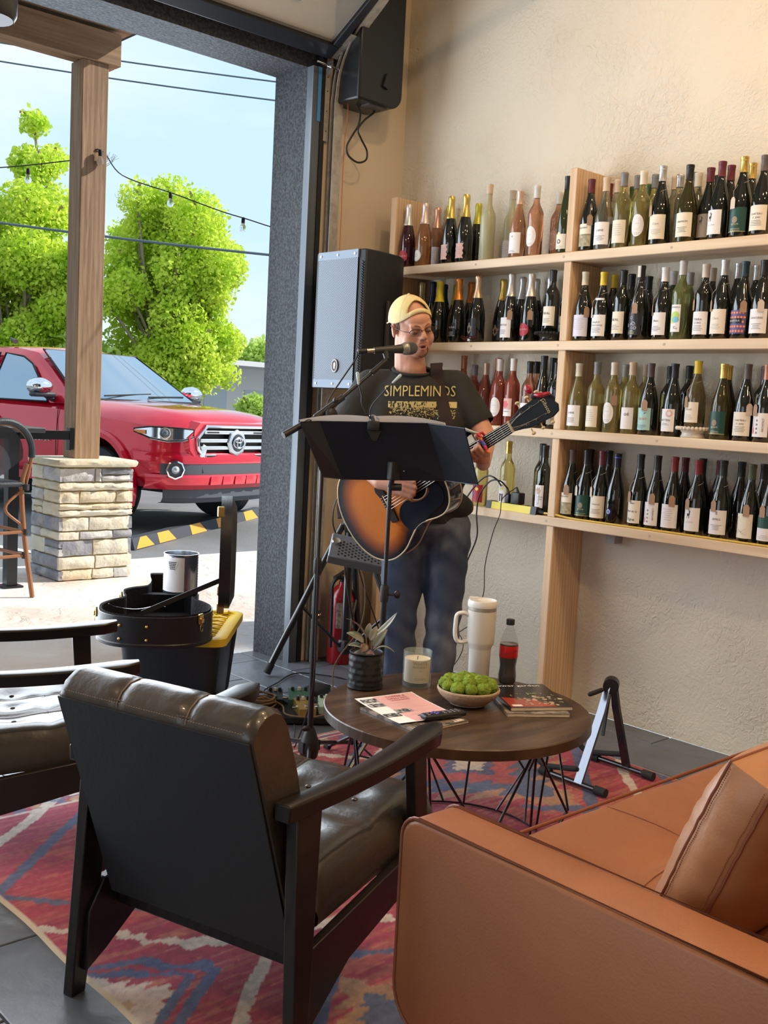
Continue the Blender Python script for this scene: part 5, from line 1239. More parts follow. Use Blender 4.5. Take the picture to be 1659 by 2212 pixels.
# clip-on lamps
cl = thing('clip_lamp', 'clip-on double gooseneck reading lamp on top of music stand', 'lamp', O_)
c0 = cTL+rt_*(Lc*.50)
MB().rbox(c0+V(-.006, -.008, -.012), (.045, .03, .036), .006, rot=(0, 0, -.8)).add([c0+V(-.03, -.0, -.03), c0+V(.012, -.03, -.03), c0+V(.0, -.02, -.068), c0+V(-.012, -.01, -.066)], [(0, 1, 2, 3)]).build('clip', BLACK, cl)
for pts, tip in (([PX(2.582, 2.916, 1.352), PX(2.555, 2.935, 1.400), PX(2.553, 2.94, 1.44), PX(2.537, 2.94, 1.478)], PX(2.530, 2.94, 1.515)), ([PX(2.582, 2.916, 1.352), PX(2.573, 2.905, 1.395), PX(2.598, 2.875, 1.448), PX(2.626, 2.852, 1.488)], PX(2.648, 2.838, 1.515))):
    g = MB().tube(catmull(pts, 6), .0022, 6).build('gooseneck', BLACK, cl); MB().tube([pts[-1], tip], [.004, .0065], 8, round_ends=True).build('lamp_head', mat('pale_blue_plastic', (.45, .58, .62), .35), cl)
# cables (each one a thing)
def cable(label, pts, r, m, k=8, name='cable', cat='cable'):
    return tag(MB().tube(catmull(pts, k), r, 7).build(name, m), label, cat)
cable('thin black microphone cable drooping from microphone along the boom', [A_-D_*.05, (2.640, 3.083, 1.575), (2.585, 3.098, 1.49), (2.528, 3.105, 1.40), (2.49, 3.07, 1.30), (2.487, 3.07, 1.0), (2.49, 3.068, .6), (2.49, 3.07, .3), (2.56, 3.25, .02), (2.75, 3.5, .012)], .0030, BLACK)
# small mixer hung on the tripod
mx_ = thing('mixer_unit', 'silver perforated mixer box hanging on the tripod behind guitar', 'mixer', (3.165, 3.62, .72), math.radians(-40))
bevel(MB().box((0, 0, 0), (.26, .16, .05), rot=(math.radians(35), math.radians(10), 0)).build('case', mat('mixer_grey', (.22, .24, .27), .4, .5), mx_), .006)
mb = MB(); Rm = Euler((math.radians(35), math.radians(10), 0)).to_matrix()
for i in range(14):
    for j in range(5): mb.lathe([(0, 0), (.0055, 0)], Rm @ V(-.085+i*.0155, -.06+j*.02+(i % 2)*.01, .0262), n=6, R=Rm)
o_ = mb.build('vent_holes', INK, mx_); o_['kind'] = 'stuff'
MB().lathe([(.020, 0), (.018, .010), (0, .011)], Rm @ V(-.105, .02, .026), n=20, R=Rm).build('knob', CHROME, mx_)
MB().tube([V(.30, .34, .02), V(.02, .04, -.02)], .008, 8).build('hanger', BLACKM, mx_)
tm = tag(MB().lathe([(.07, 0), (.078, .004), (.078, .034), (.07, .038)], n=36, capb=False, capt=False).build('tambourine', mat('copper_wood', (.52, .25, .15), .3)), 'copper coloured tambourine hanging under the mixer box', 'tambourine'); tm.location = (3.27, 3.60, .655)
# equipment shelf arm beneath (dark)
# pedal board with its pedals and lead
pb = thing('pedal_board', 'flat black carpeted pedal board on floor by the tripod', 'pedal board', (2.90, 3.63, 0), math.radians(-36))
MB().rbox((0, 0, .022), (.62, .34, .028), .006).build('board', mat('black_carpet', (.010, .010, .011), .95, bump=(300, .6)), pb)
for x in (-.27, .27):
    for y in (-.13, .13): MB().lathe([(.012, .0), (.012, .009)], (x, y, 0), n=10).build('rubber_foot', RUBBER, pb)
def pedal(lab, x, y, rz, m, w=.075, d=.12, h=.05):
    Mw = Matrix.Translation((2.90, 3.63, 0)) @ Matrix.Rotation(math.radians(-36), 4, 'Z'); p = Mw @ V(x, y, .0363)
    t = thing('effects_pedal', lab, 'pedal', p, math.radians(-36)+rz, 'effects pedals on the board')
    MB().prism([(-d/2, 0), (d/2, 0), (d/2, h), (-d/2, h*.65)], w, Matrix(((1, 0, 0, 0), (0, 0, 1, -w/2), (0, 1, 0, 0), (0, 0, 0, 1)))).build('case', m, t, False)
    for yy in (-w*.3, 0, w*.3): MB().lathe([(.008, 0), (.007, .014), (0, .015)], (d*.32, yy, h*.95), n=12).build('knob', CAP['cream'] if yy == 0 else BLACK, t)
    MB().lathe([(.009, 0), (.009, .008), (0, .010)], (-d*.28, 0, h*.74), n=12).build('switch', CHROME, t)
    for s in (-1, 1): MB().tube([V(0, s*w/2, h*.5), V(0, s*(w/2+.02), h*.5)], .007, 8).build('jack', CHROME, t)
pedal('dark green effects pedal, middle of the pedal board', -.02, .06, pi/2, mat('pedal_green', (.04, .11, .07), .35), .10, .13)
pedal('small black effects pedal left of the green one', -.13, .05, pi/2, BLACK, .07, .11)
pedal('gold effects pedal at the front of the board', .0, -.09, pi/2+.2, mat('pedal_gold', (.42, .28, .09), .35, .5))
pedal('mint green effects pedal beside the gold pedal', .10, -.05, pi/2, mat('pedal_mint', (.36, .50, .36), .35))
pedal('cream effects pedal nearest the coffee table', .20, .03, pi/2, mat('pedal_cream', (.66, .62, .48), .35), .08, .10)
pedal('sand coloured effects pedal at the board right end', .26, -.08, pi/2, mat('pedal_sand', (.52, .42, .28), .35))
M_gc = mat('braided_gold', (.20, .13, .065), .7, bump=(500, .5))
cpts = []
for i in range(150):
    a = i*2*pi/26; r = .072+.010*math.sin(i*.37); cpts.append(V(2.725+r*math.cos(a), 3.735+r*.95*math.sin(a), .045+.0085*(i/26)+.003*math.sin(i*.9)))
cpts += catmull([cpts[-1], (2.80, 3.66, .05), (2.74, 3.55, .047), (2.80, 3.46, .048), (2.88, 3.42, .06)], 6)
tag(MB().tube(cpts, .0040, 7).build('coiled_lead', M_gc), 'coiled brown braided instrument lead on pedal board', 'cable')
cable('thin black cable looping over the floor behind the pedal board', [(2.92, 3.80, .04), (2.93, 3.98, .015), (3.10, 4.10, .008), (3.30, 4.20, .008), (3.42, 4.05, .008), (3.5, 3.9, .01), (3.52, 3.8, .2), (3.30, 3.72, .55), (3.20, 3.66, .68)], .0033, BLACK)
cable('tan cable hanging from the mixer down to the floor', [(3.18, 3.66, .70), (3.20, 3.60, .60), (3.16, 3.56, .40), (3.06, 3.62, .20), (2.99, 3.50, .04), (3.02, 3.40, .008)], .0036, M_gc)
cable('twisted dark cord hanging from speaker tripod collar', [(3.40, 4.02, 1.00), (3.33, 3.92, .98), (3.30, 3.87, .85), (3.30, 3.86, .62), (3.33, 3.84, .42), (3.42, 3.90, .25), (3.46, 3.98, .05)], .0048, mat('brown_twist', (.035, .022, .015), .8, bump=(220, .8)))
cable('black cable loop bulging out left of the guitar body', [(3.42, 4.02, 1.02), (3.26, 3.86, 1.00), (3.16, 3.80, .90), (3.17, 3.78, .79), (3.22, 3.68, .735), (3.24, 3.64, .74)], .0036, BLACK)
pw = thing('power_adapter', 'black power adapter block lying at the back of pedal board', 'adapter', (3.10, 3.80, 0), .4)
MB().rbox((0, 0, .03), (.16, .09, .06), .008).build('case', BLACK, pw); MB().tube([V(.08, 0, .03), V(.12, .02, .02)], .004, 7).build('cord', BLACK, pw)
rcv = thing('receiver_box', 'small black box with glowing red light strapped to tripod leg', 'receiver', (3.33, 4.10, .33), .6)
MB().rbox((0, 0, 0), (.06, .03, .045), .004).build('case', BLACK, rcv); MB().ell((-.012, -.016, .003), (.003,)*3, n=8, m=6).build('light', mat('red_led', (1, .1, .05), emit=((1, .12, .05), 6)), rcv); MB().ell((.018, -.016, .0), (.008, .004, .008), n=12, m=6).build('knob', CHROME, rcv)
# fire extinguisher
ex = thing('fire_extinguisher', 'red fire extinguisher on floor against the beige wall behind tripod', 'extinguisher', (3.665, 4.295, 0))
MB().lathe([(0, 0), (.066, 0), (.072, .008), (.072, .35), (.066, .385), (.045, .415), (.024, .43), (.022, .445)], n=32).build('cylinder', mat('extinguisher_red', (.30, .008, .012), .25, coat=.4), ex, 50)
MB().lathe([(.018, .44), (.022, .46), (.018, .475)], n=14).box((-.03, -.01, .488), (.11, .022, .012), rot=(0, -.25, .3)).box((-.03, -.01, .466), (.09, .02, .010), rot=(0, .2, .3)).build('valve', BLACK, ex)
MB().tube(catmull([(-.01, -.015, .465), (-.06, -.03, .475), (-.098, -.03, .44), (-.098, -.03, .36), (-.096, -.03, .20), (-.094, -.03, .10)], 6), .010, 9).build('hose', BLACK, ex)
MB().lathe([(.0728, .20), (.0728, .34)], n=14, a0=math.radians(205), a1=math.radians(300)).build('label', mat('extinguisher_label', (.36, .32, .30), .6, var=(60, (.15, .13, .13), .5, .6)), ex)
# guitar floor stand
gs = thing('guitar_stand', 'black folding A-frame guitar stand standing at the rug corner', 'stand', (3.335, 2.33, 0))
M_litleg = mat('lit_leg_bluegrey', (.16, .17, .20), .22, .7)  # sheen of the lit left leg put into a lighter blue-grey colour
for x, s in ((-.155, -1), (.155, 1)):
    br = MB().tube([V(x, -.12, .026), V(x, .13, .026)], .0105, 14).build('foot_bar', M_tri, gs)
    for y0, y1 in ((-.148, -.10), (.11, .158)): MB().tube([V(x, y0, .026), V(x, y1, .026)], .0165, 16, round_ends=False).build('rubber_cap', RUBBER, br)
    top_ = V(.004*s, -.03, .395)
    MB().loft([[V(x-.004+q[0], -.005-.02+q[1], .03) for q in ((-.006, -.017), (.006, -.017), (.006, .017), (-.006, .017))], [V(x*.3+q[0], -.028+q[1], .29) for q in ((-.007, -.016), (.007, -.016), (.007, .016), (-.007, .016))], [V(top_.x+.012*s+q[0], -.03+q[1], .39) for q in ((-.007, -.013), (.007, -.013), (.007, .013), (-.007, .013))]]).build('leg', M_litleg if s < 0 else M_tri, gs, 30)
    MB().tube(catmull([V(x*.97, .00, .075), V(x*.95, .09, .055), V(x*.92, .15, .045), V(x*.88, .19, .060), V(x*.85, .19, .105), V(x*.85, .17, .12)], 6), .011, 10, round_ends=True).build('yoke_arm', RUBBER, gs)
MB().tube([V(-.024, -.045, .385), V(.024, -.015, .385)], .030, 20).build('hinge', BLACK, gs)
MB().tube([V(-.045, -.02, .37), V(-.09, .0, .355)], .009, 10, round_ends=True).build('neck_peg', RUBBER, gs)
MB().box((-.02, -.03, .27), (.006, .012, .16), rot=(0, .15, 0)).build('lock_strap', BLACK, gs)
# power strip with plugs on the lowest shelf
ps = thing('power_strip', 'yellow power strip with black ends lying on lowest shelf', 'power strip', (3.868, 3.30, SZ[3]+.0005), math.radians(-93.5))
MB().prism([(-.022, 0), (.022, 0), (.017, .034), (-.017, .034)], .26, Matrix(((0, 0, 1, -.13), (1, 0, 0, 0), (0, 1, 0, 0), (0, 0, 0, 1)))).build('body', mat('safety_yellow', (.72, .60, .02), .4), ps, False)
for s in (-1, 1): MB().prism([(-.0225, 0), (.0225, 0), (.0175, .036), (-.0175, .036)], .036, Matrix(((0, 0, 1, -.13-.036 if s < 0 else .13), (1, 0, 0, 0), (0, 1, 0, 0), (0, 0, 0, 1)))).build('end_cap', BLACK, ps, False)
for i in range(5): MB().rbox((-.10+i*.048, 0, .0345), (.030, .026, .002), .001, seg=1).build('socket', INK, ps)
MB().tube([V(.165, 0, .016), V(.20, 0, .012)], [.012, .006], 10).build('cord_relief', BLACK, ps)
Mw = Matrix.Translation((3.868, 3.30, SZ[3])) @ Matrix.Rotation(math.radians(-93.5), 4, 'Z')
def plug(lab, x, m_, sz):
    t = thing('plug', lab, 'plug', Mw @ V(x, 0, .0362), math.radians(-93.5))
    MB().rbox((0, 0, sz[2]/2), sz, .005).build('housing', m_, t); MB().tube([V(0, 0, sz[2]), V(-.01, 0, sz[2]+.025)], [.007, .004], 8).build('boot', BLACK, t); return Mw @ V(x-.01, 0, .036+sz[2]+.026)
p1 = plug('tall black plug, first socket of the yellow strip', -.075, BLACK, (.026, .03, .045)); p2 = plug('black plug, second socket of the yellow strip', -.035, BLACK, (.026, .03, .042)); p3 = plug('bulky black adapter plug on the yellow strip', .025, BLACK, (.055, .045, .055))
cable('upper black mains cable arching from power strip behind the singer', [p1, (3.80, 3.36, 1.082), (3.79, 3.41, 1.092), (3.78, 3.47, 1.045), (3.76, 3.53, .95), (3.70, 3.62, .75), (3.62, 3.72, .3), (3.5, 3.8, .02)], .0040, BLACK)
cable('thick black mains cable drooping from power strip down past shelf', [p2, (3.80, 3.335, 1.075), (3.80, 3.40, 1.066), (3.80, 3.462, .995), (3.80, 3.474, .90), (3.80, 3.463, .79), (3.80, 3.515, .666), (3.80, 3.58, .516), (3.80, 3.63, .34), (3.78, 3.70, .10), (3.65, 3.80, .012)], .0040, BLACK)
cable('thin black charging wire hanging down the wall to floor', [p3, (3.82, 3.33, .99), (3.815, 3.335, .915), (3.82, 3.377, .82), (3.83, 3.424, .655), (3.85, 3.442, .50), (3.90, 3.55, .34), (3.95, 3.657, .273), (3.95, 3.688, .248), (3.95, 3.665, .229), (3.95, 3.649, .177), (3.95, 3.69, .094), (3.93, 3.76, .012)], .0022, BLACK)
cable('yellow extension cord running along the front of the lowest shelf', [Mw @ V(.20, 0, .012), (3.850, 3.03, .944), (3.853, 2.97, .9385), (3.847, 2.88, .9370), (3.848, 2.80, .9370), (3.847, 2.69, .937), (3.85, 2.53, .937), (3.848, 2.40, .937), (3.848, 2.30, .937), (3.847, 2.18, .937), (3.845, 2.10, .937), (3.846, 1.98, .937), (3.848, 1.7, .937), (3.85, 1.3, .937)], .0048, mat('yellow_cord', (.62, .42, .06), .5), name='extension_cord', cat='cord')
# ================================================================ roll-up door gear
M_dk = mat('door_black', (.012, .014, .018), .35)
gd = thing('rollup_door', 'black framed glass roll-up door folded up above the opening', 'door', (0, 4.40, 3.17))
def dsec(y0, z0, y1, z1, xr=3.49, xl=-2.1):
    u_ = V(0, y1-y0, z1-z0); Ls = u_.length; u_.normalize(); Mx = Matrix(((1, 0, 0, 0), (0, u_.y, -u_.z, y0), (0, u_.z, u_.y, z0), (0, 0, 0, 1)))
    def bx_(x0, x1, a, b, t=.045): return MB().box((0, 0, 0), (x1-x0, b-a, t)).v, ((x0+x1)/2, (a+b)/2)
    def put_(nm, x0, x1, a, b, m_, t=.045):
        mb = MB().box(((x0+x1)/2, (a+b)/2, 0), (x1-x0, b-a, t)); mb.v = [tuple(Mx @ V(*v)) for v in mb.v]; return bevel(mb.build(nm, m_, gd, False), .004)
    put_('rail', xl, xr, 0, .085, M_dk); put_('rail', xl, xr, Ls-.07, Ls, M_dk)
    w = (xr-xl)/4
    for k in range(5):
        c = xl+w*k; put_('stile', max(xl, c-.045), min(xr, c+.045), .085, Ls-.07, M_dk)
    for k in range(4): put_('pane', xl+w*k+.045, xl+w*(k+1)-.045, .085, Ls-.07, mat('door_glass', (.60, .56, .48), .08, alpha=.30, spec=.8), .006)
dsec(0, 0, -.46, .265); dsec(-.47, .27, -1.00, .50)
tr = thing('door_track', 'worn galvanised steel track of the roll-up door beside the opening', 'track', (3.547, 4.385, 0))
tp_ = [V(0, 0, z) for z in np.linspace(0.003, 2.95, 12)]+catmull([V(0, 0, 2.95), V(.005, -.02, 3.10), V(.01, -.10, 3.24), V(.01, -.25, 3.36), V(.01, -.6, 3.55), V(.01, -1.6, 3.80)], 6)
secs = []
for i, p in enumerate(tp_):
    t_ = (tp_[min(i+1, len(tp_)-1)]-tp_[max(i-1, 0)]).normalized(); sd = V(1, 0, 0); nn = t_.cross(sd)
    secs.append([p+sd*a+nn*b for a, b in ((-.030, -.018), (.024, -.018), (.030, -.010), (.030, .012), (.024, .020), (-.030, .020), (-.030, .014), (.020, .014), (.024, .008), (.024, -.006), (.020, -.012), (-.030, -.012))])
MB().loft(secs).build('rail', STEEL, tr, 30)
MB().box((-.048, .030, 2.93), (.03, .006, .36)).build('wall_angle', STEEL, tr)
for z in (2.80, 2.9, 3.0, 3.07): MB().lathe([(0, 0), (.004, 0)], (-.048, .0265, z), n=8, R=Euler((pi/2, 0, 0)).to_matrix()).build('hole', INK, tr)
hg = thing('roller_bracket', 'steel hinge plate with roller pin at lower corner of door', 'bracket', (3.50, 4.37, 3.12))
Mh = Matrix.Translation((0, 0, 0)) @ Euler((math.radians(60), 0, 0)).to_matrix().to_4x4()
bevel(MB().box((.01, -.055, .085), (.085, .004, .17), rot=(math.radians(60), 0, 0)).build('plate', STEEL, hg), .001)
for x in (-.035, .045): MB().prism([(-.02, .01), (.02, .01), (.012, -.05), (-.004, -.055)], .004, Matrix(((0, 0, 1, x), (1, 0, 0, -.01), (0, 1, 0, 0), (0, 0, 0, 1)))).build('lug', BOLT, hg)
MB().tube([V(-.12, -.01, -.008), V(.06, -.01, -.018)], .006, 10).build('pin', CHROME, hg)
for a, b in ((-.01, .10), (.03, .13), (-.02, .05)): MB().box((a, -.062, b-.02), (.006, .003, .02), rot=(math.radians(60), 0, .2)).build('slot', INK, hg)
# side-mounted opener
oo = thing('door_opener', 'black wall-mounted door opener with rounded lower corner and hanging cords', 'opener', (3.695, 4.425, 3.22))
R_ = .07; prf = [(-.16, .42), (-.16, -.28)]+[(.14-R_+R_*math.sin(a), -.28+R_-R_*math.cos(a)) for a in [i*pi/2/6 for i in range(7)]]+[(.14, .42)]
bevel(MB().prism(prf, .22, Matrix(((1, 0, 0, 0), (0, 0, -1, 0), (0, 1, 0, 0), (0, 0, 0, 1)))).build('case', mat('opener_black', (.010, .010, .011), .3), oo, 40), .012)
MB().box((-.01, -.16, -.283), (.12, .08, .012)).build('cable_hatch', mat('hatch_grey', (.05, .045, .04), .5), oo); MB().box((.02, -.225, -.16), (.035, .015, .07), rot=(0, .3, 0)).build('latch', BLACK, oo); MB().box((.10, -.223, .30), (.025, .004, .02)).build('maker_plate', mat('tag_grey', (.3, .3, .28), .5), oo)
pcp = catmull([(3.602, 4.30, 2.945), (3.632, 4.30, 2.90), (3.632, 4.31, 2.842), (3.598, 4.31, 2.789), (3.561, 4.31, 2.723), (3.573, 4.31, 2.679), (3.638, 4.31, 2.656), (3.694, 4.31, 2.679), (3.697, 4.31, 2.727), (3.646, 4.30, 2.775), (3.618, 4.295, 2.816), (3.656, 4.29, 2.871), (3.715, 4.29, 2.92), (3.722, 4.30, 2.945)], 8)
MB().tube([p-V(3.695, 4.425, 3.22) for p in pcp], .0052, 7).build('power_cord', BLACK, oo)
cable('thin red release cord hanging down from the door opener', [(3.572, 4.33, 2.945), (3.573, 4.33, 2.88), (3.567, 4.34, 2.694), (3.569, 4.34, 2.2), (3.565, 4.34, 1.6)], .0022, mat('red_cord', (.40, .10, .04), .7), name='release_cord', cat='cord')
# overhead door hardware behind the glass
hw_ = thing('spring_plate', 'perforated grey steel bearing plate up behind the door corner', 'plate', (3.45, 4.41, 3.62))
bevel(MB().box((0, 0, 0), (.34, .006, .10), rot=(0, -.35, 0)).box((-.17, 0, .02), (.04, .006, .50)).build('plate', mat('grey_steel', (.20, .19, .18), .45, .6), hw_), .001)
for k in range(6): MB().lathe([(0, 0), (.010, 0), (.010, .008), (0, .009)], (-.13+k*.05, -.004, -.045+k*.018), n=8, R=Euler((pi/2, 0, 0)).to_matrix()).build('bolt', BOLT, hw_)
MB().tube([V(-2, -.12, .12), V(.2, -.12, .12)], .045, 20).build('spring_tube', M_dk, hw_)
# ================================================================ storage tote, guitar case, can
tt = thing('storage_tote', 'black storage tote with yellow lid under the open guitar case', 'tote', (2.535, 4.09, 0), math.radians(48))
def rr(w, d, r, n=4): return [(sx*(w/2-r)+r*math.cos(a0+pi/2*i/n), sy*(d/2-r)+r*math.sin(a0+pi/2*i/n)) for sx, sy, a0 in ((1, 1, 0), (-1, 1, pi/2), (-1, -1, pi), (1, -1, 3*pi/2)) for i in range(n+1)]
M_tote = mat('tote_black', (.014, .016, .022), .35)
MB().loft([[V(x, y, z) for x, y in rr(w, d, .05)] for w, d, z in ((.50, .36, .0), (.52, .38, .01), (.58, .44, .355))]).build('bin', M_tote, tt, 40)
for i in range(4): 
    x = .23-i*.03
    MB().tube([V(x*.88+.02, -.188, .02), V(x+.02, -.221, .345)], .006, 8).build('rib', M_tote, tt)
M_yel = mat('tote_yellow', (.70, .50, .02), .4)
ld = MB().loft([[V(x, y, z) for x, y in rr(w, d, .05)] for w, d, z in ((.615, .475, .335), (.63, .49, .34), (.63, .49, .372), (.615, .475, .376), (.57, .43, .376), (.565, .425, .366))], cap=True).build('lid', M_yel, tt, 40)
mb = MB()
for i in range(7):
    for j in range(-2, 3): mb.tube([V(-.24+i*.08, j*.075-.035, .370), V(-.20+i*.08, j*.075+.035, .370)], .004, 5).tube([V(-.20+i*.08, j*.075-.035, .370), V(-.24+i*.08, j*.075+.035, .370)], .004, 5)
mb.build('lid_grid', M_yel, ld)
for i in range(5): MB().rbox((.255, -.16+i*.08, .3775), (.055, .034, .012), .003, seg=1).build('lid_block', M_yel, ld); MB().lathe([(0, 0), (.008, 0)], (.296, -.16+i*.08, .3775), n=10).build('hole', INK, ld)
# guitar case, lower bout towards camera-left, lid standing open on the right
GZ = .3845; ga = V(.555, .832, 0).normalized(); gr_ = V(ga.y, -ga.x, 0); GO = V(2.265, 3.86, GZ)
gc = thing('guitar_case', 'open black hardshell guitar case with gold latches on storage tote', 'case', GO)
def gout(s=1.0, n=64, cut=False):   # outline in (axis, side)
    L_ = []
    key = [(-.235, 0), (-.228, .085), (-.185, .170), (-.10, .225), (0, .235), (.09, .205), (.16, .162), (.22, .150), (.29, .165), (.36, .168), (.42, .135), (.46, .085), (.50, .066), (.62, .062), (.74, .075), (.82, .078), (.835, .04), (.838, 0)]
    cr_ = [V(a, b, 0) for a, b in key]; p = catmull(cr_, 4); p2 = [(q.x, q.y) for q in p]; p3 = [(q.x, -q.y) for q in p[::-1][1:-1]]
    return [(a*s, b*s) for a, b in p2+p3]
def W3(a, b, z): return ga*a+gr_*b+V(0, 0, z)
out_ = gout(); ny_ = len(out_)
inn = [(a*.955, b*.93) for a, b in out_]
M_case = mat('case_black', (.010, .010, .013), .35, bump=(200, .12)); M_plush = mat('case_plush', (.004, .004, .005), 1.0, bump=(90, .6))
hC = .125
mb = MB().loft([[W3(a*s, b*s, z) for a, b in out_] for s, z in ((1.0, .0), (1.015, .004), (1.015, .014), (1.0, .018), (1.0, hC))], cap=False); mb.add([W3(a, b, 0) for a, b in out_], [tuple(range(ny_))])
mb.build('shell', M_case, gc, 40)
MB().loft([[W3(a, b, hC) for a, b in out_], [W3(a, b, hC+.003) for a, b in out_], [W3(a*.985, b*.975, hC+.003) for a, b in out_], [W3(a*.985, b*.975, hC-.002) for a, b in out_]], cap=False).build('rim', mat('rim_grey', (.12, .12, .13), .25, .6), gc, 40)
mb = MB().loft([[W3(a*.985, b*.975, hC-.001) for a, b in out_], [W3(a*.98, b*.97, hC+.010) for a, b in out_], [W3(a, b, hC+.006) for a, b in inn], [W3(a, b, .018) for a, b in inn]], cap=False); mb.add([W3(a, b, .018) for a, b in inn], [tuple(range(ny_))]); mb.build('plush_lining', M_plush, gc, 60)
mb = MB().box((0, 0, 0), (.01, .16, .07), rot=(0, 0, math.atan2(gr_.y, gr_.x)+pi/2)); 
MB().loft([[W3(.42, b, z) for b, z in ((-.12, .02), (.12, .02), (.12, .10), (-.12, .10))], [W3(.47, b, z) for b, z in ((-.07, .02), (.07, .02), (.07, .10), (-.07, .10))]]).build('neck_pocket', M_plush, gc, 40)
def latch(k, z=hC-.012, m_=GOLD):
    a, b = out_[k]; a2, b2 = out_[(k+1) % ny_]; t_ = (W3(a2, b2, 0)-W3(a, b, 0)).normalized(); nn = V(t_.y, -t_.x, 0); c = W3(a, b, 0)
    if nn.dot(c) < 0: nn = -nn
    rz = math.atan2(t_.y, t_.x)
    l = MB().rbox(c+nn*.004+V(0, 0, z), (.030, .010, .042), .003, rot=(0, 0, rz), seg=1).build('latch', m_, gc)
    MB().rbox(c+nn*.011+V(0, 0, z-.006), (.020, .010, .022), .003, rot=(0, 0, rz), seg=1).build('latch_lever', m_, l)
    MB().tube([c+nn*.010+t_*.008*math.cos(q)+V(0, 0, z-.036+.016*math.sin(q)) for q in [i*2*pi/14 for i in range(14)]], .0014, 6, closed=True).build('loop', m_, l)
def near(a0, b0): return min(range(ny_), key=lambda i: (out_[i][0]-a0)**2+(out_[i][1]-b0)**2)
latch(near(-.06, -.235)); latch(near(-.17, .18)); latch(near(.30, -.165))
def stud(a0, b0, z):
    k = near(a0, b0); a, b = out_[k]; t_ = (W3(*out_[(k+1) % ny_], 0)-W3(*out_[k-1], 0)).normalized(); nn = V(t_.y, -t_.x, 0); c = W3(a, b, z)
    if nn.dot(W3(a, b, 0)) < 0: nn = -nn
    MB().ell(c+nn*.002, (.0065,)*3, n=12, m=8).build('stud', GOLD, gc)
for a0, b0 in ((-.205, -.13), (-.233, -.03)):
    for z in (.035, .09): stud(a0, b0, z)
# lid: same outline standing on its hinge side, to the right
hb = .245
def WL(a, h, d): return ga*a+gr_*(hb+.012+d)+V(0, 0, hC+.012+h)
lo = [(a, b+.235) for a, b in out_]
lm = MB().loft([[WL(a, h, d) for a, h in lo] for d in (0, .045)], cap=False)
lm.add([WL(a, h, .045) for a, h in lo], [tuple(range(ny_))]); mid_ = [((a-.05)*.80+.05, (h-.235)*.80+.235) for a, h in lo]
lm.loft([[WL(a, h, .045) for a, h in lo], [WL(a, h, .066) for a, h in mid_]])
lidc = lm.build('case_lid', M_case, gc, 40)
MB().add([WL(a*.97, (h-.235)*.97+.235, .004) for a, h in lo], [tuple(range(ny_))]).build('lid_lining', M_plush, lidc)
for a0 in (-.10, .30): 
    c = WL(a0, .0 if a0 > .2 else .0, .01); MB().rbox(c+V(0, 0, .01), (.03, .03, .045), .004, rot=(0, 0, math.atan2(ga.y, ga.x)), seg=1).build('hinge', GOLD, lidc)
kk = max(range(ny_), key=lambda i: lo[i][1]); c = WL(lo[kk][0]-.12, lo[kk][1]-.035, .0); MB().rbox(c+ga*-.09+V(0, 0, -.01), (.03, .03, .042), .004, rot=(0, 0, math.atan2(ga.y, ga.x)), seg=1).build('latch', GOLD, lidc)
# stay strap
p0 = W3(-.12, -.06, hC+.004); p1_ = WL(-.12, .20, .002)
pa, pb_ = W3(-.17, -.05, hC+.006), WL(-.14, .13, 0)
MB().loft([[pa+V(0, 0, -.011), pa+V(0, 0, .011), pa+ga*.004+V(0, 0, .011), pa+ga*.004+V(0, 0, -.011)], [pb_+V(0, 0, -.011), pb_+V(0, 0, .011), pb_+ga*.004+V(0, 0, .011), pb_+ga*.004+V(0, 0, -.011)]]).build('stay_strap', BLACK, gc)
MB().tube(catmull([W3(-.05, -.19, hC+.02), W3(-.04, -.16, hC+.005), W3(-.03, -.08, hC-.005), W3(-.02, .0, hC+.008), W3(-.02, .04, hC+.006)], 6), .0013, 6).build('string_offcut', CHROME, gc)
# tin can for tips, standing on the neck pocket
can = thing('tin_can', 'large ribbed tin can with pale label standing inside guitar case', 'can', GO+W3(.365, .085, .125), -0.74215)
CR = .078; pc = [(0, 0), (CR-.002, 0), (CR, .003), (CR, .010)]+[(CR-.0016*(i % 2), .012+.0062*i) for i in range(26)]+[(CR, .176), (CR+.0015, .180), (CR-.002, .180), (CR-.003, .16), (CR-.003, .008), (0, .006)]
MB().lathe(pc, n=48).build('tin', mat('tin', (.50, .52, .56), .22, .95), can, 50)
lb = MB().lathe([(CR+.0008-.0012*(i % 2), .012+.0062*i) for i in range(26)], n=24, a0=math.radians(-170), a1=math.radians(-68), capb=False, capt=False).build('label', mat('can_label', (.66, .65, .68), .5), can)
def CC(a, z, o=.0016): return V((CR+o)*math.cos(a), (CR+o)*math.sin(a), z)
a_c = math.radians(-108)
shp_ = [(-.27, .150), (.27, .150), (.30, .142), (.20, .118), (.10, .110), (-.12, .110), (-.24, .120), (-.30, .142)]
bd = MB().add([CC(a_c+x, z) for x, z in shp_], [tuple(range(8))]).build('badge', WHITE, lb)
mb = MB()
for k in range(5): z = .114+k*.0075; w_ = .16+.025*k; mb.grid([[CC(a_c-w_+2*w_*i/8, z+s, .0024) for i in range(9)] for s in (0, .0042)])
mb.build('badge_stripes', INK, bd)
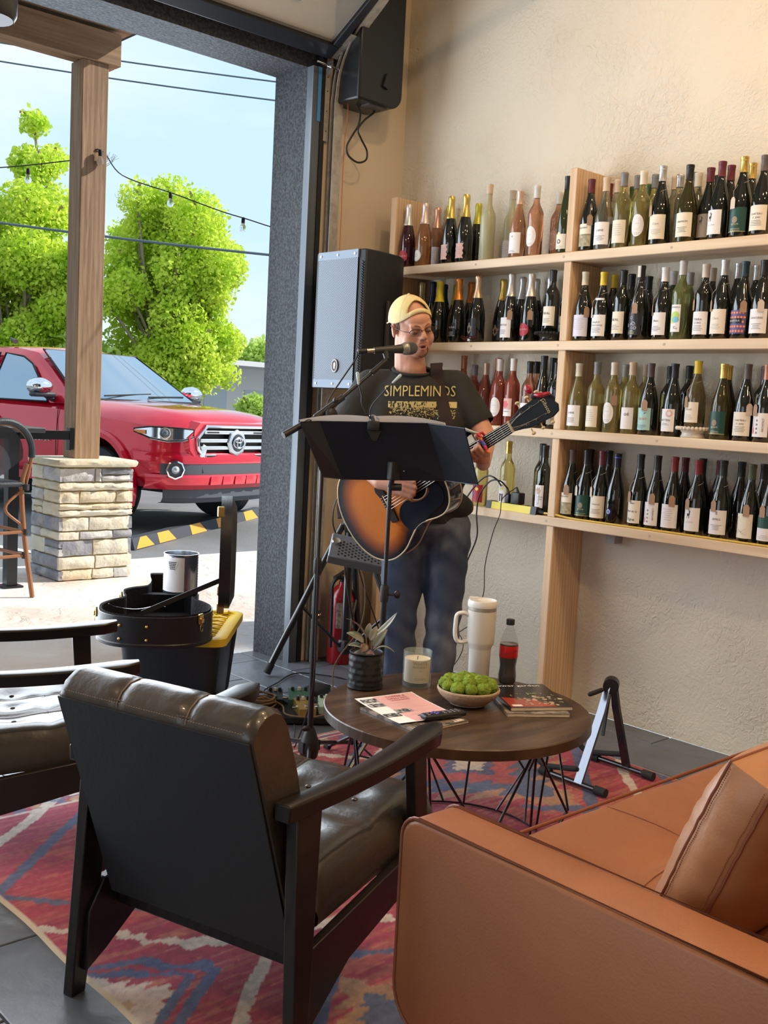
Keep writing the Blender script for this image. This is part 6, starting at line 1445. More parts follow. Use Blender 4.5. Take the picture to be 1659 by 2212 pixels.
# ================================================================ the singer and his guitar
MAN = thing('person', 'man singing in backwards yellow cap, dark printed t-shirt and blue jeans, playing guitar', 'person', (3.06, 3.18, .008), -0.74215)
M_skin = mat('skin', (.56, .28, .19), .48, var=(18, (.60, .30, .21), .4, .65, 3), bump=(120, .05))
M_skin.node_tree.nodes['Principled BSDF'].inputs['Subsurface Weight'].default_value = .08
M_skin.node_tree.nodes['Principled BSDF'].inputs['Subsurface Radius'].default_value = (.01, .004, .002)
HC = V(-.030, -.030, 1.722)
HR = (Matrix.Rotation(math.radians(24), 3, 'Z') @ Matrix.Rotation(math.radians(9), 3, 'Y').inverted() @ Matrix.Rotation(math.radians(13), 3, 'X'))
HR = Matrix.Rotation(math.radians(25), 3, 'Z') @ Matrix.Rotation(math.radians(-13), 3, 'Y') @ Matrix.Rotation(math.radians(13), 3, 'X')
HE = HR.to_euler()
def H(x, y, z): return HC+HR @ V(x, y, z)
def he(x, y, z, rx, ry, rz, rot=(0, 0, 0)): return ('e', H(x, y, z), (rx, ry, rz), (HR @ Euler(rot).to_matrix()).to_euler())
def hc(a, b, r0, r1): return ('c', H(*a), H(*b), r0, r1)
dN = V(.683, -.510, .525).normalized(); Sd = V(-.096, -.280, 1.020); Nt = V(.333, -.600, 1.350)
nA = V(0, -1, .15); nA = (nA-dN*nA.dot(dN)).normalized(); wN = dN.cross(nA)      # wN: down-right in the guitar face
nG = (nA*math.cos(math.radians(3))-wN*math.sin(math.radians(3))).normalized(); uG = -(dN.cross(nG))  # uG: up-left in the face
if uG.z < 0: uG = -uG
def hand_fingers(knuckles, mids, tips, r=.0088): 
    P = []
    for a, b, c in zip(knuckles, mids, tips): P += [('c', a, b, r, r*.95), ('c', b, c, r*.95, r*.80)]
    return P
prims = [he(0, .016, .028, .0745, .094, .094), he(0, -.022, -.030, .0715, .064, .082), he(0, -.052, -.088, .040, .033, .028), he(0, -.030, -.078, .063, .052, .034), he(0, -.020, -.098, .048, .046, .024), he(0, -.050, .040, .056, .042, .035),
  he(.040, -.052, -.040, .030, .027, .036), he(-.040, -.052, -.040, .030, .027, .036), hc((-.038, -.076, .022), (-.010, -.085, .018), .0115, .011), hc((.038, -.076, .022), (.010, -.085, .018), .0115, .011),
  hc((0, -.084, .014), (0, -.104, -.020), .0085, .0120), he(0, -.103, -.024, .0135, .0125, .0095), he(.0125, -.095, -.027, .0075, .009, .0075), he(-.0125, -.095, -.027, .0075, .009, .0075),
  hc((-.014, -.088, -.046), (.014, -.088, -.046), .0090, .0090), he(0, -.078, -.078, .020, .016, .012),
  he(.031, -.073, .000, .0155, .0135, .0130), he(-.031, -.073, .000, .0155, .0135, .0130), he(.0, -.070, -.058, .034, .024, .026),
  he(.079, .012, -.004, .0085, .019, .031, (0, 0, .35)), he(-.079, .012, -.004, .0085, .019, .031, (0, 0, -.35)),
  ('c', H(0, .036, -.060), V(-.022, .028, 1.50), .059, .070), ('c', H(0, .012, -.085), V(-.02, .0, 1.55), .040, .050),
  ('e', V(-.015, .02, 1.42), (.17, .095, .13)), ('e', V(.03, 0, 1.15), (.16, .11, .22)),
  # right arm (left in the picture)
  ('c', V(-.200, .020, 1.485), V(-.300, -.030, 1.225), .052, .044), ('c', V(-.300, -.030, 1.225), V(-.128, -.318, 1.098), .044, .029),
  ('c', V(-.128, -.318, 1.098), V(-.085, -.340, 1.092), .029, .027), ('e', V(-.068, -.343, 1.088), (.044, .019, .039), (0, .15, -.3)),
  # left arm
  ('c', V(.170, .020, 1.500), V(.296, -.075, 1.285), .052, .044), ('c', V(.296, -.075, 1.285), V(.262, -.400, 1.195), .043, .028)]
# right hand: fingers folded towards the strings, thumb on top
kn = [V(-.034, -.362, 1.114), V(-.030, -.366, 1.096), V(-.032, -.366, 1.077), V(-.038, -.362, 1.060)]
md = [V(.002, -.374, 1.108), V(.008, -.378, 1.089), V(.004, -.376, 1.069), V(-.006, -.372, 1.052)]
tp_ = [V(.008, -.352, 1.098), V(.013, -.352, 1.078), V(.008, -.350, 1.058), V(-.004, -.350, 1.042)]
prims += hand_fingers(kn, md, tp_, .0098)+[('c', V(-.075, -.350, 1.118), V(-.030, -.366, 1.132), .0125, .0105), ('c', V(-.030, -.366, 1.132), V(.006, -.362, 1.122), .0105, .0085)]
for k in kn: prims.append(('c', V(-.070, -.348, k.z*.6+1.090*.4), k, .0125, .0105))
# left hand round the neck
Pn = Nt-dN*.175
PB = Pn-uG*.045-nG*.022
prims += [('c', V(.262, -.400, 1.195), PB-dN*.0+V(.0, .012, -.008), .028, .024), ('e', PB, (.030, .030, .030))]
for i in range(4):
    o = dN*(.032-.019*i); a = PB+o*.9+nG*.004; prims += [('c', a, Pn+o-uG*.036+nG*.014, .0112, .0098), ('c', Pn+o-uG*.036+nG*.014, Pn+o-uG*.014+nG*.024, .0096, .0090), ('c', Pn+o-uG*.014+nG*.024, Pn+o+uG*(.004-.005*i)+nG*.011, .0090, .0075)]
prims += [('c', PB+dN*.015-nG*.01, Pn+dN*.02+uG*.005-nG*.034, .0135, .0115), ('c', Pn+dN*.02+uG*.005-nG*.034, Pn+dN*.022+uG*.034-nG*.018, .0110, .0092)]
body = blob('body', prims, .0042, M_skin, MAN, 4, .55)
# face details
lip = MB().tube([H(-.021, -.083, -.058), H(-.010, -.0965, -.0535), H(0, -.0985, -.0550), H(.010, -.0965, -.0535), H(.021, -.083, -.058)], [.002, .0042, .0040, .0042, .002], 8)
M_lip = mat('lips', (.44, .16, .13), .45)
lip.build('upper_lip', M_lip, MAN); MB().tube([H(-.020, -.082, -.060), H(-.010, -.0935, -.0725), H(0, -.0955, -.0745), H(.010, -.0935, -.0725), H(.020, -.082, -.060)], [.002, .0046, .0052, .0046, .002], 8).build('lower_lip', M_lip, MAN)
mo = MB().ell(H(0, -.0835, -.0635), (.0175, .0105, .0095), HR).build('mouth', mat('mouth_dark', (.05, .012, .012), .5), MAN); MB().tube([H(-.009, -.0915, -.0585), H(.009, -.0915, -.0585)], .0022, 6).build('teeth', mat('teeth', (.62, .56, .48), .4), mo)
M_lash = mat('lash_line', (.045, .022, .016), .6); M_brow = mat('brow_hair', (.25, .14, .085), .8)
for s in (-1, 1):
    c = [H(s*.031+dx, -.0890+abs(dx)*.18+(.004 if abs(dx) > .012 else 0), -.0035-.05*abs(dx)*0-.0035*math.cos(dx*90)) for dx in (-.014, -.007, 0, .007, .014)]
    MB().tube(c, [.0008, .0020, .0024, .0020, .0008], 6).build('eyelashes', M_lash, MAN)
    MB().ell(H(s*.031, -.0770, -.0015), (.0125, .0108, .0085), HR).build('eyelid', mat('eyelid_skin', (.44, .20, .15), .5), MAN)
    MB().tube([H(s*.013, -.0955, .0215), H(s*.026, -.0915, .0265), H(s*.042, -.0805, .0250)], [.0018, .0026, .0012], 6).build('eyebrow', M_brow, MAN)
    MB().ell(H(s*.0068, -.1035, -.0315), (.0032, .004, .0018), HR, 8, 6).build('nostril', M_lash, MAN)
    MB().tube([H(s*.0835, .020, .012), H(s*.089, .010, .018), H(s*.089, -.001, .008), H(s*.086, .0, -.012), H(s*.083, .004, -.025)], [.002, .0030, .0026, .0026, .003], 7).build('ear_rim', M_skin, MAN)
# goatee hugging the chin, stubble colour
def beardpt(a, zz): return H(.046*math.sin(a), -.030-.056*math.cos(a), zz)
gt = MB()
for j in range(7):
    a = math.radians(-26+j*8.8); 
gt.tube([H(.024, -.0805, -.066), H(.027, -.0775, -.080), H(.024, -.0745, -.094), H(.012, -.0770, -.1055), H(-.004, -.0790, -.1085), H(-.016, -.0755, -.1040)], [.0016, .0030, .0040, .0050, .0048, .002], 8)
gt.build('goatee', mat('goatee_hair', (.17, .095, .055), .9, bump=(700, .8)), MAN)
# short hair showing at temple and nape
hr_ = MB(); rows = []
for i in range(9):
    ph = math.radians(68+i*28); row = []
    for j in range(4):
        z = .030-.022*j; k = math.sqrt(max(.05, 1-((z-.028)/.094)**2)); row.append(H(.0765*k*math.sin(ph), .016-.096*k*math.cos(ph), z))
    rows.append(row)
hr_.grid(rows).build('hair', mat('short_hair', (.16, .11, .075), .9, bump=(600, .6)), MAN)
# glasses
gl_ = thing('glasses', None, None); del gl_; 
for o_ in list(bpy.data.objects):
    if o_.name == 'glasses' and o_.type == 'EMPTY': bpy.data.objects.remove(o_)
M_rim = mat('glasses_metal', (.05, .03, .022), .35, .4); M_lens = mat('tinted_lens', (.10, .06, .045), .03, alpha=.34, spec=.6)
def lens_outline(s): 
    pts = []
    for k in range(20):
        a = 2*pi*k/20; x = .0255*math.copysign(abs(math.cos(a))**.75, math.cos(a)); z = .0150*math.copysign(abs(math.sin(a))**.8, math.sin(a)); pts.append(H(s*.033+x, -.1005+.9*abs(s*.033+x)**2*3.2, -.0015+z))
    return pts
fr_ = MB()
for s in (-1, 1): P = lens_outline(s); fr_.tube(P[0:11], .0016, 6)
fr_.tube([H(-.0085, -.099, .004), H(-.004, -.1035, .0075), H(.004, -.1035, .0075), H(.0085, -.099, .004)], .0011, 6)
for s in (-1, 1): fr_.tube([H(s*.0575, -.092, .004), H(s*.0755, -.075, .006), H(s*.0825, -.030, .008), H(s*.085, .012, .012), H(s*.083, .028, -.006)], .0013, 6)
go = fr_.build('glasses', M_rim, MAN)
for s in (-1, 1): MB().add(lens_outline(s), [tuple(range(20))]).build('lens', M_lens, go, False)
# cap worn backwards
M_cap = mat('yellow_cotton', (.72, .60, .27), .85, bump=(350, .15), var=(20, (.78, .68, .40), .4, .7)); M_capr = mat('cap_seam', (.60, .48, .20), .85)
def capP(ph, t, o=0):   # ph: 0 = over the forehead, increasing to the man's left
    zf = .046*math.cos(ph)**2*(1 if math.cos(ph) > 0 else -.10)+.026; el0 = math.asin(max(-.9, min(.9, (zf-.028)/.098))); el = el0+(pi/2-el0)*t
    r_ = (1+o); return H((.0830*r_)*math.cos(el)*math.sin(ph), .016-(.1035*r_)*math.cos(el)*math.cos(ph), .028+(.1000*r_)*math.sin(el))
NP, NT = 96, 26; vs = [capP(2*pi*i/NP, j/NT) for j in range(NT+1) for i in range(NP)]; fs = []
for j in range(NT):
    for i in range(NP):
        ph = ((i+.5)/NP*360+180) % 360-180; t = (j+.5)/NT; arch = .17+.36*math.sqrt(max(0, 1-(ph/41)**2))
        if abs(ph) < 41 and .17 < t < arch: continue
        fs.append((j*NP+i, j*NP+(i+1) % NP, (j+1)*NP+(i+1) % NP, (j+1)*NP+i))
cp = MB().add(vs, fs).build('cap', M_cap, MAN, 70); so_ = cp.modifiers.new('t', 'SOLIDIFY'); so_.thickness = .0025; so_.offset = 1
ed = MB().tube([capP(math.radians(a), .17+.36*math.sqrt(max(0, 1-(a/41)**2)), .02) for a in np.linspace(-41, 41, 22)], .0022, 6); 
ed.build('hole_binding', M_capr, cp)
MB().grid([[capP(math.radians(a), t, .035) for a in np.linspace(-33, 26, 16)] for t in (.015, .16)]).build('strap', M_cap, cp).modifiers.new('t', 'SOLIDIFY').thickness = .003
for a in (60, 120, 180, 240, 300): MB().tube([capP(math.radians(a), t, .022) for t in np.linspace(.02, .98, 14)], .0010, 5).build('seam', M_capr, cp)
MB().ell(capP(0, 1, .03), (.006,)*3).build('button', M_cap, cp)
MB().grid([[H(.078*math.sin(a)*(1-.0*q), .016+.100*math.cos(a*.9)*1.0+q*.045*math.cos(a*.9), .014-.006*q-.006*q*q) for a in np.linspace(-.75, .75, 14)] for q in (0, .33, .66, 1)]).build('visor', M_cap, cp).modifiers.new('t', 'SOLIDIFY').thickness = .004
# t-shirt
M_sh = mat('charcoal_tshirt', (.021, .021, .020), .92, bump=(14, .35, 4), var=(9, (.034, .033, .032), .35, .7))
sp = [('e', V(-.015, .018, 1.385), (.196, .120, .175)), ('e', V(.035, -.018, 1.140), (.200, .150, .215)), ('e', V(.075, .015, .990), (.196, .140, .085)), ('c', V(.075, .01, 1.02), V(.080, .012, .965), .14, .14),
      ('c', V(-.185, .022, 1.478), V(.165, .022, 1.492), .066, .066), ('e', V(-.015, .030, 1.505), (.125, .075, .060)),
      ('c', V(-.190, .020, 1.475), V(-.272, -.016, 1.325), .068, .073), ('c', V(.165, .020, 1.490), V(.258, -.030, 1.345), .068, .072), ('e', V(.13, .0, 1.25), (.10, .12, .22)), ('e', V(-.12, .0, 1.25), (.11, .12, .22))]
shirt = blob('tshirt', sp, .0085, M_sh, MAN, 5, .6)
# cut hem, sleeves and neckline open
bm = bmesh.new(); bm.from_mesh(shirt.data)
def cutp(co, no, test=None):
    geom = bm.verts[:]+bm.edges[:]+bm.faces[:]
    if test: fs_ = [f for f in bm.faces if test(f.calc_center_median())]; geom = list({v for f in fs_ for v in f.verts})+list({e for f in fs_ for e in f.edges})+fs_
    bmesh.ops.bisect_plane(bm, geom=geom, plane_co=co, plane_no=no, clear_outer=True)
cutp(V(0, 0, .925), V(0, 0, -1))
aR = (V(-.272, -.016, 1.325)-V(-.190, .020, 1.475)).normalized(); cutp(V(-.278, -.018, 1.310), aR, lambda c: c.x < -.215 and c.z < 1.42 and (c-V(-.278, -.018, 1.310)).dot(aR) > -.03)
aL = (V(.258, -.030, 1.345)-V(.165, .020, 1.490)).normalized(); cutp(V(.266, -.034, 1.328), aL, lambda c: c.x > .215 and c.z < 1.42 and c.z > 1.2 and (c-V(.266, -.034, 1.328)).dot(aL) > -.03)
cn = V(-.020, .0, 1.565); nn_ = V(.0, -.30, .95).normalized(); cutp(V(-.018, -.03, 1.532), nn_, lambda c: (V(c.x+.018, c.y-.01, 0)).length < .115 and c.z > 1.49)
bm.to_mesh(shirt.data); bm.free()
# drape wrinkles
me = shirt.data; co = np.empty(len(me.vertices)*3); me.vertices.foreach_get('co', co); co = co.reshape(-1, 3); no = np.empty_like(co).ravel(); me.vertices.foreach_get('normal', no); no = no.reshape(-1, 3)
wv = .0035*np.sin(co[:, 2]*52+co[:, 0]*34+2*np.sin(co[:, 0]*21))*np.clip((1.42-co[:, 2])*3, 0, 1)+.0035*np.sin(co[:, 0]*70+co[:, 2]*25)*np.clip((1.1-co[:, 2])*5, 0, 1); co += no*wv[:, None]; me.vertices.foreach_set('co', co.ravel()); me.update()
so_ = shirt.modifiers.new('t', 'SOLIDIFY'); so_.thickness = .0025; so_.offset = 1
MB().tube([V(-.018+.082*math.cos(a), .008+.078*math.sin(a), 1.548+.022*math.sin(a)) for a in [i*2*pi/30 for i in range(30)]], .0062, 8, closed=True).build('collar', M_sh, shirt)
BV = BVHTree.FromPolygons([tuple(c) for c in co], [tuple(p.vertices) for p in me.polygons])
def onshirt(x, z, off=.0042):
    h = BV.ray_cast(V(x, -1, z), V(0, 1, 0)); return (h[0]+V(0, -off, 0)) if h[0] else V(x, -.13, z)
M_yp = mat('faded_yellow_print', (.56, .47, .20), .85)
tx = MB(); v, f = textmesh('SIMPLEMINDS', .036, cond=1.0); w_ = max(p[0] for p in v)-min(p[0] for p in v); k_ = .292/w_
tx.add([onshirt(.016+p[0]*k_, 1.4600+p[1]*1.75+(p[0]*k_)*.045, .0075) for p in v], f); tx.build('print_lettering', M_yp, shirt, False)
band = MB(); nX, nZ = 40, 10
pts = [[onshirt(-.112+.282*i/nX, 1.419-.020*j/nZ*1.25+(-.112+.282*i/nX)*.04, .0040) for j in range(nZ+1)] for i in range(nX+1)]; band.grid(pts); band.build('print_band', M_yp, shirt)
q = random.Random(3); sc = MB()
for i in range(420):
    x = q.uniform(-.105, .165); z = 1.394-abs(q.gauss(0, .020)); s = q.uniform(.0008, .0024); c = [onshirt(x+a*s, z+b*s, .0041) for a, b in ((-1, -1), (1, -1), (.8, 1), (-1, .7))]; sc.add(c, [(0, 1, 2, 3)])
s_ = sc.build('print_speckle', M_yp, shirt, False); s_['kind'] = 'stuff'
sc = MB()
for i in range(80):
    x = q.choice((q.uniform(-.11, -.02), q.uniform(-.11, .16))); z = q.uniform(1.395, 1.418); s = q.uniform(.001, .003); sc.add([onshirt(x+a*s, z+b*s*1.6, .0048) for a, b in ((-1, -1), (1, -1), (.8, 1), (-1, .7))], [(0, 1, 2, 3)])
s_ = sc.build('print_wear', M_sh, shirt, False); s_['kind'] = 'stuff'
# jeans and shoes
M_jn = mat('blue_denim', (.045, .065, .115), .9, bump=(8, .5, 5, (1, 1, .5)), var=(4.2, (.20, .23, .29), .47, .68, 5, (1, 1, .55)))
jp = [('e', V(.078, .015, .915), (.182, .130, .10)), ('c', V(-.012, .015, .88), V(-.020, -.010, .50), .105, .076), ('c', V(-.020, -.010, .50), V(.004, .02, .075), .076, .064), ('c', V(.165, .015, .88), V(.168, -.010, .50), .105, .076), ('c', V(.168, -.010, .50), V(.148, .02, .075), .076, .064)]
jn = blob('jeans', jp, .009, M_jn, MAN, 5, .6); me = jn.data; co = np.empty(len(me.vertices)*3); me.vertices.foreach_get('co', co); co = co.reshape(-1, 3); no = np.empty(len(me.vertices)*3); me.vertices.foreach_get('normal', no); no = no.reshape(-1, 3)
wv = .0045*np.sin(co[:, 2]*62+co[:, 0]*20+1.5*np.sin(co[:, 0]*30))*(.35+.65*np.exp(-((co[:, 2]-.84)/.10)**2)+.7*np.exp(-((co[:, 2]-.46)/.09)**2)+.9*np.exp(-((co[:, 2]-.16)/.10)**2)); co += no*wv[:, None]; me.vertices.foreach_set('co', co.ravel()); me.update()
for x in (.004, .148):
    sh_ = MB().loft([[V(x+w*math.cos(a), y+.0, max(.012, z0+h*math.sin(a)) if math.sin(a) < 0 else z0+h*math.sin(a)) for a in [i*2*pi/16 for i in range(16)]] for y, w, h, z0 in ((.075, .020, .03, .045), (.06, .036, .045, .05), (.0, .042, .055, .055), (-.06, .044, .040, .045), (-.14, .046, .030, .038), (-.19, .036, .022, .032), (-.205, .018, .012, .028))]).build('shoe', mat('dark_shoe', (.03, .028, .026), .6), MAN, 60)
    MB().rbox((x, -.065, .010), (.094, .275, .018), .008).build('sole', RUBBER, sh_)
# ---------------------------------------------------------------- guitar, in its own frame (x along neck, y up-left in the face, z out of the face)
GT = thing('acoustic_guitar', 'sunburst acoustic guitar with black pickguard held by the singer', 'guitar')
Gm = Matrix(((dN.x, uG.x, nG.x, Sd.x), (dN.y, uG.y, nG.y, Sd.y), (dN.z, uG.z, nG.z, Sd.z), (0, 0, 0, 1)))
if Gm.to_3x3().determinant() < 0: uG = -uG; Gm = Matrix(((dN.x, uG.x, nG.x, Sd.x), (dN.y, uG.y, nG.y, Sd.y), (dN.z, uG.z, nG.z, Sd.z), (0, 0, 0, 1)))
GT.matrix_world = Matrix.Translation((3.06, 3.18, 0)) @ Matrix.Rotation(-0.74215, 4, 'Z') @ Gm
sY = 1 if uG.z > 0 else -1   # +y is up-left when sY = 1
key = [(0, 0), (.004, .055), (.022, .115), (.055, .165), (.10, .195), (.145, .203), (.20, .193), (.25, .165), (.29, .143), (.325, .136), (.36, .139), (.40, .147), (.44, .146), (.475, .125), (.498, .085), (.506, .04), (.508, 0)]
half = [(p.x, p.y) for p in catmull([V(a, b, 0) for a, b in key], 4)]; ol = half+[(a, -b) for a, b in half[::-1][1:-1]]; ol = [(a-.228, b) for a, b in ol]; nO = len(ol)
def face(z, s=1.0): return [V((a-.026)*s+.026, b*s, z) for a, b in ol]
TOP = -.006; THK = .108
# top with concentric rings to carry the sunburst colours
cen = [(-.085, 0.0), (.10, 0)]
rings = [1, .985, .96, .92, .87, .80, .72, .62, .5, .36, .2]; mb = MB(); vs = []; cols = []
for s in rings:
    for a, b in ol: x = (a-.0)*s+(-.05)*(1-s) ; vs.append(V(x, b*s, TOP+.002*(1-s)))
vs.append(V(-.05, 0, TOP+.002)); NR = len(rings)
fs = [(i*nO+k, (i+1)*nO+k, (i+1)*nO+(k+1) % nO, i*nO+(k+1) % nO) for i in range(NR-1) for k in range(nO)]+[((NR-1)*nO+k, NR*nO, (NR-1)*nO+(k+1) % nO) for k in range(nO)]
me = bpy.data.meshes.new('soundboard'); me.from_pydata([tuple(p) for p in vs], [], fs); me.update()
olA = np.array(ol)
for p in vs:
    dd = np.min(np.hypot(olA[:, 0]-p.x, olA[:, 1]-p.y)); dd = dd*(1.0 if p.x < -.0 else .8) ; up_ = max(0, (p.x-.02)/.25)
    t = max(0, min(1, (dd-.008)/.085)); t = t*t*(3-2*t); t *= max(0, 1-up_*1.0)
    c = np.array((.008, .006, .008))*(1-t)+np.array((.62, .17, .018))*t; 
    if .15 < t < .75: c = c*.75+np.array((.22, .03, .006))*.25
    cols.append((*c, 1))
ca = me.color_attributes.new('Col', 'FLOAT_COLOR', 'POINT'); ca.data.foreach_set('color', np.array(cols, dtype=np.float32).ravel())
m_ = vcol('sunburst', .16); m_.node_tree.nodes['Principled BSDF'].inputs['Coat Weight'].default_value = .6; me.materials.append(m_); me.shade_smooth()
sbo = bpy.data.objects.new('soundboard', me); COL.objects.link(sbo); sbo.parent = GT
MB().loft([face(TOP-.001), face(TOP-.02, 1.001), face(TOP-THK+.01, .995), face(TOP-THK, .985)]).build('body_shell', mat('dark_mahogany', (.020, .008, .006), .15, coat=.6), GT, 30)
for z in (TOP+.0005, TOP-THK+.004): MB().tube(face(z, 1.0 if z > -.05 else .992), .0030, 6, closed=True).build('binding', mat('cream_binding', (.62, .52, .36), .4), GT)
MB().lathe([(0, .0), (.050, .0)], (.150, 0, TOP+.0022), n=36).build('sound_hole', mat('hole_dark', (.006, .004, .003), .9), GT)
MB().lathe([(.0505, .0), (.0545, .0)], (.150, 0, TOP+.0026), n=40, capb=False, capt=False).build('rosette', MATS['cream_binding'], GT)
pgp = catmull([V(.205, -.012*sY, 0), V(.196, -.045*sY, 0), V(.15, -.058*sY, 0), V(.105, -.045*sY, 0), V(.088, -.030*sY, 0), V(.045, -.040*sY, 0), V(.020, -.075*sY, 0), V(.030, -.125*sY, 0), V(.075, -.148*sY, 0), V(.14, -.128*sY, 0), V(.22, -.112*sY, 0), V(.25, -.075*sY, 0), V(.245, -.03*sY, 0)], 5)
MB().add([V(p.x, p.y, TOP+.0030) for p in pgp], [tuple(range(len(pgp)))]).build('pickguard', mat('pickguard_black', (.010, .012, .020), .12), GT)
M_rw = mat('rosewood', (.018, .010, .009), .6, spec=.3)
bp_ = [(-.018, -.078), (.012, -.082), (.016, -.03), (.018, .03), (.012, .082), (-.018, .078), (-.022, .06), (-.014, .03), (-.014, -.03), (-.022, -.06)]
br_ = bevel(MB().prism(bp_, .009, Matrix.Translation((0, 0, TOP+.002))).build('bridge', M_rw, GT), .002); MB().box((.004, 0, TOP+.0125), (.003, .072, .006)).build('saddle', MATS['cream_binding'], br_)
for i in range(6): MB().ell((-.008, -.0275+.011*i, TOP+.012), (.0028,)*3, n=8, m=6).build('bridge_pin', MATS['cream_binding'], br_)
# neck
NL = .6287
nk = MB().loft([[V(x, w*math.cos(a), (-.004 if math.sin(a) > -.01 else -.004+d_*math.sin(a))) for a in [i*2*pi/16 for i in range(16)]] for x, w, d_ in ((.10+.02, .0285, .014), (.28, .0280, .022), (NL-.02, .0225, .018), (NL+.004, .0220, .017))]); nk.build('neck', mat('neck_dark', (.045, .018, .010), .25, coat=.4), GT, 40)
fb = MB().loft([[V(x, -w, -.004), V(x, w, -.004), V(x, w*.9, .0035), V(x, -w*.9, .0035)] for x, w in ((.195, .0290), (NL, .0222))]).build('fretboard', M_rw, GT, 30)
for k in range(1, 20):
    x = NL*(2**(-k/12)); MB().box((NL*(1-(1-2**(-k/12)))+0, 0, .0040), (.0014, .042+.012*(1-x/NL), .0016)).build('fret', BOLT, fb)
for k in (3, 5, 7, 9, 12): 
    x = NL*(2**(-(k-.5)/12)); MB().lathe([(0, 0), (.0030, 0)], (x, 0, .0039), n=10).build('inlay', MATS['cream_binding'], fb)
MB().box((NL+.003, 0, .003), (.006, .045, .009)).build('nut', mat('bone', (.66, .55, .34), .4), GT)
hs = [(0, -.022), (.03, -.030), (.055, -.040), (.15, -.046), (.175, -.038), (.185, -.016), (.178, 0), (.185, .016), (.175, .038), (.15, .046), (.055, .040), (.03, .030), (0, .022)]
Mhs = Matrix.Translation((NL+.006, 0, -.012)) @ Matrix.Rotation(math.radians(10), 4, 'Y')
ho = bevel(MB().prism(hs, .014, Mhs).build('headstock', mat('headstock_black', (.006, .006, .007), .35, spec=.3), GT), .002)
for s in (-1, 1):
    for i in range(3):
        p = Mhs @ V(.055+.040*i, s*.026, .014); MB().lathe([(.0055, 0), (.0045, .003), (.003, .006), (.003, .012), (0, .012)], p, n=12).build('tuner_post', CHROME, ho)
        q0 = Mhs @ V(.055+.040*i, s*.043, .004); q1 = Mhs @ V(.055+.040*i, s*.062, .004); MB().tube([q0, q1], .0025, 6).ell(q1, (.008, .006, .010)).build('tuner_key', MATS['bone'], ho)
text_on('Gibson', .020, Mhs @ Matrix.Translation((.145, 0, .0146)) @ Matrix.Rotation(-pi/2*(1), 4, 'Z')).build('headstock_lettering', GOLDINK, ho)
sm_ = MB()
for i in range(6):
    y0 = -.0275+.011*i; y1 = -.0175+.007*i; sm_ = MB().tube([V(.004, y0, TOP+.0158), V(NL+.003, y1, .0085)], .00065, 5); s = 1 if i > 2 else -1; j = (i-3) if s > 0 else (2-i)
    sm_.tube([V(NL+.003, y1, .0085), Mhs @ V(.055+.040*(2-j) if False else .055+.040*j, s*.024, .020)], .00065, 5); sm_.build('string', STRING if False else mat('string_metal', (.62, .58, .5), .3, .9), GT)
MB().tube([V(-.228, 0, -.05), V(-.246, 0, -.05)], [.007, .010], 10).build('strap_button', CHROME, GT)
# strap runs from the body's upper bout over his left shoulder
Gi = GT.matrix_world.inverted() @ (Matrix.Translation((3.06, 3.18, 0)) @ Matrix.Rotation(-0.74215, 4, 'Z'))
pl_ = [onshirt(.175, 1.20, .010), onshirt(.150, 1.28, .010), onshirt(.128, 1.36, .010), onshirt(.104, 1.45, .010), onshirt(.085, 1.52, .010), V(.078, -.045, 1.572), V(.080, .010, 1.590), V(.082, .075, 1.572), V(.05, .150, 1.48), V(-.05, .170, 1.30), V(-.20, .150, 1.12), V(-.275, .02, 1.0), V(-.27, -.10, .935)]
cc = catmull([Gi @ p for p in pl_], 5); sd = [(Gi.to_3x3() @ V(1, 0, .12)).normalized()]*len(cc)
lft = []
for i, p in enumerate(cc):
    t_ = (cc[min(i+1, len(cc)-1)]-cc[max(i-1, 0)]).normalized(); a = sd[i]; a = (a-t_*a.dot(t_)).normalized(); b = t_.cross(a); lft.append([p+a*.025+b*.0015, p-a*.025+b*.0015, p-a*.025-b*.0015, p+a*.025-b*.0015])
MB().loft(lft).build('strap', mat('brown_strap', (.022, .010, .009), .8, bump=(200, .3)), GT, 40)
# capo and clip-on tuner
cpx = NL-.120
cpo = thing('capo', 'bright multicoloured capo with pale lever clamped on the guitar neck', 'capo'); cpo.matrix_world = GT.matrix_world @ Matrix.Translation((cpx, 0, 0))
cls = [mat('capo_red', (.55, .03, .05), .4), mat('capo_orange', (.75, .22, .03), .4), mat('capo_purple', (.20, .06, .35), .4), mat('capo_blue', (.06, .15, .55), .4), mat('capo_pink', (.65, .10, .25), .4)]
for i in range(7): MB().tube([V(-.002+.0015*math.sin(i*2), (.038-.011*i)*sY, .0135), V(.0015*math.sin(i*2+2), (.038-.011*(i+1))*sY, .0135)], .0068, 10, round_ends=True).build('bar', cls[i % 5], cpo)
MB().tube([V(0, .038*sY, .012), V(0, .040*sY, -.018), V(0, .015*sY, -.032)], .005, 8).build('frame', cls[0], cpo); MB().tube([V(0, .040*sY, .008), V(-.012, .055*sY, .02), V(-.030, .078*sY, .03)], [.004, .005, .0065], 8, round_ends=True).build('lever', mat('pale_blue_plastic', (.45, .58, .62), .35), cpo)
tn = thing('clip_tuner', 'red and black clip-on tuner at the tip of the headstock', 'tuner'); tn.matrix_world = GT.matrix_world @ Matrix.Translation((NL+.150, .046*sY, .018))
M_rdt = mat('tuner_red', (.35, .01, .03), .2, coat=.5)
MB().rbox((0, 0, 0), (.022, .018, .03), .004).build('clip', BLACK, tn); MB().ell((-.004, .030*sY, .010), (.014, .018, .010)).build('display', M_rdt, tn); MB().tube([V(.01, 0, .01), V(.030, -.012*sY, .016), V(.055, -.02*sY, .012)], [.008, .009, .007], 10, round_ends=True).build('arm', M_rdt, tn)
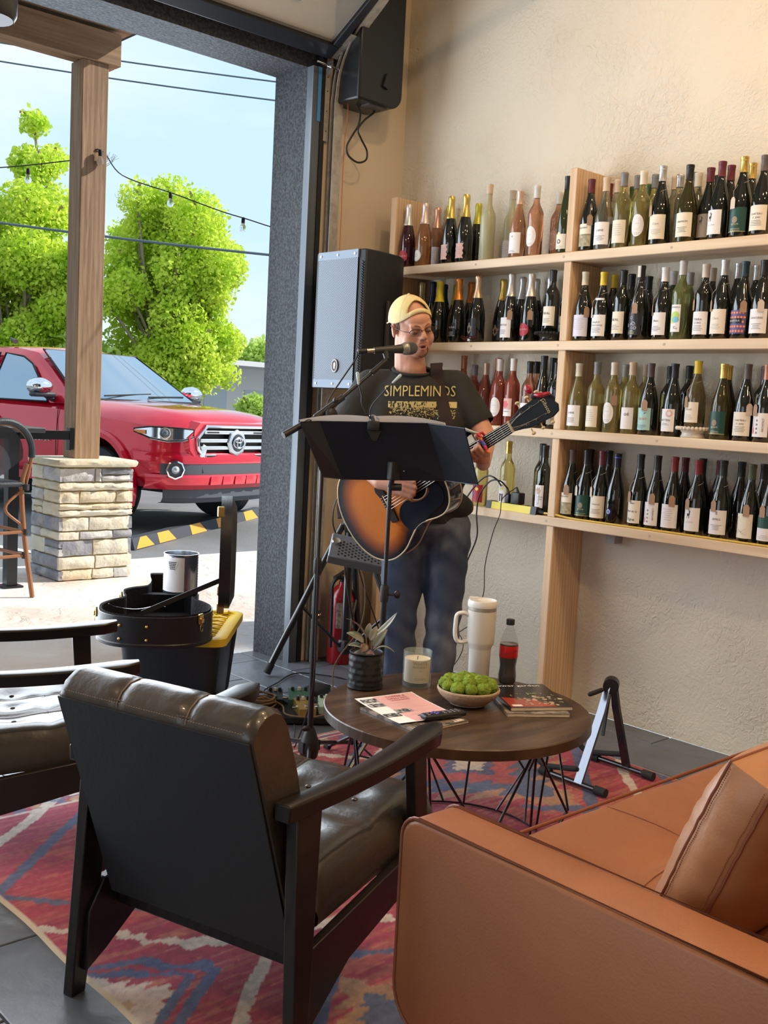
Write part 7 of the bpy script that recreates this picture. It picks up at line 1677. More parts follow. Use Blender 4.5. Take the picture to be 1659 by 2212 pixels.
# ================================================================ outside: ground
M_pat = bpy.data.materials.new('stamped_concrete'); M_pat.use_nodes = True; n = M_pat.node_tree; b = n.nodes['Principled BSDF']; b.inputs['Roughness'].default_value = .6
t_ = n.nodes.new('ShaderNodeTexCoord'); a = n.nodes.new('ShaderNodeTexNoise'); a.inputs['Scale'].default_value = 1.1; a.inputs['Detail'].default_value = 6; a.inputs['Distortion'].default_value = .8
r = n.nodes.new('ShaderNodeValToRGB'); r.color_ramp.elements[0].position = .35; r.color_ramp.elements[1].position = .62; r.color_ramp.elements[0].color = (.66, .56, .49, 1); r.color_ramp.elements[1].color = (.80, .79, .79, 1)
c = n.nodes.new('ShaderNodeTexNoise'); c.inputs['Scale'].default_value = 5; c.inputs['Detail'].default_value = 8; c.inputs['Distortion'].default_value = 1.6; bp = n.nodes.new('ShaderNodeBump'); bp.inputs['Strength'].default_value = .8; bp.inputs['Distance'].default_value = .03
for k in (a, c): n.links.new(t_.outputs['Object'], k.inputs['Vector'])
n.links.new(a.outputs['Fac'], r.inputs[0]); n.links.new(r.outputs[0], b.inputs['Base Color']); n.links.new(c.outputs['Fac'], bp.inputs['Height']); n.links.new(bp.outputs[0], b.inputs['Normal'])
struct('patio', MB().box((2, (YO+7.98)/2, -.10), (26, 7.98-YO, .195)), M_pat)
M_asp = mat('asphalt', (.16, .17, .185), .85, bump=(120, .6, 5), var=(1.2, (.24, .245, .25), .35, .7, 8))
lot = MB().grid([[(x, y, z) for x in (-30, 70)] for y, z in ((7.98, -.003), (8.3, .005), (9.5, .10), (30, .10), (120, -.3))]); lo_ = struct('parking_lot', lot, M_asp)
M_line = mat('lot_paint', (.75, .76, .76), .7)
def lz(y): return -.003 if y < 8 else .005 if y < 8.3 else .005+(y-8.3)/1.2*.095 if y < 9.5 else .10
for p0, p1, w in (((3.45, 9.0), (4.10, 7.99), .10), ((4.75, 9.0), (4.25, 7.99), .10), ((7.9, 9.5), (9.2, 15.0), .10), ((3.4, 9.8), (4.6, 15.5), .10)):
    d = (Vector(p1)-Vector(p0)).normalized(); s = Vector((-d.y, d.x))*w/2; rows = []
    for i in range(9):
        c = Vector(p0).lerp(Vector(p1), i/8); rows.append([(c.x+s.x*k, c.y+s.y*k, lz(c.y)+.004) for k in (-1, 1)])
    MB().grid(rows).build('painted_line', M_line, lo_)
# rubber wheel stop with orange patches
ws = thing('wheel_stop', 'black rubber wheel stop with orange patches in front of pickup', 'wheel stop', (4.62, 8.40, lz(8.4)), math.atan2(1.23, 2.26))
LW = 2.62; pf_ = [(-.075, 0), (.075, 0), (.045, .10), (-.045, .10)]; tl = (lz(9.6)-lz(8.4))/LW
Mt = Matrix(((1, 0, 0, 0), (0, 1, 0, 0), (tl, 0, 1, 0), (0, 0, 0, 1)))
mb = MB().prism(pf_, LW, Matrix(((0, 0, 1, 0), (1, 0, 0, 0), (0, 1, 0, 0), (0, 0, 0, 1)))); mb.v = [tuple(Mt @ Vector(v)) for v in mb.v]; mb.build('rubber_body', mat('stop_rubber', (.05, .058, .075), .75), ws, False)
M_or = mat('orange_reflector', (.80, .36, .03), .5)
for x0 in (.03, .42, 1.02, 1.56, 2.18):
    f = lambda x, k: (x, -.0755+.031*k, .004+.094*k+tl*x+.001)
    mb = MB().add([f(x0, 0), f(x0+.30, 0), f(x0+.20, 1), f(x0+.10 if x0 < .1 else x0, 1)], [(0, 1, 2, 3)]); mb.v = [(x, y-.002, z) for x, y, z in mb.v]; mb.build('orange_patch', M_or, ws, False)
# ================================================================ stone pillar with timber post
PC = V(3.70, 7.445, 0)
sp_ = thing('stone_pillar', 'short stacked limestone pillar with flagstone cap carrying the porch post', 'pillar', PC)
PWx, PWy, PH = .575, .47, .845
MB().box((0, 0, PH/2), (PWx-.03, PWy-.03, PH)).build('mortar_core', mat('tan_mortar', (.60, .48, .26), .95, bump=(60, .5)), sp_)
stones = [mat('limestone_cream', (.78, .72, .57), .9, bump=(22, 1.0, 6), var=(9, (.68, .65, .58), .4, .7)), mat('limestone_tan', (.72, .62, .44), .9, bump=(22, 1.0, 6), var=(9, (.76, .72, .62), .4, .7)), mat('limestone_grey', (.52, .52, .54), .9, bump=(22, 1.0, 6), var=(9, (.70, .68, .63), .4, .7)), mat('limestone_bluegrey', (.27, .28, .33), .9, bump=(22, 1.0, 6), var=(9, (.45, .44, .45), .4, .7))]
q = random.Random(11)
hs_ = [.075, .095, .115, .06, .10, .095, .085, .06, .10]; tot = sum(hs_)+.008*len(hs_); hs_ = [h*(PH-.01)/tot for h in hs_]
z = .004
def stone(L_, h, face_, cx, cz, m_, name='stone'):
    N1, N2 = max(3, int(L_/.05)+1), 3; j = lambda s: q.uniform(-s, s); F = []
    for a in range(N1+1):
        row = []
        for b_ in range(N2+1):
            u = -L_/2+L_*a/N1; v = -h/2+h*b_/N2; ed_ = (a in (0, N1)) or (b_ in (0, N2)); row.append((u+(j(.004) if ed_ else j(.008)), v+(j(.003) if ed_ else j(.006)), (.006+j(.004)) if ed_ else .020+j(.013)))
        F.append(row)
    mb = MB(); mb.grid(F); per = [F[a][0] for a in range(N1+1)]+[F[N1][b_] for b_ in range(1, N2+1)]+[F[a][N2] for a in range(N1-1, -1, -1)]+[F[0][b_] for b_ in range(N2-1, 0, -1)]
    back = [(x, y, -.03) for x, y, z_ in per]; k = len(per); mb.add(per+back, [(i, k+i, k+(i+1) % k, (i+1) % k) for i in range(k)]); mb.add(back, [tuple(range(k))])
    if face_ == 'f': M = lambda p: (cx+p[0], -PWy/2-p[2], cz+p[1])
    elif face_ == 'b': M = lambda p: (cx-p[0], PWy/2+p[2], cz+p[1])
    elif face_ == 'l': M = lambda p: (-PWx/2-p[2], cx-p[0], cz+p[1])
    else: M = lambda p: (PWx/2+p[2], cx+p[0], cz+p[1])
    mb.v = [M(p) for p in mb.v]; mb.build(name, m_, sp_, 50)
for ri, h in enumerate(hs_):
    for fc in 'flbr':
        Wd = PWx if fc in 'fb' else PWy; Wd += .02 if (ri % 2) == (fc in 'fb') else -.03
        nst = q.choice([1, 2, 2, 3]) if fc in 'fb' else q.choice([1, 2, 2]); cuts = sorted([0, 1]+[min(.8, max(.2, (i+1)/nst+q.uniform(-.16, .16))) for i in range(nst-1)])
        for a, b_ in zip(cuts, cuts[1:]):
            L_ = (b_-a)*Wd-.010
            if L_ < .03: continue
            cx = -Wd/2+(a+b_)/2*Wd; wgt = [6, 4, 1, 1] if fc == 'f' else [3, 2, 3, 2]  # front's warm light and the other faces' bluish shade put into stone colours
            if ri > 6: wgt = [2, 1, 4, 3]
            if h > .09 and q.random() < .2:
                stone(L_, h*.48-.004, fc, cx, z+h*.25, q.choices(stones, wgt)[0]); stone(L_, h*.48-.004, fc, cx, z+h*.76, q.choices(stones, wgt)[0])
            else: stone(L_, h-.004, fc, cx, z+h/2, q.choices(stones, wgt)[0])
    z += h+.008*(PH-.01)/tot
mb = MB(); ang = [i*2*pi/64 for i in range(64)]
def capo_(s, z_, jt=0): 
    o = []
    for a in ang:
        k = 1/max(abs(math.cos(a)), abs(math.sin(a))); k = min(k, 1.33); o.append(V(math.cos(a)*k*(PWx/2+.045)*s+q.uniform(-jt, jt), math.sin(a)*k*(PWy/2+.05)*s+q.uniform(-jt, jt), z_))
    return o
mb.loft([capo_(.97, PH, .006), capo_(1.0, PH+.015, .006), capo_(1.0, PH+.035, .006), capo_(.975, PH+.048, .004)]).build('cap_stone', mat('cap_limestone', (.66, .58, .42), .9, bump=(14, 1.0, 6), var=(6, (.72, .67, .56), .4, .7)), sp_, 30)
M_post = wood('post_wood', (.25, .15, .085), (.50, .325, .20), 'Z', sc=20, rough=.8, bump=.5, stretch=11, wave=.16)
M_beam = wood('beam_wood', (.27, .165, .095), (.46, .30, .18), 'X', sc=16, rough=.8, bump=.4, stretch=16)
po = tag(bevel(MB().box((3.70, 7.475, (PH+.048+3.79)/2), (.205, .19, 3.79-PH-.048)).build('porch_post', M_post), .006), 'rough sawn brown timber post standing on the stone pillar', 'post')
be = thing('porch_beam', 'heavy brown timber beam across the top of the porch post', 'beam', (0, 7.45, 3.79))
bevel(MB().box((-1.05, -.045, .113), (9.88, .085, .226)).build('plank', M_beam, be), .004); bevel(MB().box((-1.05, .050, .113), (9.88, .085, .226)).build('plank', M_beam, be), .004)
pr_ = thing('porch_roof', 'timber boarded porch ceiling above the opening, mostly hidden by header', 'roof', (0, 6.2, 4.05))
for i in range(19): MB().box((-1.0, -1.35+i*.145, .01), (9.96, .14, .02)).build('board', M_beam, pr_)
MB().box((-1.0, 0, .08), (10.1, 3.0, .10)).build('roof_deck', M_dark, pr_)
# string lights
M_blb = mat('bulb_glass', (.92, .94, .95), .03, trans=.9, ior=1.2)
sl = thing('string_lights', 'black string light cord with clear bulbs slung past the post', 'string lights')
att = V(3.83, 7.36, 3.17); MB().tube(catmull([(2.2, 9.3, 3.25), (3.0, 8.5, 3.05), (3.62, 7.6, 3.10), (3.74, 7.372, 3.17), (4.05, 7.60, 3.07), (4.40, 7.40, 2.965), (4.78, 7.05, 2.815), (5.2, 6.6, 2.72), (5.9, 5.6, 2.9)], 8), .0045, 6).build('cord', BLACK, sl)
for i, p in enumerate((V(3.735, 7.352, 3.165), V(3.45, 7.95, 3.055), V(4.37, 7.42, 2.975), V(4.80, 7.04, 2.815), V(2.7, 8.8, 3.11))):
    s_ = MB().lathe([(.012, 0), (.015, -.02), (.014, -.045)], p, n=12).build('socket', BLACK, sl); MB().lathe([(.010, -.045), (.022, -.065), (.027, -.085), (.022, -.105), (0, -.113)], p, n=16, capb=False).build('bulb', M_blb, s_)
# power lines
for lab, a, b_ in (('uppermost power line crossing the sky, right of the post', (4.0, 21.5, 7.75), (13, 13.2, 6.60)), ('second power line crossing the sky across both sides of post', (4.5, 21.2, 7.40), (13.5, 13.0, 6.32)), ('lower pale power line crossing in front of the tree crowns', (4.5, 20.8, 4.55), (13.5, 12.7, 3.75))):
    tag(MB().tube([Vector(a).lerp(Vector(b_), i/14)+V(0, 0, -.12*math.sin(pi*i/14)) for i in range(15)], .022 if 'lower' in lab else .014, 6).build('power_line', mat('wire_grey', (.10, .14, .17), .6)), lab, 'power line')
# ================================================================ patio furniture
M_rat = mat('brown_rattan', (.30, .13, .06), .5, bump=(60, .2)); M_blr = mat('black_rattan', (.03, .035, .045), .5, bump=(150, .3))
pt = thing('bar_counter', 'black high patio counter bolted to the timber post', 'table', (2.6, 7.35, 0))
bevel(MB().box((-.95, -.12, 1.115), (3.05, .55, .035)).build('counter_top', mat('counter_black', (.045, .05, .058), .45), pt), .004)
MB().box((.30, .06, 1.065), (1.38, .05, .065)).box((-1.3, .06, 1.065), (1.9, .05, .065)).build('apron', BLACKM, pt); MB().box((.975, .06, 1.04), (.03, .055, .16)).box((.965, .06, .985), (.012, .05, .06)).build('post_bracket', BLACKM, pt)
MB().box((.43, -.18, .55), (.075, .075, 1.09)).box((.43, -.18, .006), (.14, .14, .012)).build('pedestal', BLACKM, pt); MB().box((-1.9, -.18, .55), (.075, .075, 1.09)).build('pedestal', BLACKM, pt)
bc = thing('bar_chair', 'brown rattan bar chair with black mesh back, cut by left edge', 'chair', (2.72, 6.96, 0), math.radians(8))
for s in (-1, 1):
    MB().tube(catmull([V(s*.25, -.26, 0), V(s*.215, -.21, .40), V(s*.20, -.19, .74), V(s*.21, -.23, .90)], 5), .016, 10).build('leg', M_rat, bc); MB().tube([V(s*.23, .22, 0), V(s*.20, .18, .74)], .016, 10).build('leg', M_rat, bc)
    MB().tube(catmull([V(s*.20, .17, .72), V(s*.08, .17, .60), V(s*.19, .17, .48)], 5), .010, 8).build('scroll_brace', M_rat, bc); MB().tube(catmull([V(s*.20, -.19, .72), V(s*.08, -.19, .60), V(s*.205, -.20, .48)], 5), .010, 8).build('scroll_brace', M_rat, bc)
for z_ in (.28, .44): MB().tube([V(-.225, -.21, z_), V(.225, -.21, z_), V(.215, .20, z_), V(-.215, .20, z_)], .011, 8, closed=True).build('foot_rail', M_rat, bc)
for s in (-1, 1):
    for z_ in (.28, .44, .74): MB().tube([V(s*.22, -.21, z_-.02), V(s*.22, -.21, z_+.02)], .021, 10).build('wrap', M_blr, bc)
MB().rbox((0, 0, .76), (.44, .42, .035), .015).build('seat', M_blr, bc)
ar = [V(.215*math.sin(a)**1 if 0 else .23*math.cos(a), -.24-.05*math.sin(a), .93+.235*math.sin(a)) for a in [i*pi/16 for i in range(17)]]
ar2 = [V(.235, -.17, .74)]+[V(p.x*1.02, p.y, p.z) for p in ar]+[V(-.235, -.17, .74)]
MB().tube(catmull(ar2, 3), .014, 9).build('rear_hoop', M_rat, bc); MB().tube(catmull([V(p.x*1.0, p.y-.014, p.z+.016) for p in ar], 2), .022, 10).build('black_hoop', M_blr, bc)
MB().grid([[V(.19*math.cos(a)*k, -.215-.05*math.sin(a)*k, .80+(.13+.22*math.sin(a))*k) for k in np.linspace(.0, 1, 6)] for a in [i*pi/12 for i in range(13)]]).build('mesh_back', mat('black_mesh', (.035, .042, .055), .8, alpha=.88), bc)
# ================================================================ red pickup truck
TR = thing('pickup_truck', 'shiny red pickup truck with chrome grille parked nose towards the building', 'truck', (5.75, 9.66, .10), -1.3487)
M_red = mat('red_paint', (.66, .006, .030), .20, .30, coat=1.0); M_crm = mat('bright_chrome', (.80, .82, .85), .10, 1.0); M_slv = mat('grille_silver', (.62, .65, .69), .28, .8)
M_gry = mat('bumper_grey', (.085, .095, .115), .6); M_gls = mat('auto_glass', (.26, .38, .50), .04, .75, coat=1.0, spec=1.0); M_ink2 = mat('void_black', (.006, .006, .007), .6)  # truck glass: sky reflection put into its bluish part-metal colour
def section(x, w, zb, zs, zt, zc):
    h = [(w-.10, zb), (w-.015, zb+.10), (w, .62), (w-.005, zs-.16), (w-.02, zs-.05), (w-.07, zs), (w-.20, zt), (w*.5, zt+(zc-zt)*.6), (0, zc)]
    return [V(x, y, z) for y, z in h]+[V(x, -y, z) for y, z in h[::-1][1:]]
ST = [(.90, .60, .46, .95, 1.00, 1.03), (.86, .70, .44, 1.00, 1.06, 1.09), (.74, .83, .42, 1.03, 1.12, 1.15), (.50, .915, .42, 1.07, 1.155, 1.185), (.0, .945, .42, 1.11, 1.19, 1.22), (-.42, .945, .40, 1.14, 1.215, 1.24), (-.62, .94, .40, 1.16, 1.19, 1.20), (-1.5, .94, .40, 1.17, 1.19, 1.20), (-2.9, .94, .40, 1.17, 1.19, 1.20), (-3.0, .94, .42, 1.18, 1.17, 1.17), (-4.40, .92, .46, 1.18, 1.17, 1.17)]
hull = MB().loft([section(*s) for s in ST]).build('body_panels', M_red, TR, 28)
bo = hull.modifiers.new('sub', 'BOOLEAN')
cut = MB().tube([V(0, -1.2, .40), V(0, -.50, .40)], .475, 40).tube([V(0, 1.2, .40), V(0, .50, .40)], .475, 40).tube([V(-3.235, -1.2, .40), V(-3.235, -.50, .40)], .475, 40).tube([V(-3.235, 1.2, .40), V(-3.235, .50, .40)], .475, 40)
cuto = cut.build('cutter', M_ink2, None, False); cuto.matrix_world = TR.matrix_world; bo.object = cuto; bo.operation = 'DIFFERENCE'; bo.solver = 'EXACT'
bpy.context.view_layer.update(); cuto.parent = None; cuto.location = TR.location; cuto.rotation_euler = TR.rotation_euler; bpy.context.view_layer.update()
bake(hull); hull.data.materials.clear(); hull.data.materials.append(M_red); bpy.data.objects.remove(cuto)
hull.data.shade_smooth(); hull.data.set_sharp_from_angle(angle=math.radians(30))
hull.data.polygons.foreach_set('material_index', [0]*len(hull.data.polygons))
MB().box((-1.6, 0, .55), (4.6, 1.45, .35)).box((0, 0, .7), (.9, 1.0, .3)).build('underbody', M_ink2, TR)
for x in (0, -3.235):
    for s in (-1, 1):   # flared arch lip
        MB().loft([[V(x+(.475+dr)*math.cos(a), s*yy, .40+(.475+dr)*math.sin(a)) for dr, yy in ((0, .90), (.0, .972), (.045, .972), (.070, .945), (.07, .90))] for a in [math.radians(-18+i*216/22) for i in range(23)]]).build('arch_flare', M_red, TR, 40)
# cab
def cabs(x, k, zr, w0=.90):
    h = [(w0, 1.165), (w0-.035*k, 1.165+.13*k), (w0-.17*k, 1.165+(zr-1.165)*.80), (w0-.25*k, 1.165+(zr-1.165)*.95), (w0-.38*k, zr), (0, zr+.025*k)]
    return [V(x, y, z) for y, z in h]+[V(x, -y, z) for y, z in h[::-1][1:]]
MB().loft([cabs(-.40, .15, 1.20), cabs(-.62, .35, 1.30), cabs(-1.00, .8, 1.525), cabs(-1.29, 1, 1.705), cabs(-1.6, 1, 1.750), cabs(-2.3, 1, 1.750), cabs(-2.75, 1, 1.725), cabs(-2.97, .7, 1.50), cabs(-3.02, .2, 1.18)]).build('cab', M_red, TR, 25)
# windscreen, side glass
def quadsurf(c00, c01, c11, c10, n_=8, bul=.0, axis=(1, 0, 0)):
    A = Vector(axis); return [[Vector(c00).lerp(Vector(c01), i/n_).lerp(Vector(c10).lerp(Vector(c11), i/n_), j/n_)+A*bul*math.sin(pi*i/n_) for j in range(n_+1)] for i in range(n_+1)]
MB().grid(quadsurf((-.43, -.80, 1.215), (-.43, .80, 1.215), (-1.235, .615, 1.715), (-1.235, -.615, 1.715), bul=.075)).build('windscreen', M_gls, TR)
MB().tube([V(-.43, -.82, 1.205), V(-1.24, -.635, 1.715), V(-1.24, .635, 1.715), V(-.43, .82, 1.205)], .010, 6).build('screen_trim', M_ink2, TR)
MB().grid([[V(-.40+.03*k+.06*math.cos(y*1.6), y, 1.235-.012*k) for k in (0, 1, 2)] for y in np.linspace(-.80, .80, 12)]).build('cowl_strip', M_ink2, TR); MB().tube([V(-.42, -.5, 1.262), V(-.50, .2, 1.300)], .008, 6).tube([V(-.42, .1, 1.268), V(-.52, .70, 1.285)], .008, 6).build('wiper', M_ink2, TR)
for s in (-1, 1):
    def gp(x, f):  # point on the side of the cab, f 0..1 from belt to roof rail
        return V(x, s*(.905-.165*f+.004), 1.175+.49*f)
    A_ = [gp(-.80, 0), gp(-1.00, .40), gp(-1.22, .78), gp(-1.40, .93), gp(-1.72, 1.0), gp(-1.80, 0)]; B_ = [gp(-1.90, 0), gp(-1.82, 1.0), gp(-2.45, .97), gp(-2.72, .55), gp(-2.78, 0)]
    for G_ in (A_, B_): MB().add(G_, [tuple(range(len(G_)))]).build('side_window', M_gls, TR, False); MB().tube(G_, .010, 6, closed=True).build('window_trim', M_ink2, TR)
    for xs in ((-.60, .48, 1.15), (-1.83, .48, 1.15), (-2.82, .48, 1.15)): MB().tube([V(xs[0], s*.948, xs[1]), V(xs[0], s*.952, .8), V(xs[0], s*.93, xs[2])], .004, 5).build('door_gap', M_ink2, TR)
    for x in (-1.66, -2.66): MB().tube(catmull([V(x-.10, s*.945, .985), V(x-.06, s*.985, .99), V(x+.06, s*.985, .99), V(x+.10, s*.945, .985)], 4), .015, 8).build('door_handle', M_crm, TR)
    mi = MB().loft([[V(-.72+dx, s*(.985+w*.14*math.cos(a)+.06), 1.325+w2*math.sin(a)) for a in [i*2*pi/16 for i in range(16)]] for dx, w, w2 in ((-.07, .9, .075), (-.055, 1.0, .088), (.0, 1.0, .085), (.05, .75, .06), (.075, .4, .03))]).build('mirror_housing', M_crm, TR, 60)
    MB().rbox((-.73, s*1.02, 1.245), (.11, .26, .05), .02).tube([V(-.72, s*.90, 1.20), V(-.72, s*.99, 1.24)], .03, 8).build('mirror_arm', mat('mirror_black', (.03, .034, .045), .4), mi)
# rocker, bed rail
MB().box((-1.6, -.93, .42), (2.3, .05, .08)).build('rocker', M_red, TR)
# front: path in plan for bumper bands
PATH = [(1.005, 0), (1.0, .25), (.985, .45), (.955, .60), (.90, .72), (.80, .83), (.66, .905), (.54, .935)]
PATH = [(x, -y) for x, y in PATH[::-1]]+PATH[1:]
def band(name, prof, m_, lim=9, sm=35, sc_=1.0, parent=TR):   # prof: (offset outward, z)
    rows = []
    for x, y in PATH:
        if abs(y) > lim: continue
        rows.append([V(x*1.0+o, y*(1+o*.35)*sc_, z_) for o, z_ in prof])
    return MB().grid(rows).build(name, m_, parent, sm)
band('bumper_cover', [(-.10, .78), (-.04, .76), (-.020, .72), (-.025, .66)], M_red)
band('bumper_mid', [(-.028, .67), (-.032, .55)], M_gry, lim=.84)
band('bumper_lower', [(-.10, .56), (-.020, .555), (.005, .53), (.0, .46), (-.04, .415), (-.12, .405)], M_red, lim=.91)
band('lower_valance', [(-.06, .43), (-.055, .33), (-.09, .285), (-.16, .27)], M_gry, lim=.84, sc_=.93)
for y in np.linspace(-.33, .33, 5): MB().prism([(y-.055, .46), (y+.055, .46), (y+.045, .54), (y-.045, .54)], .012, Matrix(((0, 0, 1, 1.004-abs(y)*.03), (1, 0, 0, 0), (0, 1, 0, 0), (0, 0, 0, 1)))).build('bumper_ridge', M_red, TR)
for k in range(3): MB().tube([V(.965-abs(y)*.06, y, .578+.026*k) for y in np.linspace(-.50, .50, 9)], .005, 6).build('lower_grille_bar', M_gry, TR)
MB().box((.945, 0, .61), (.02, .90, .075)).build('lower_grille_void', M_ink2, TR)
# red shroud around the grille
def hexo(s, x, dz=0): return [V(x-abs(y*s)*.05, y*s, .855+(z_-.855)*s+dz) for y, z_ in ((-.40, 1.02), (.40, 1.02), (.515, .90), (.50, .80), (.395, .685), (-.395, .685), (-.50, .80), (-.515, .90))]
MB().loft([hexo(1.30, .88), hexo(1.20, .965), hexo(1.02, .955)], cap=False).build('grille_shroud', M_red, TR, 30)
MB().tube(hexo(1.0, .968), .018, 8, closed=True).build('grille_frame', M_crm, TR); MB().add(hexo(.99, .93), [tuple(range(8))]).build('grille_void', M_ink2, TR, False)
for z_, hw_ in ((.965, .44), (.885, .49), (.815, .48), (.735, .42)):
    MB().rbox((.950, 0, z_), (.03, hw_*2, .036), .008).build('grille_bar', M_slv, TR)
for z_ in (.965, .735):
    for y in (-.33, 0, .33): 
        if z_ > .9 and y == 0: continue
        MB().box((.967, y, z_), (.004, .16, .014)).build('bar_slot', M_ink2, TR)
for s in (-1, 1): MB().rbox((.945, s*.44, .78), (.03, .07, .13), .01, rot=(s*.35, 0, 0)).build('grille_corner', M_slv, TR)
em = MB().lathe([(0, .02), (.105, .02), (.125, .012), (.135, 0)], (.968, 0, .865), n=8, R=Euler((0, pi/2, 0)).to_matrix()).build('emblem_plate', M_slv, TR, 20)
MB().lathe([(0, .012), (.080, .010), (.090, 0)], (.985, 0, .865), n=32, R=Euler((0, pi/2, 0)).to_matrix()).build('emblem_disc', mat('emblem_dark', (.03, .035, .045), .15, coat=1), em)
eb = MB()
for ry, rz_, cz in ((.075, .052, 0), (.024, .048, .002), (.047, .020, .022)): eb.tube([V(1.000, ry*math.cos(a), .865+cz+rz_*math.sin(a)) for a in [i*2*pi/28 for i in range(28)]], .0055, 6, closed=True)
eb.build('emblem_rings', M_crm, em)
for s in (-1, 1):   # headlights wrap round the corners
    hp = [(.925, .545), (.89, .66), (.80, .775), (.66, .86), (.50, .915)]; zt_ = [.985, .995, 1.0, 1.0, .975]; zb_ = [.915, .880, .872, .895, .950]
    base = MB().grid([[V(x+.010, s*(y+.010), a+(b_-a)*k/4) for k in range(5)] for (x, y), a, b_ in zip(hp, zb_, zt_)]).build('headlamp_bowl', M_crm, TR)
    MB().tube([V(x+.014, s*(y+.014), a) for (x, y), a in zip(hp, zt_)]+[V(x+.014, s*(y+.014), a) for (x, y), a in list(zip(hp, zb_))[::-1]], .007, 6, closed=True).build('headlamp_edge', M_ink2, base)
    c_ = V(.800, s*.800, .945); nn_ = V(.70, s*.71, 0); R_ = nn_.to_track_quat('Z', 'Y').to_matrix(); MB().lathe([(.050, 0), (.054, .012), (.045, .016), (.040, .006)], c_, n=24, R=R_, capb=False, capt=False).build('projector_ring', M_slv, base); MB().ell(c_+nn_*.006, (.036,)*3, n=18, m=10).build('projector_lens', mat('lens_dark', (.10, .12, .14), .03, coat=1), base)
    MB().grid([[V(x+.018, s*(y+.018), a+(b_-a)*k/2) for k in range(3)] for x, y, a, b_ in ((.62, .875, .925, .965), (.50, .915, .945, .965))]).build('amber_reflector', mat('amber', (.80, .28, .08), .2), base)
    MB().grid([[V(x+.016, s*(y+.016), a+.010-.022*k) for k in range(2)] for (x, y), a in list(zip(hp, zb_))[:4]]).build('lamp_lower_trim', M_slv, base)
    # fog lamp
    c_ = V(.880, s*.735, .605); nn_ = V(.86, s*.50, 0).normalized(); R_ = nn_.to_track_quat('Z', 'Y').to_matrix(); fgm = MB().lathe([(.088, 0), (.092, .02), (.078, .024), (.074, .008)], c_, n=8, R=R_, capb=False, capt=False).build('fog_lamp_bezel', M_crm, TR, 20)
    MB().lathe([(0, .004), (.075, .006)], c_, n=16, R=R_).build('fog_pocket', M_gry, fgm); MB().ell(c_+nn_*.008, (.042, .042, .042)).build('fog_lens', M_slv, fgm)
    tw = s
for x in (0, -3.235):
    for s in (-1, 1):
        R_ = Euler((pi/2, 0, 0)).to_matrix(); w_ = thing('wheel', None, None) if False else None
        prof_ = [(.20, -.125), (.345, -.132), (.375, -.118), (.385, -.09), (.387, 0), (.385, .09), (.375, .118), (.345, .132), (.20, .125)]
        ty = MB().lathe(prof_, (x, s*.805, .385), n=56, R=R_, capb=False, capt=False).build('tyre', mat('tyre_rubber', (.028, .032, .040), .75), TR, 30)
        gv = MB()
        for o_ in (-.075, -.03, .03, .075): gv.lathe([(.3885, o_-.006), (.3885, o_+.006)], (x, s*.805, .385), n=56, R=R_, capb=False, capt=False)
        gv.build('tread_groove', M_ink2, ty)
        MB().lathe([(0, s*-.05), (.10, s*-.07), (.205, s*-.06), (.225, s*-.115), (.205, s*-.12)] if False else [(0, -.06*s*-1), (.20, -.05*s*-1), (.222, .118), (.20, .12)] if False else [(.222, -.118), (.20, -.05), (.0, -.03)], (x, s*.805, .385), n=30, R=R_ if s < 0 else Euler((-pi/2, 0, 0)).to_matrix(), capb=False).build('rim', M_slv, ty, 30)
        for k in range(6): a = k*pi/3; MB().tube([V(x+.05*math.cos(a), s*.925, .385+.05*math.sin(a)), V(x+.20*math.cos(a), s*.930, .385+.20*math.sin(a))], [.03, .022], 6).build('spoke', M_slv, ty)
tl_ = text_on('TACOMA', .062, Matrix(((1, 0, 0, -.88), (0, 0, -1, -.956), (0, 1, 0, .80), (0, 0, 0, 1))), cond=1.35); tlo = tl_.build('door_lettering', M_crm, TR, False); tlo.modifiers.new('t', 'SOLIDIFY').thickness = .008
MB().tube([V(-1.9, -.50, 1.80), V(-2.0, -.50, 1.84)], [.03, .01], 6).build('roof_antenna', M_gry, TR)
MB().ell((-1.15, -.38, 1.18), (.10, .22, .26)).ell((-1.15, .38, 1.18), (.10, .22, .26)).build('seat_back', M_gry, TR)
# ================================================================ trees, shrubs, buildings
def leafmat(name, c1, c2):
    m = mat(name, c1, .6, var=(1.8, c2, .35, .65, 3)); b = m.node_tree.nodes['Principled BSDF']
    tr_ = m.node_tree.nodes.new('ShaderNodeBsdfTranslucent'); mx_n = m.node_tree.nodes.new('ShaderNodeMixShader'); mx_n.inputs[0].default_value = .45; out = m.node_tree.nodes['Material Output']
    rr_ = [n_ for n_ in m.node_tree.nodes if n_.type == 'VALTORGB'][0]; m.node_tree.links.new(rr_.outputs[0], tr_.inputs[0])
    m.node_tree.links.new(b.outputs[0], mx_n.inputs[1]); m.node_tree.links.new(tr_.outputs[0], mx_n.inputs[2]); m.node_tree.links.new(mx_n.outputs[0], out.inputs[0]); return m
M_lf1 = leafmat('spring_leaves', (.52, .72, .05), (.76, .86, .13)); M_lf2 = leafmat('hedge_leaves', (.46, .64, .14), (.66, .80, .22)); M_bark = mat('bark', (.30, .24, .17), .9, bump=(20, .8))
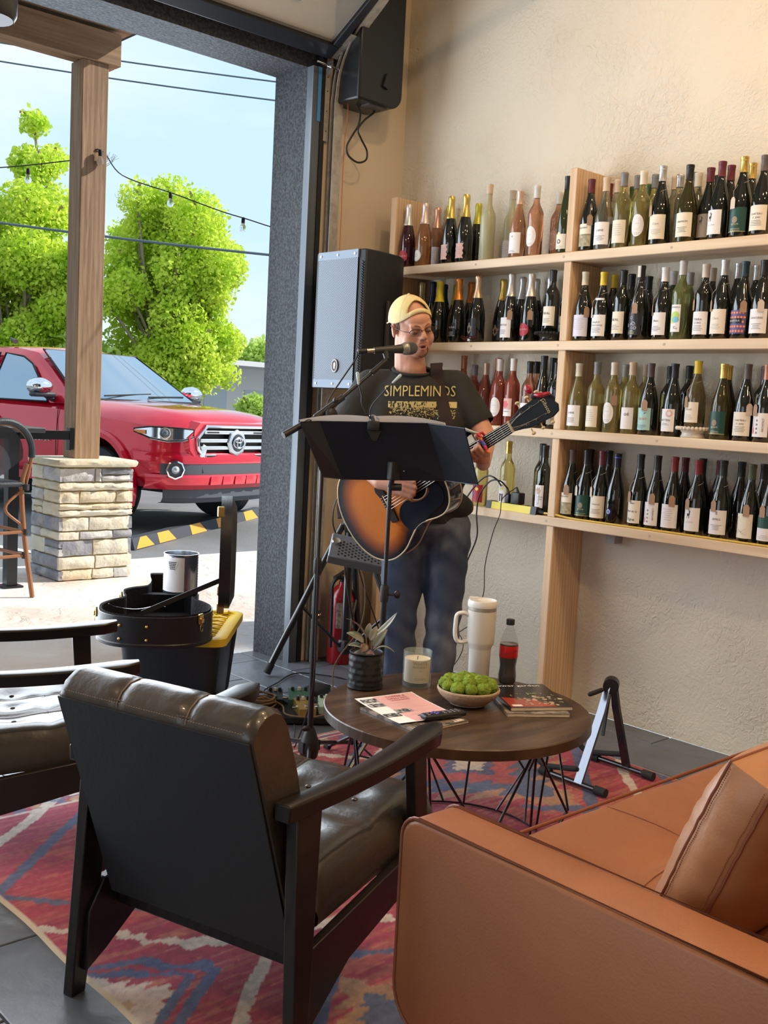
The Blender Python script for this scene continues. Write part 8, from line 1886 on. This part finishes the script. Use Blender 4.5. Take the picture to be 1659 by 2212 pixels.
def leaves(blobs, n, size, seed):
    rs = np.random.RandomState(seed); w = np.array([b[3]**2 for b in blobs]); idx = rs.choice(len(blobs), n, p=w/w.sum()); B = np.array(blobs)[idx]
    d = rs.normal(size=(n, 3)); d /= np.linalg.norm(d, axis=1)[:, None]; r = B[:, 3]*(1-.55*rs.rand(n)**2.2); c = B[:, :3]+d*r[:, None]*np.array([1, 1, .92]); c += rs.normal(size=(n, 3))*.06
    a = rs.normal(size=(n, 3))+d*.4; a /= np.linalg.norm(a, axis=1)[:, None]; h = rs.normal(size=(n, 3)); u = np.cross(a, h); u /= np.linalg.norm(u, axis=1)[:, None]; v = np.cross(a, u); s = size*(.6+.7*rs.rand(n))[:, None]
    V4 = np.stack([c-u*s*.5, c-v*s*.32+a*s*.06, c+u*s*.5, c+v*s*.32+a*s*.06], 1).reshape(-1, 3); me = bpy.data.meshes.new('leaves'); me.vertices.add(4*n); me.vertices.foreach_set('co', V4.ravel()); me.loops.add(4*n); me.loops.foreach_set('vertex_index', np.arange(4*n, dtype=np.int32)); me.polygons.add(n)
    me.polygons.foreach_set('loop_start', np.arange(0, 4*n, 4, dtype=np.int32)); me.polygons.foreach_set('loop_total', np.full(n, 4, dtype=np.int32)); me.update(calc_edges=True); return me
def tree(label, base, trunk_h, blobs, n, size, seed, m=M_lf1, cat='tree', name='leafy_tree', tr=.14):
    t = thing(name, label, cat, base); me = leaves(blobs, n, size, seed); me.materials.append(m); o = bpy.data.objects.new('foliage', me); COL.objects.link(o); o.parent = t; o['kind'] = 'stuff'
    mb = MB(); q = random.Random(seed)
    top = V(*blobs[0][:3]); mb.tube(catmull([V(0, 0, 0), V(.05, 0, trunk_h*.5), V(0, 0, trunk_h), top], 4), [tr*(1-.6*i/12) for i in range(13)], 8)
    for b_ in blobs[1:]:
        c = V(*b_[:3]); mb.tube(catmull([V(0, 0, trunk_h*.8), V(0, 0, trunk_h).lerp(c, .5)+V(q.uniform(-.2, .2), q.uniform(-.2, .2), .1), c, c+V(q.uniform(-.3, .3), q.uniform(-.3, .3), b_[3]*.8)], 3), .035, 5)
    mb.build('trunk', M_bark, t); return t
q = random.Random(21)
def cl(cx, cz, sx, sz, n_, r0, r1, dy=.8):   # clusters spread across the picture's left-right direction
    o = []
    for i in range(n_):
        a = q.uniform(0, 2*pi); k = math.sqrt(q.random()); u = cx+sx*k*math.cos(a); w = cz+sz*k*math.sin(a); dd = q.uniform(-dy, dy); o.append((u*.737+dd*.676, -u*.676+dd*.737, w, q.uniform(r0, r1)))
    return o
# local origin below crown; u runs to the picture's right
tree('large bright green tree in full leaf right of the post', (12.75, 21.50, .0), 1.6, cl(-.05, 3.7, 1.40, 2.15, 60, .38, .66, 1.0)+cl(1.0, 2.9, .5, 1.1, 10, .3, .46)+cl(-.2, 2.0, 1.3, .4, 16, .4, .5), 90000, .105, 1)
tree('large bright green tree in full leaf left of the post', (10.1, 24.0, .0), 1.6, cl(-.3, 3.6, 1.5, 2.5, 46, .45, .72, 1.0)+cl(.9, 2.9, .7, 1.6, 16, .4, .6)+cl(.55, 6.6, .2, .3, 2, .3, .38), 90000, .115, 2)
tree('slender taller tree with sparse leaves behind the left tree crown', (11.3, 25.6, .0), 2.6, cl(.1, 7.3, .5, .7, 5, .30, .45, .3)+cl(-.35, 5.4, .5, .5, 3, .3, .4, .3), 3600, .15, 3, tr=.08)
tree('pale distant tree seen low between big tree and the jamb', (26.4, 38.6, .0), 1.6, cl(0, 2.9, 2.6, .9, 16, .7, 1.0, 1.0), 12000, .22, 4, M_lf2)
tree('low bright shrub by the white building, above the bonnet', (16.0, 22.6, .0), .3, cl(0, 1.05, .35, .25, 5, .26, .36, .4), 2600, .13, 5, M_lf2, 'shrub', 'leafy_shrub', .04)
tree('climbing shrub in front of white wall beside the jamb', (17.6, 21.2, .0), .3, cl(0, 1.2, 1.0, .50, 12, .20, .34, .4), 2600, .11, 6, M_lf2, 'shrub', 'leafy_shrub', .04)
tree('hedge of small trees filling the space behind the pickup cab', (8.0, 24.0, .0), .8, cl(-1.5, 1.6, 6.0, .9, 34, .6, .95, .6), 17000, .18, 8, M_lf2, 'hedge', 'leafy_hedge', .06)
bt = thing('bare_tree', 'bare grey branching treetop behind the right tree, beside the post', 'tree', (13.0, 27.0, 0)); q = random.Random(5); mb = MB()
def branch(p, d, L_, r, dep):
    e = p+d*L_; mb.tube([p, p.lerp(e, .5)+V(q.uniform(-.05, .05), 0, 0), e], [r, r*.8, r*.6], 5)
    if dep:
        for k in range(3): branch(e, (d+V(q.uniform(-.7, .7), q.uniform(-.5, .5), q.uniform(-.2, .5))).normalized(), L_*.66, r*.6, dep-1)
mb.tube([V(0, 0, 0), V(0, 0, 5.2)], [.12, .07], 7); branch(V(0, 0, 5.2), V(.1, 0, 1).normalized(), 1.1, .05, 4); mb.build('branches', mat('grey_bark', (.42, .40, .38), .9), bt)
bw_ = thing('white_building', 'long low white building far behind the trees on the right', 'building', (21.6, 36.0, 0), 0.12)
M_wb = mat('white_render', (.82, .80, .79), .8)
MB().box((1.5, 0, 1.30), (10, 4, 2.6)).build('wall', M_wb, bw_); MB().box((1.5, -2.1, 2.68), (10.3, 4.6, .18)).build('roof_fascia', mat('fascia_grey', (.62, .62, .64), .7), bw_); MB().box((-2.3, -2.05, 2.42), (1.5, .06, .30)).build('blue_awning', mat('awning_blue', (.10, .30, .62), .6), bw_)
for x in (-1.6, .4, 2.4, 4.4): MB().box((x, -2.02, 1.2), (1.1, .05, 1.1)).build('window', mat('far_window', (.55, .62, .68), .2), bw_)
bb_ = thing('brick_annex', 'small reddish brick block behind the bonnet shrubs', 'building', (19.0, 25.6, 0), 0.12); MB().box((-.2, 0, .75), (1.3, .8, 1.5)).build('wall', mat('brick_red', (.42, .22, .16), .9, bump=(30, .3)), bb_); MB().box((-.2, 0, 1.53), (1.4, .9, .08)).build('coping', M_wb, bb_)
# dark dome lamp hanging into the upper left corner
pl_ = thing('pendant_lamp', 'black dome pendant lamp just entering the upper left picture corner', 'lamp', (1.300, 3.300, 2.505)); MB().lathe([(.074, .0), (.082, .015), (.084, .06), (.070, .14), (.03, .17), (.012, .19)], n=32, capb=False).build('shade', mat('lamp_black', (.03, .032, .036), .35), pl_); MB().lathe([(.072, .0), (.068, .004), (.066, .05), (0, .06)], n=24).build('inner_shade', mat('lamp_inner', (.03, .03, .03), .5), pl_); MB().tube([V(0, 0, .18), V(0, 0, ZC-2.50)], .004, 6).build('cord', BLACK, pl_)
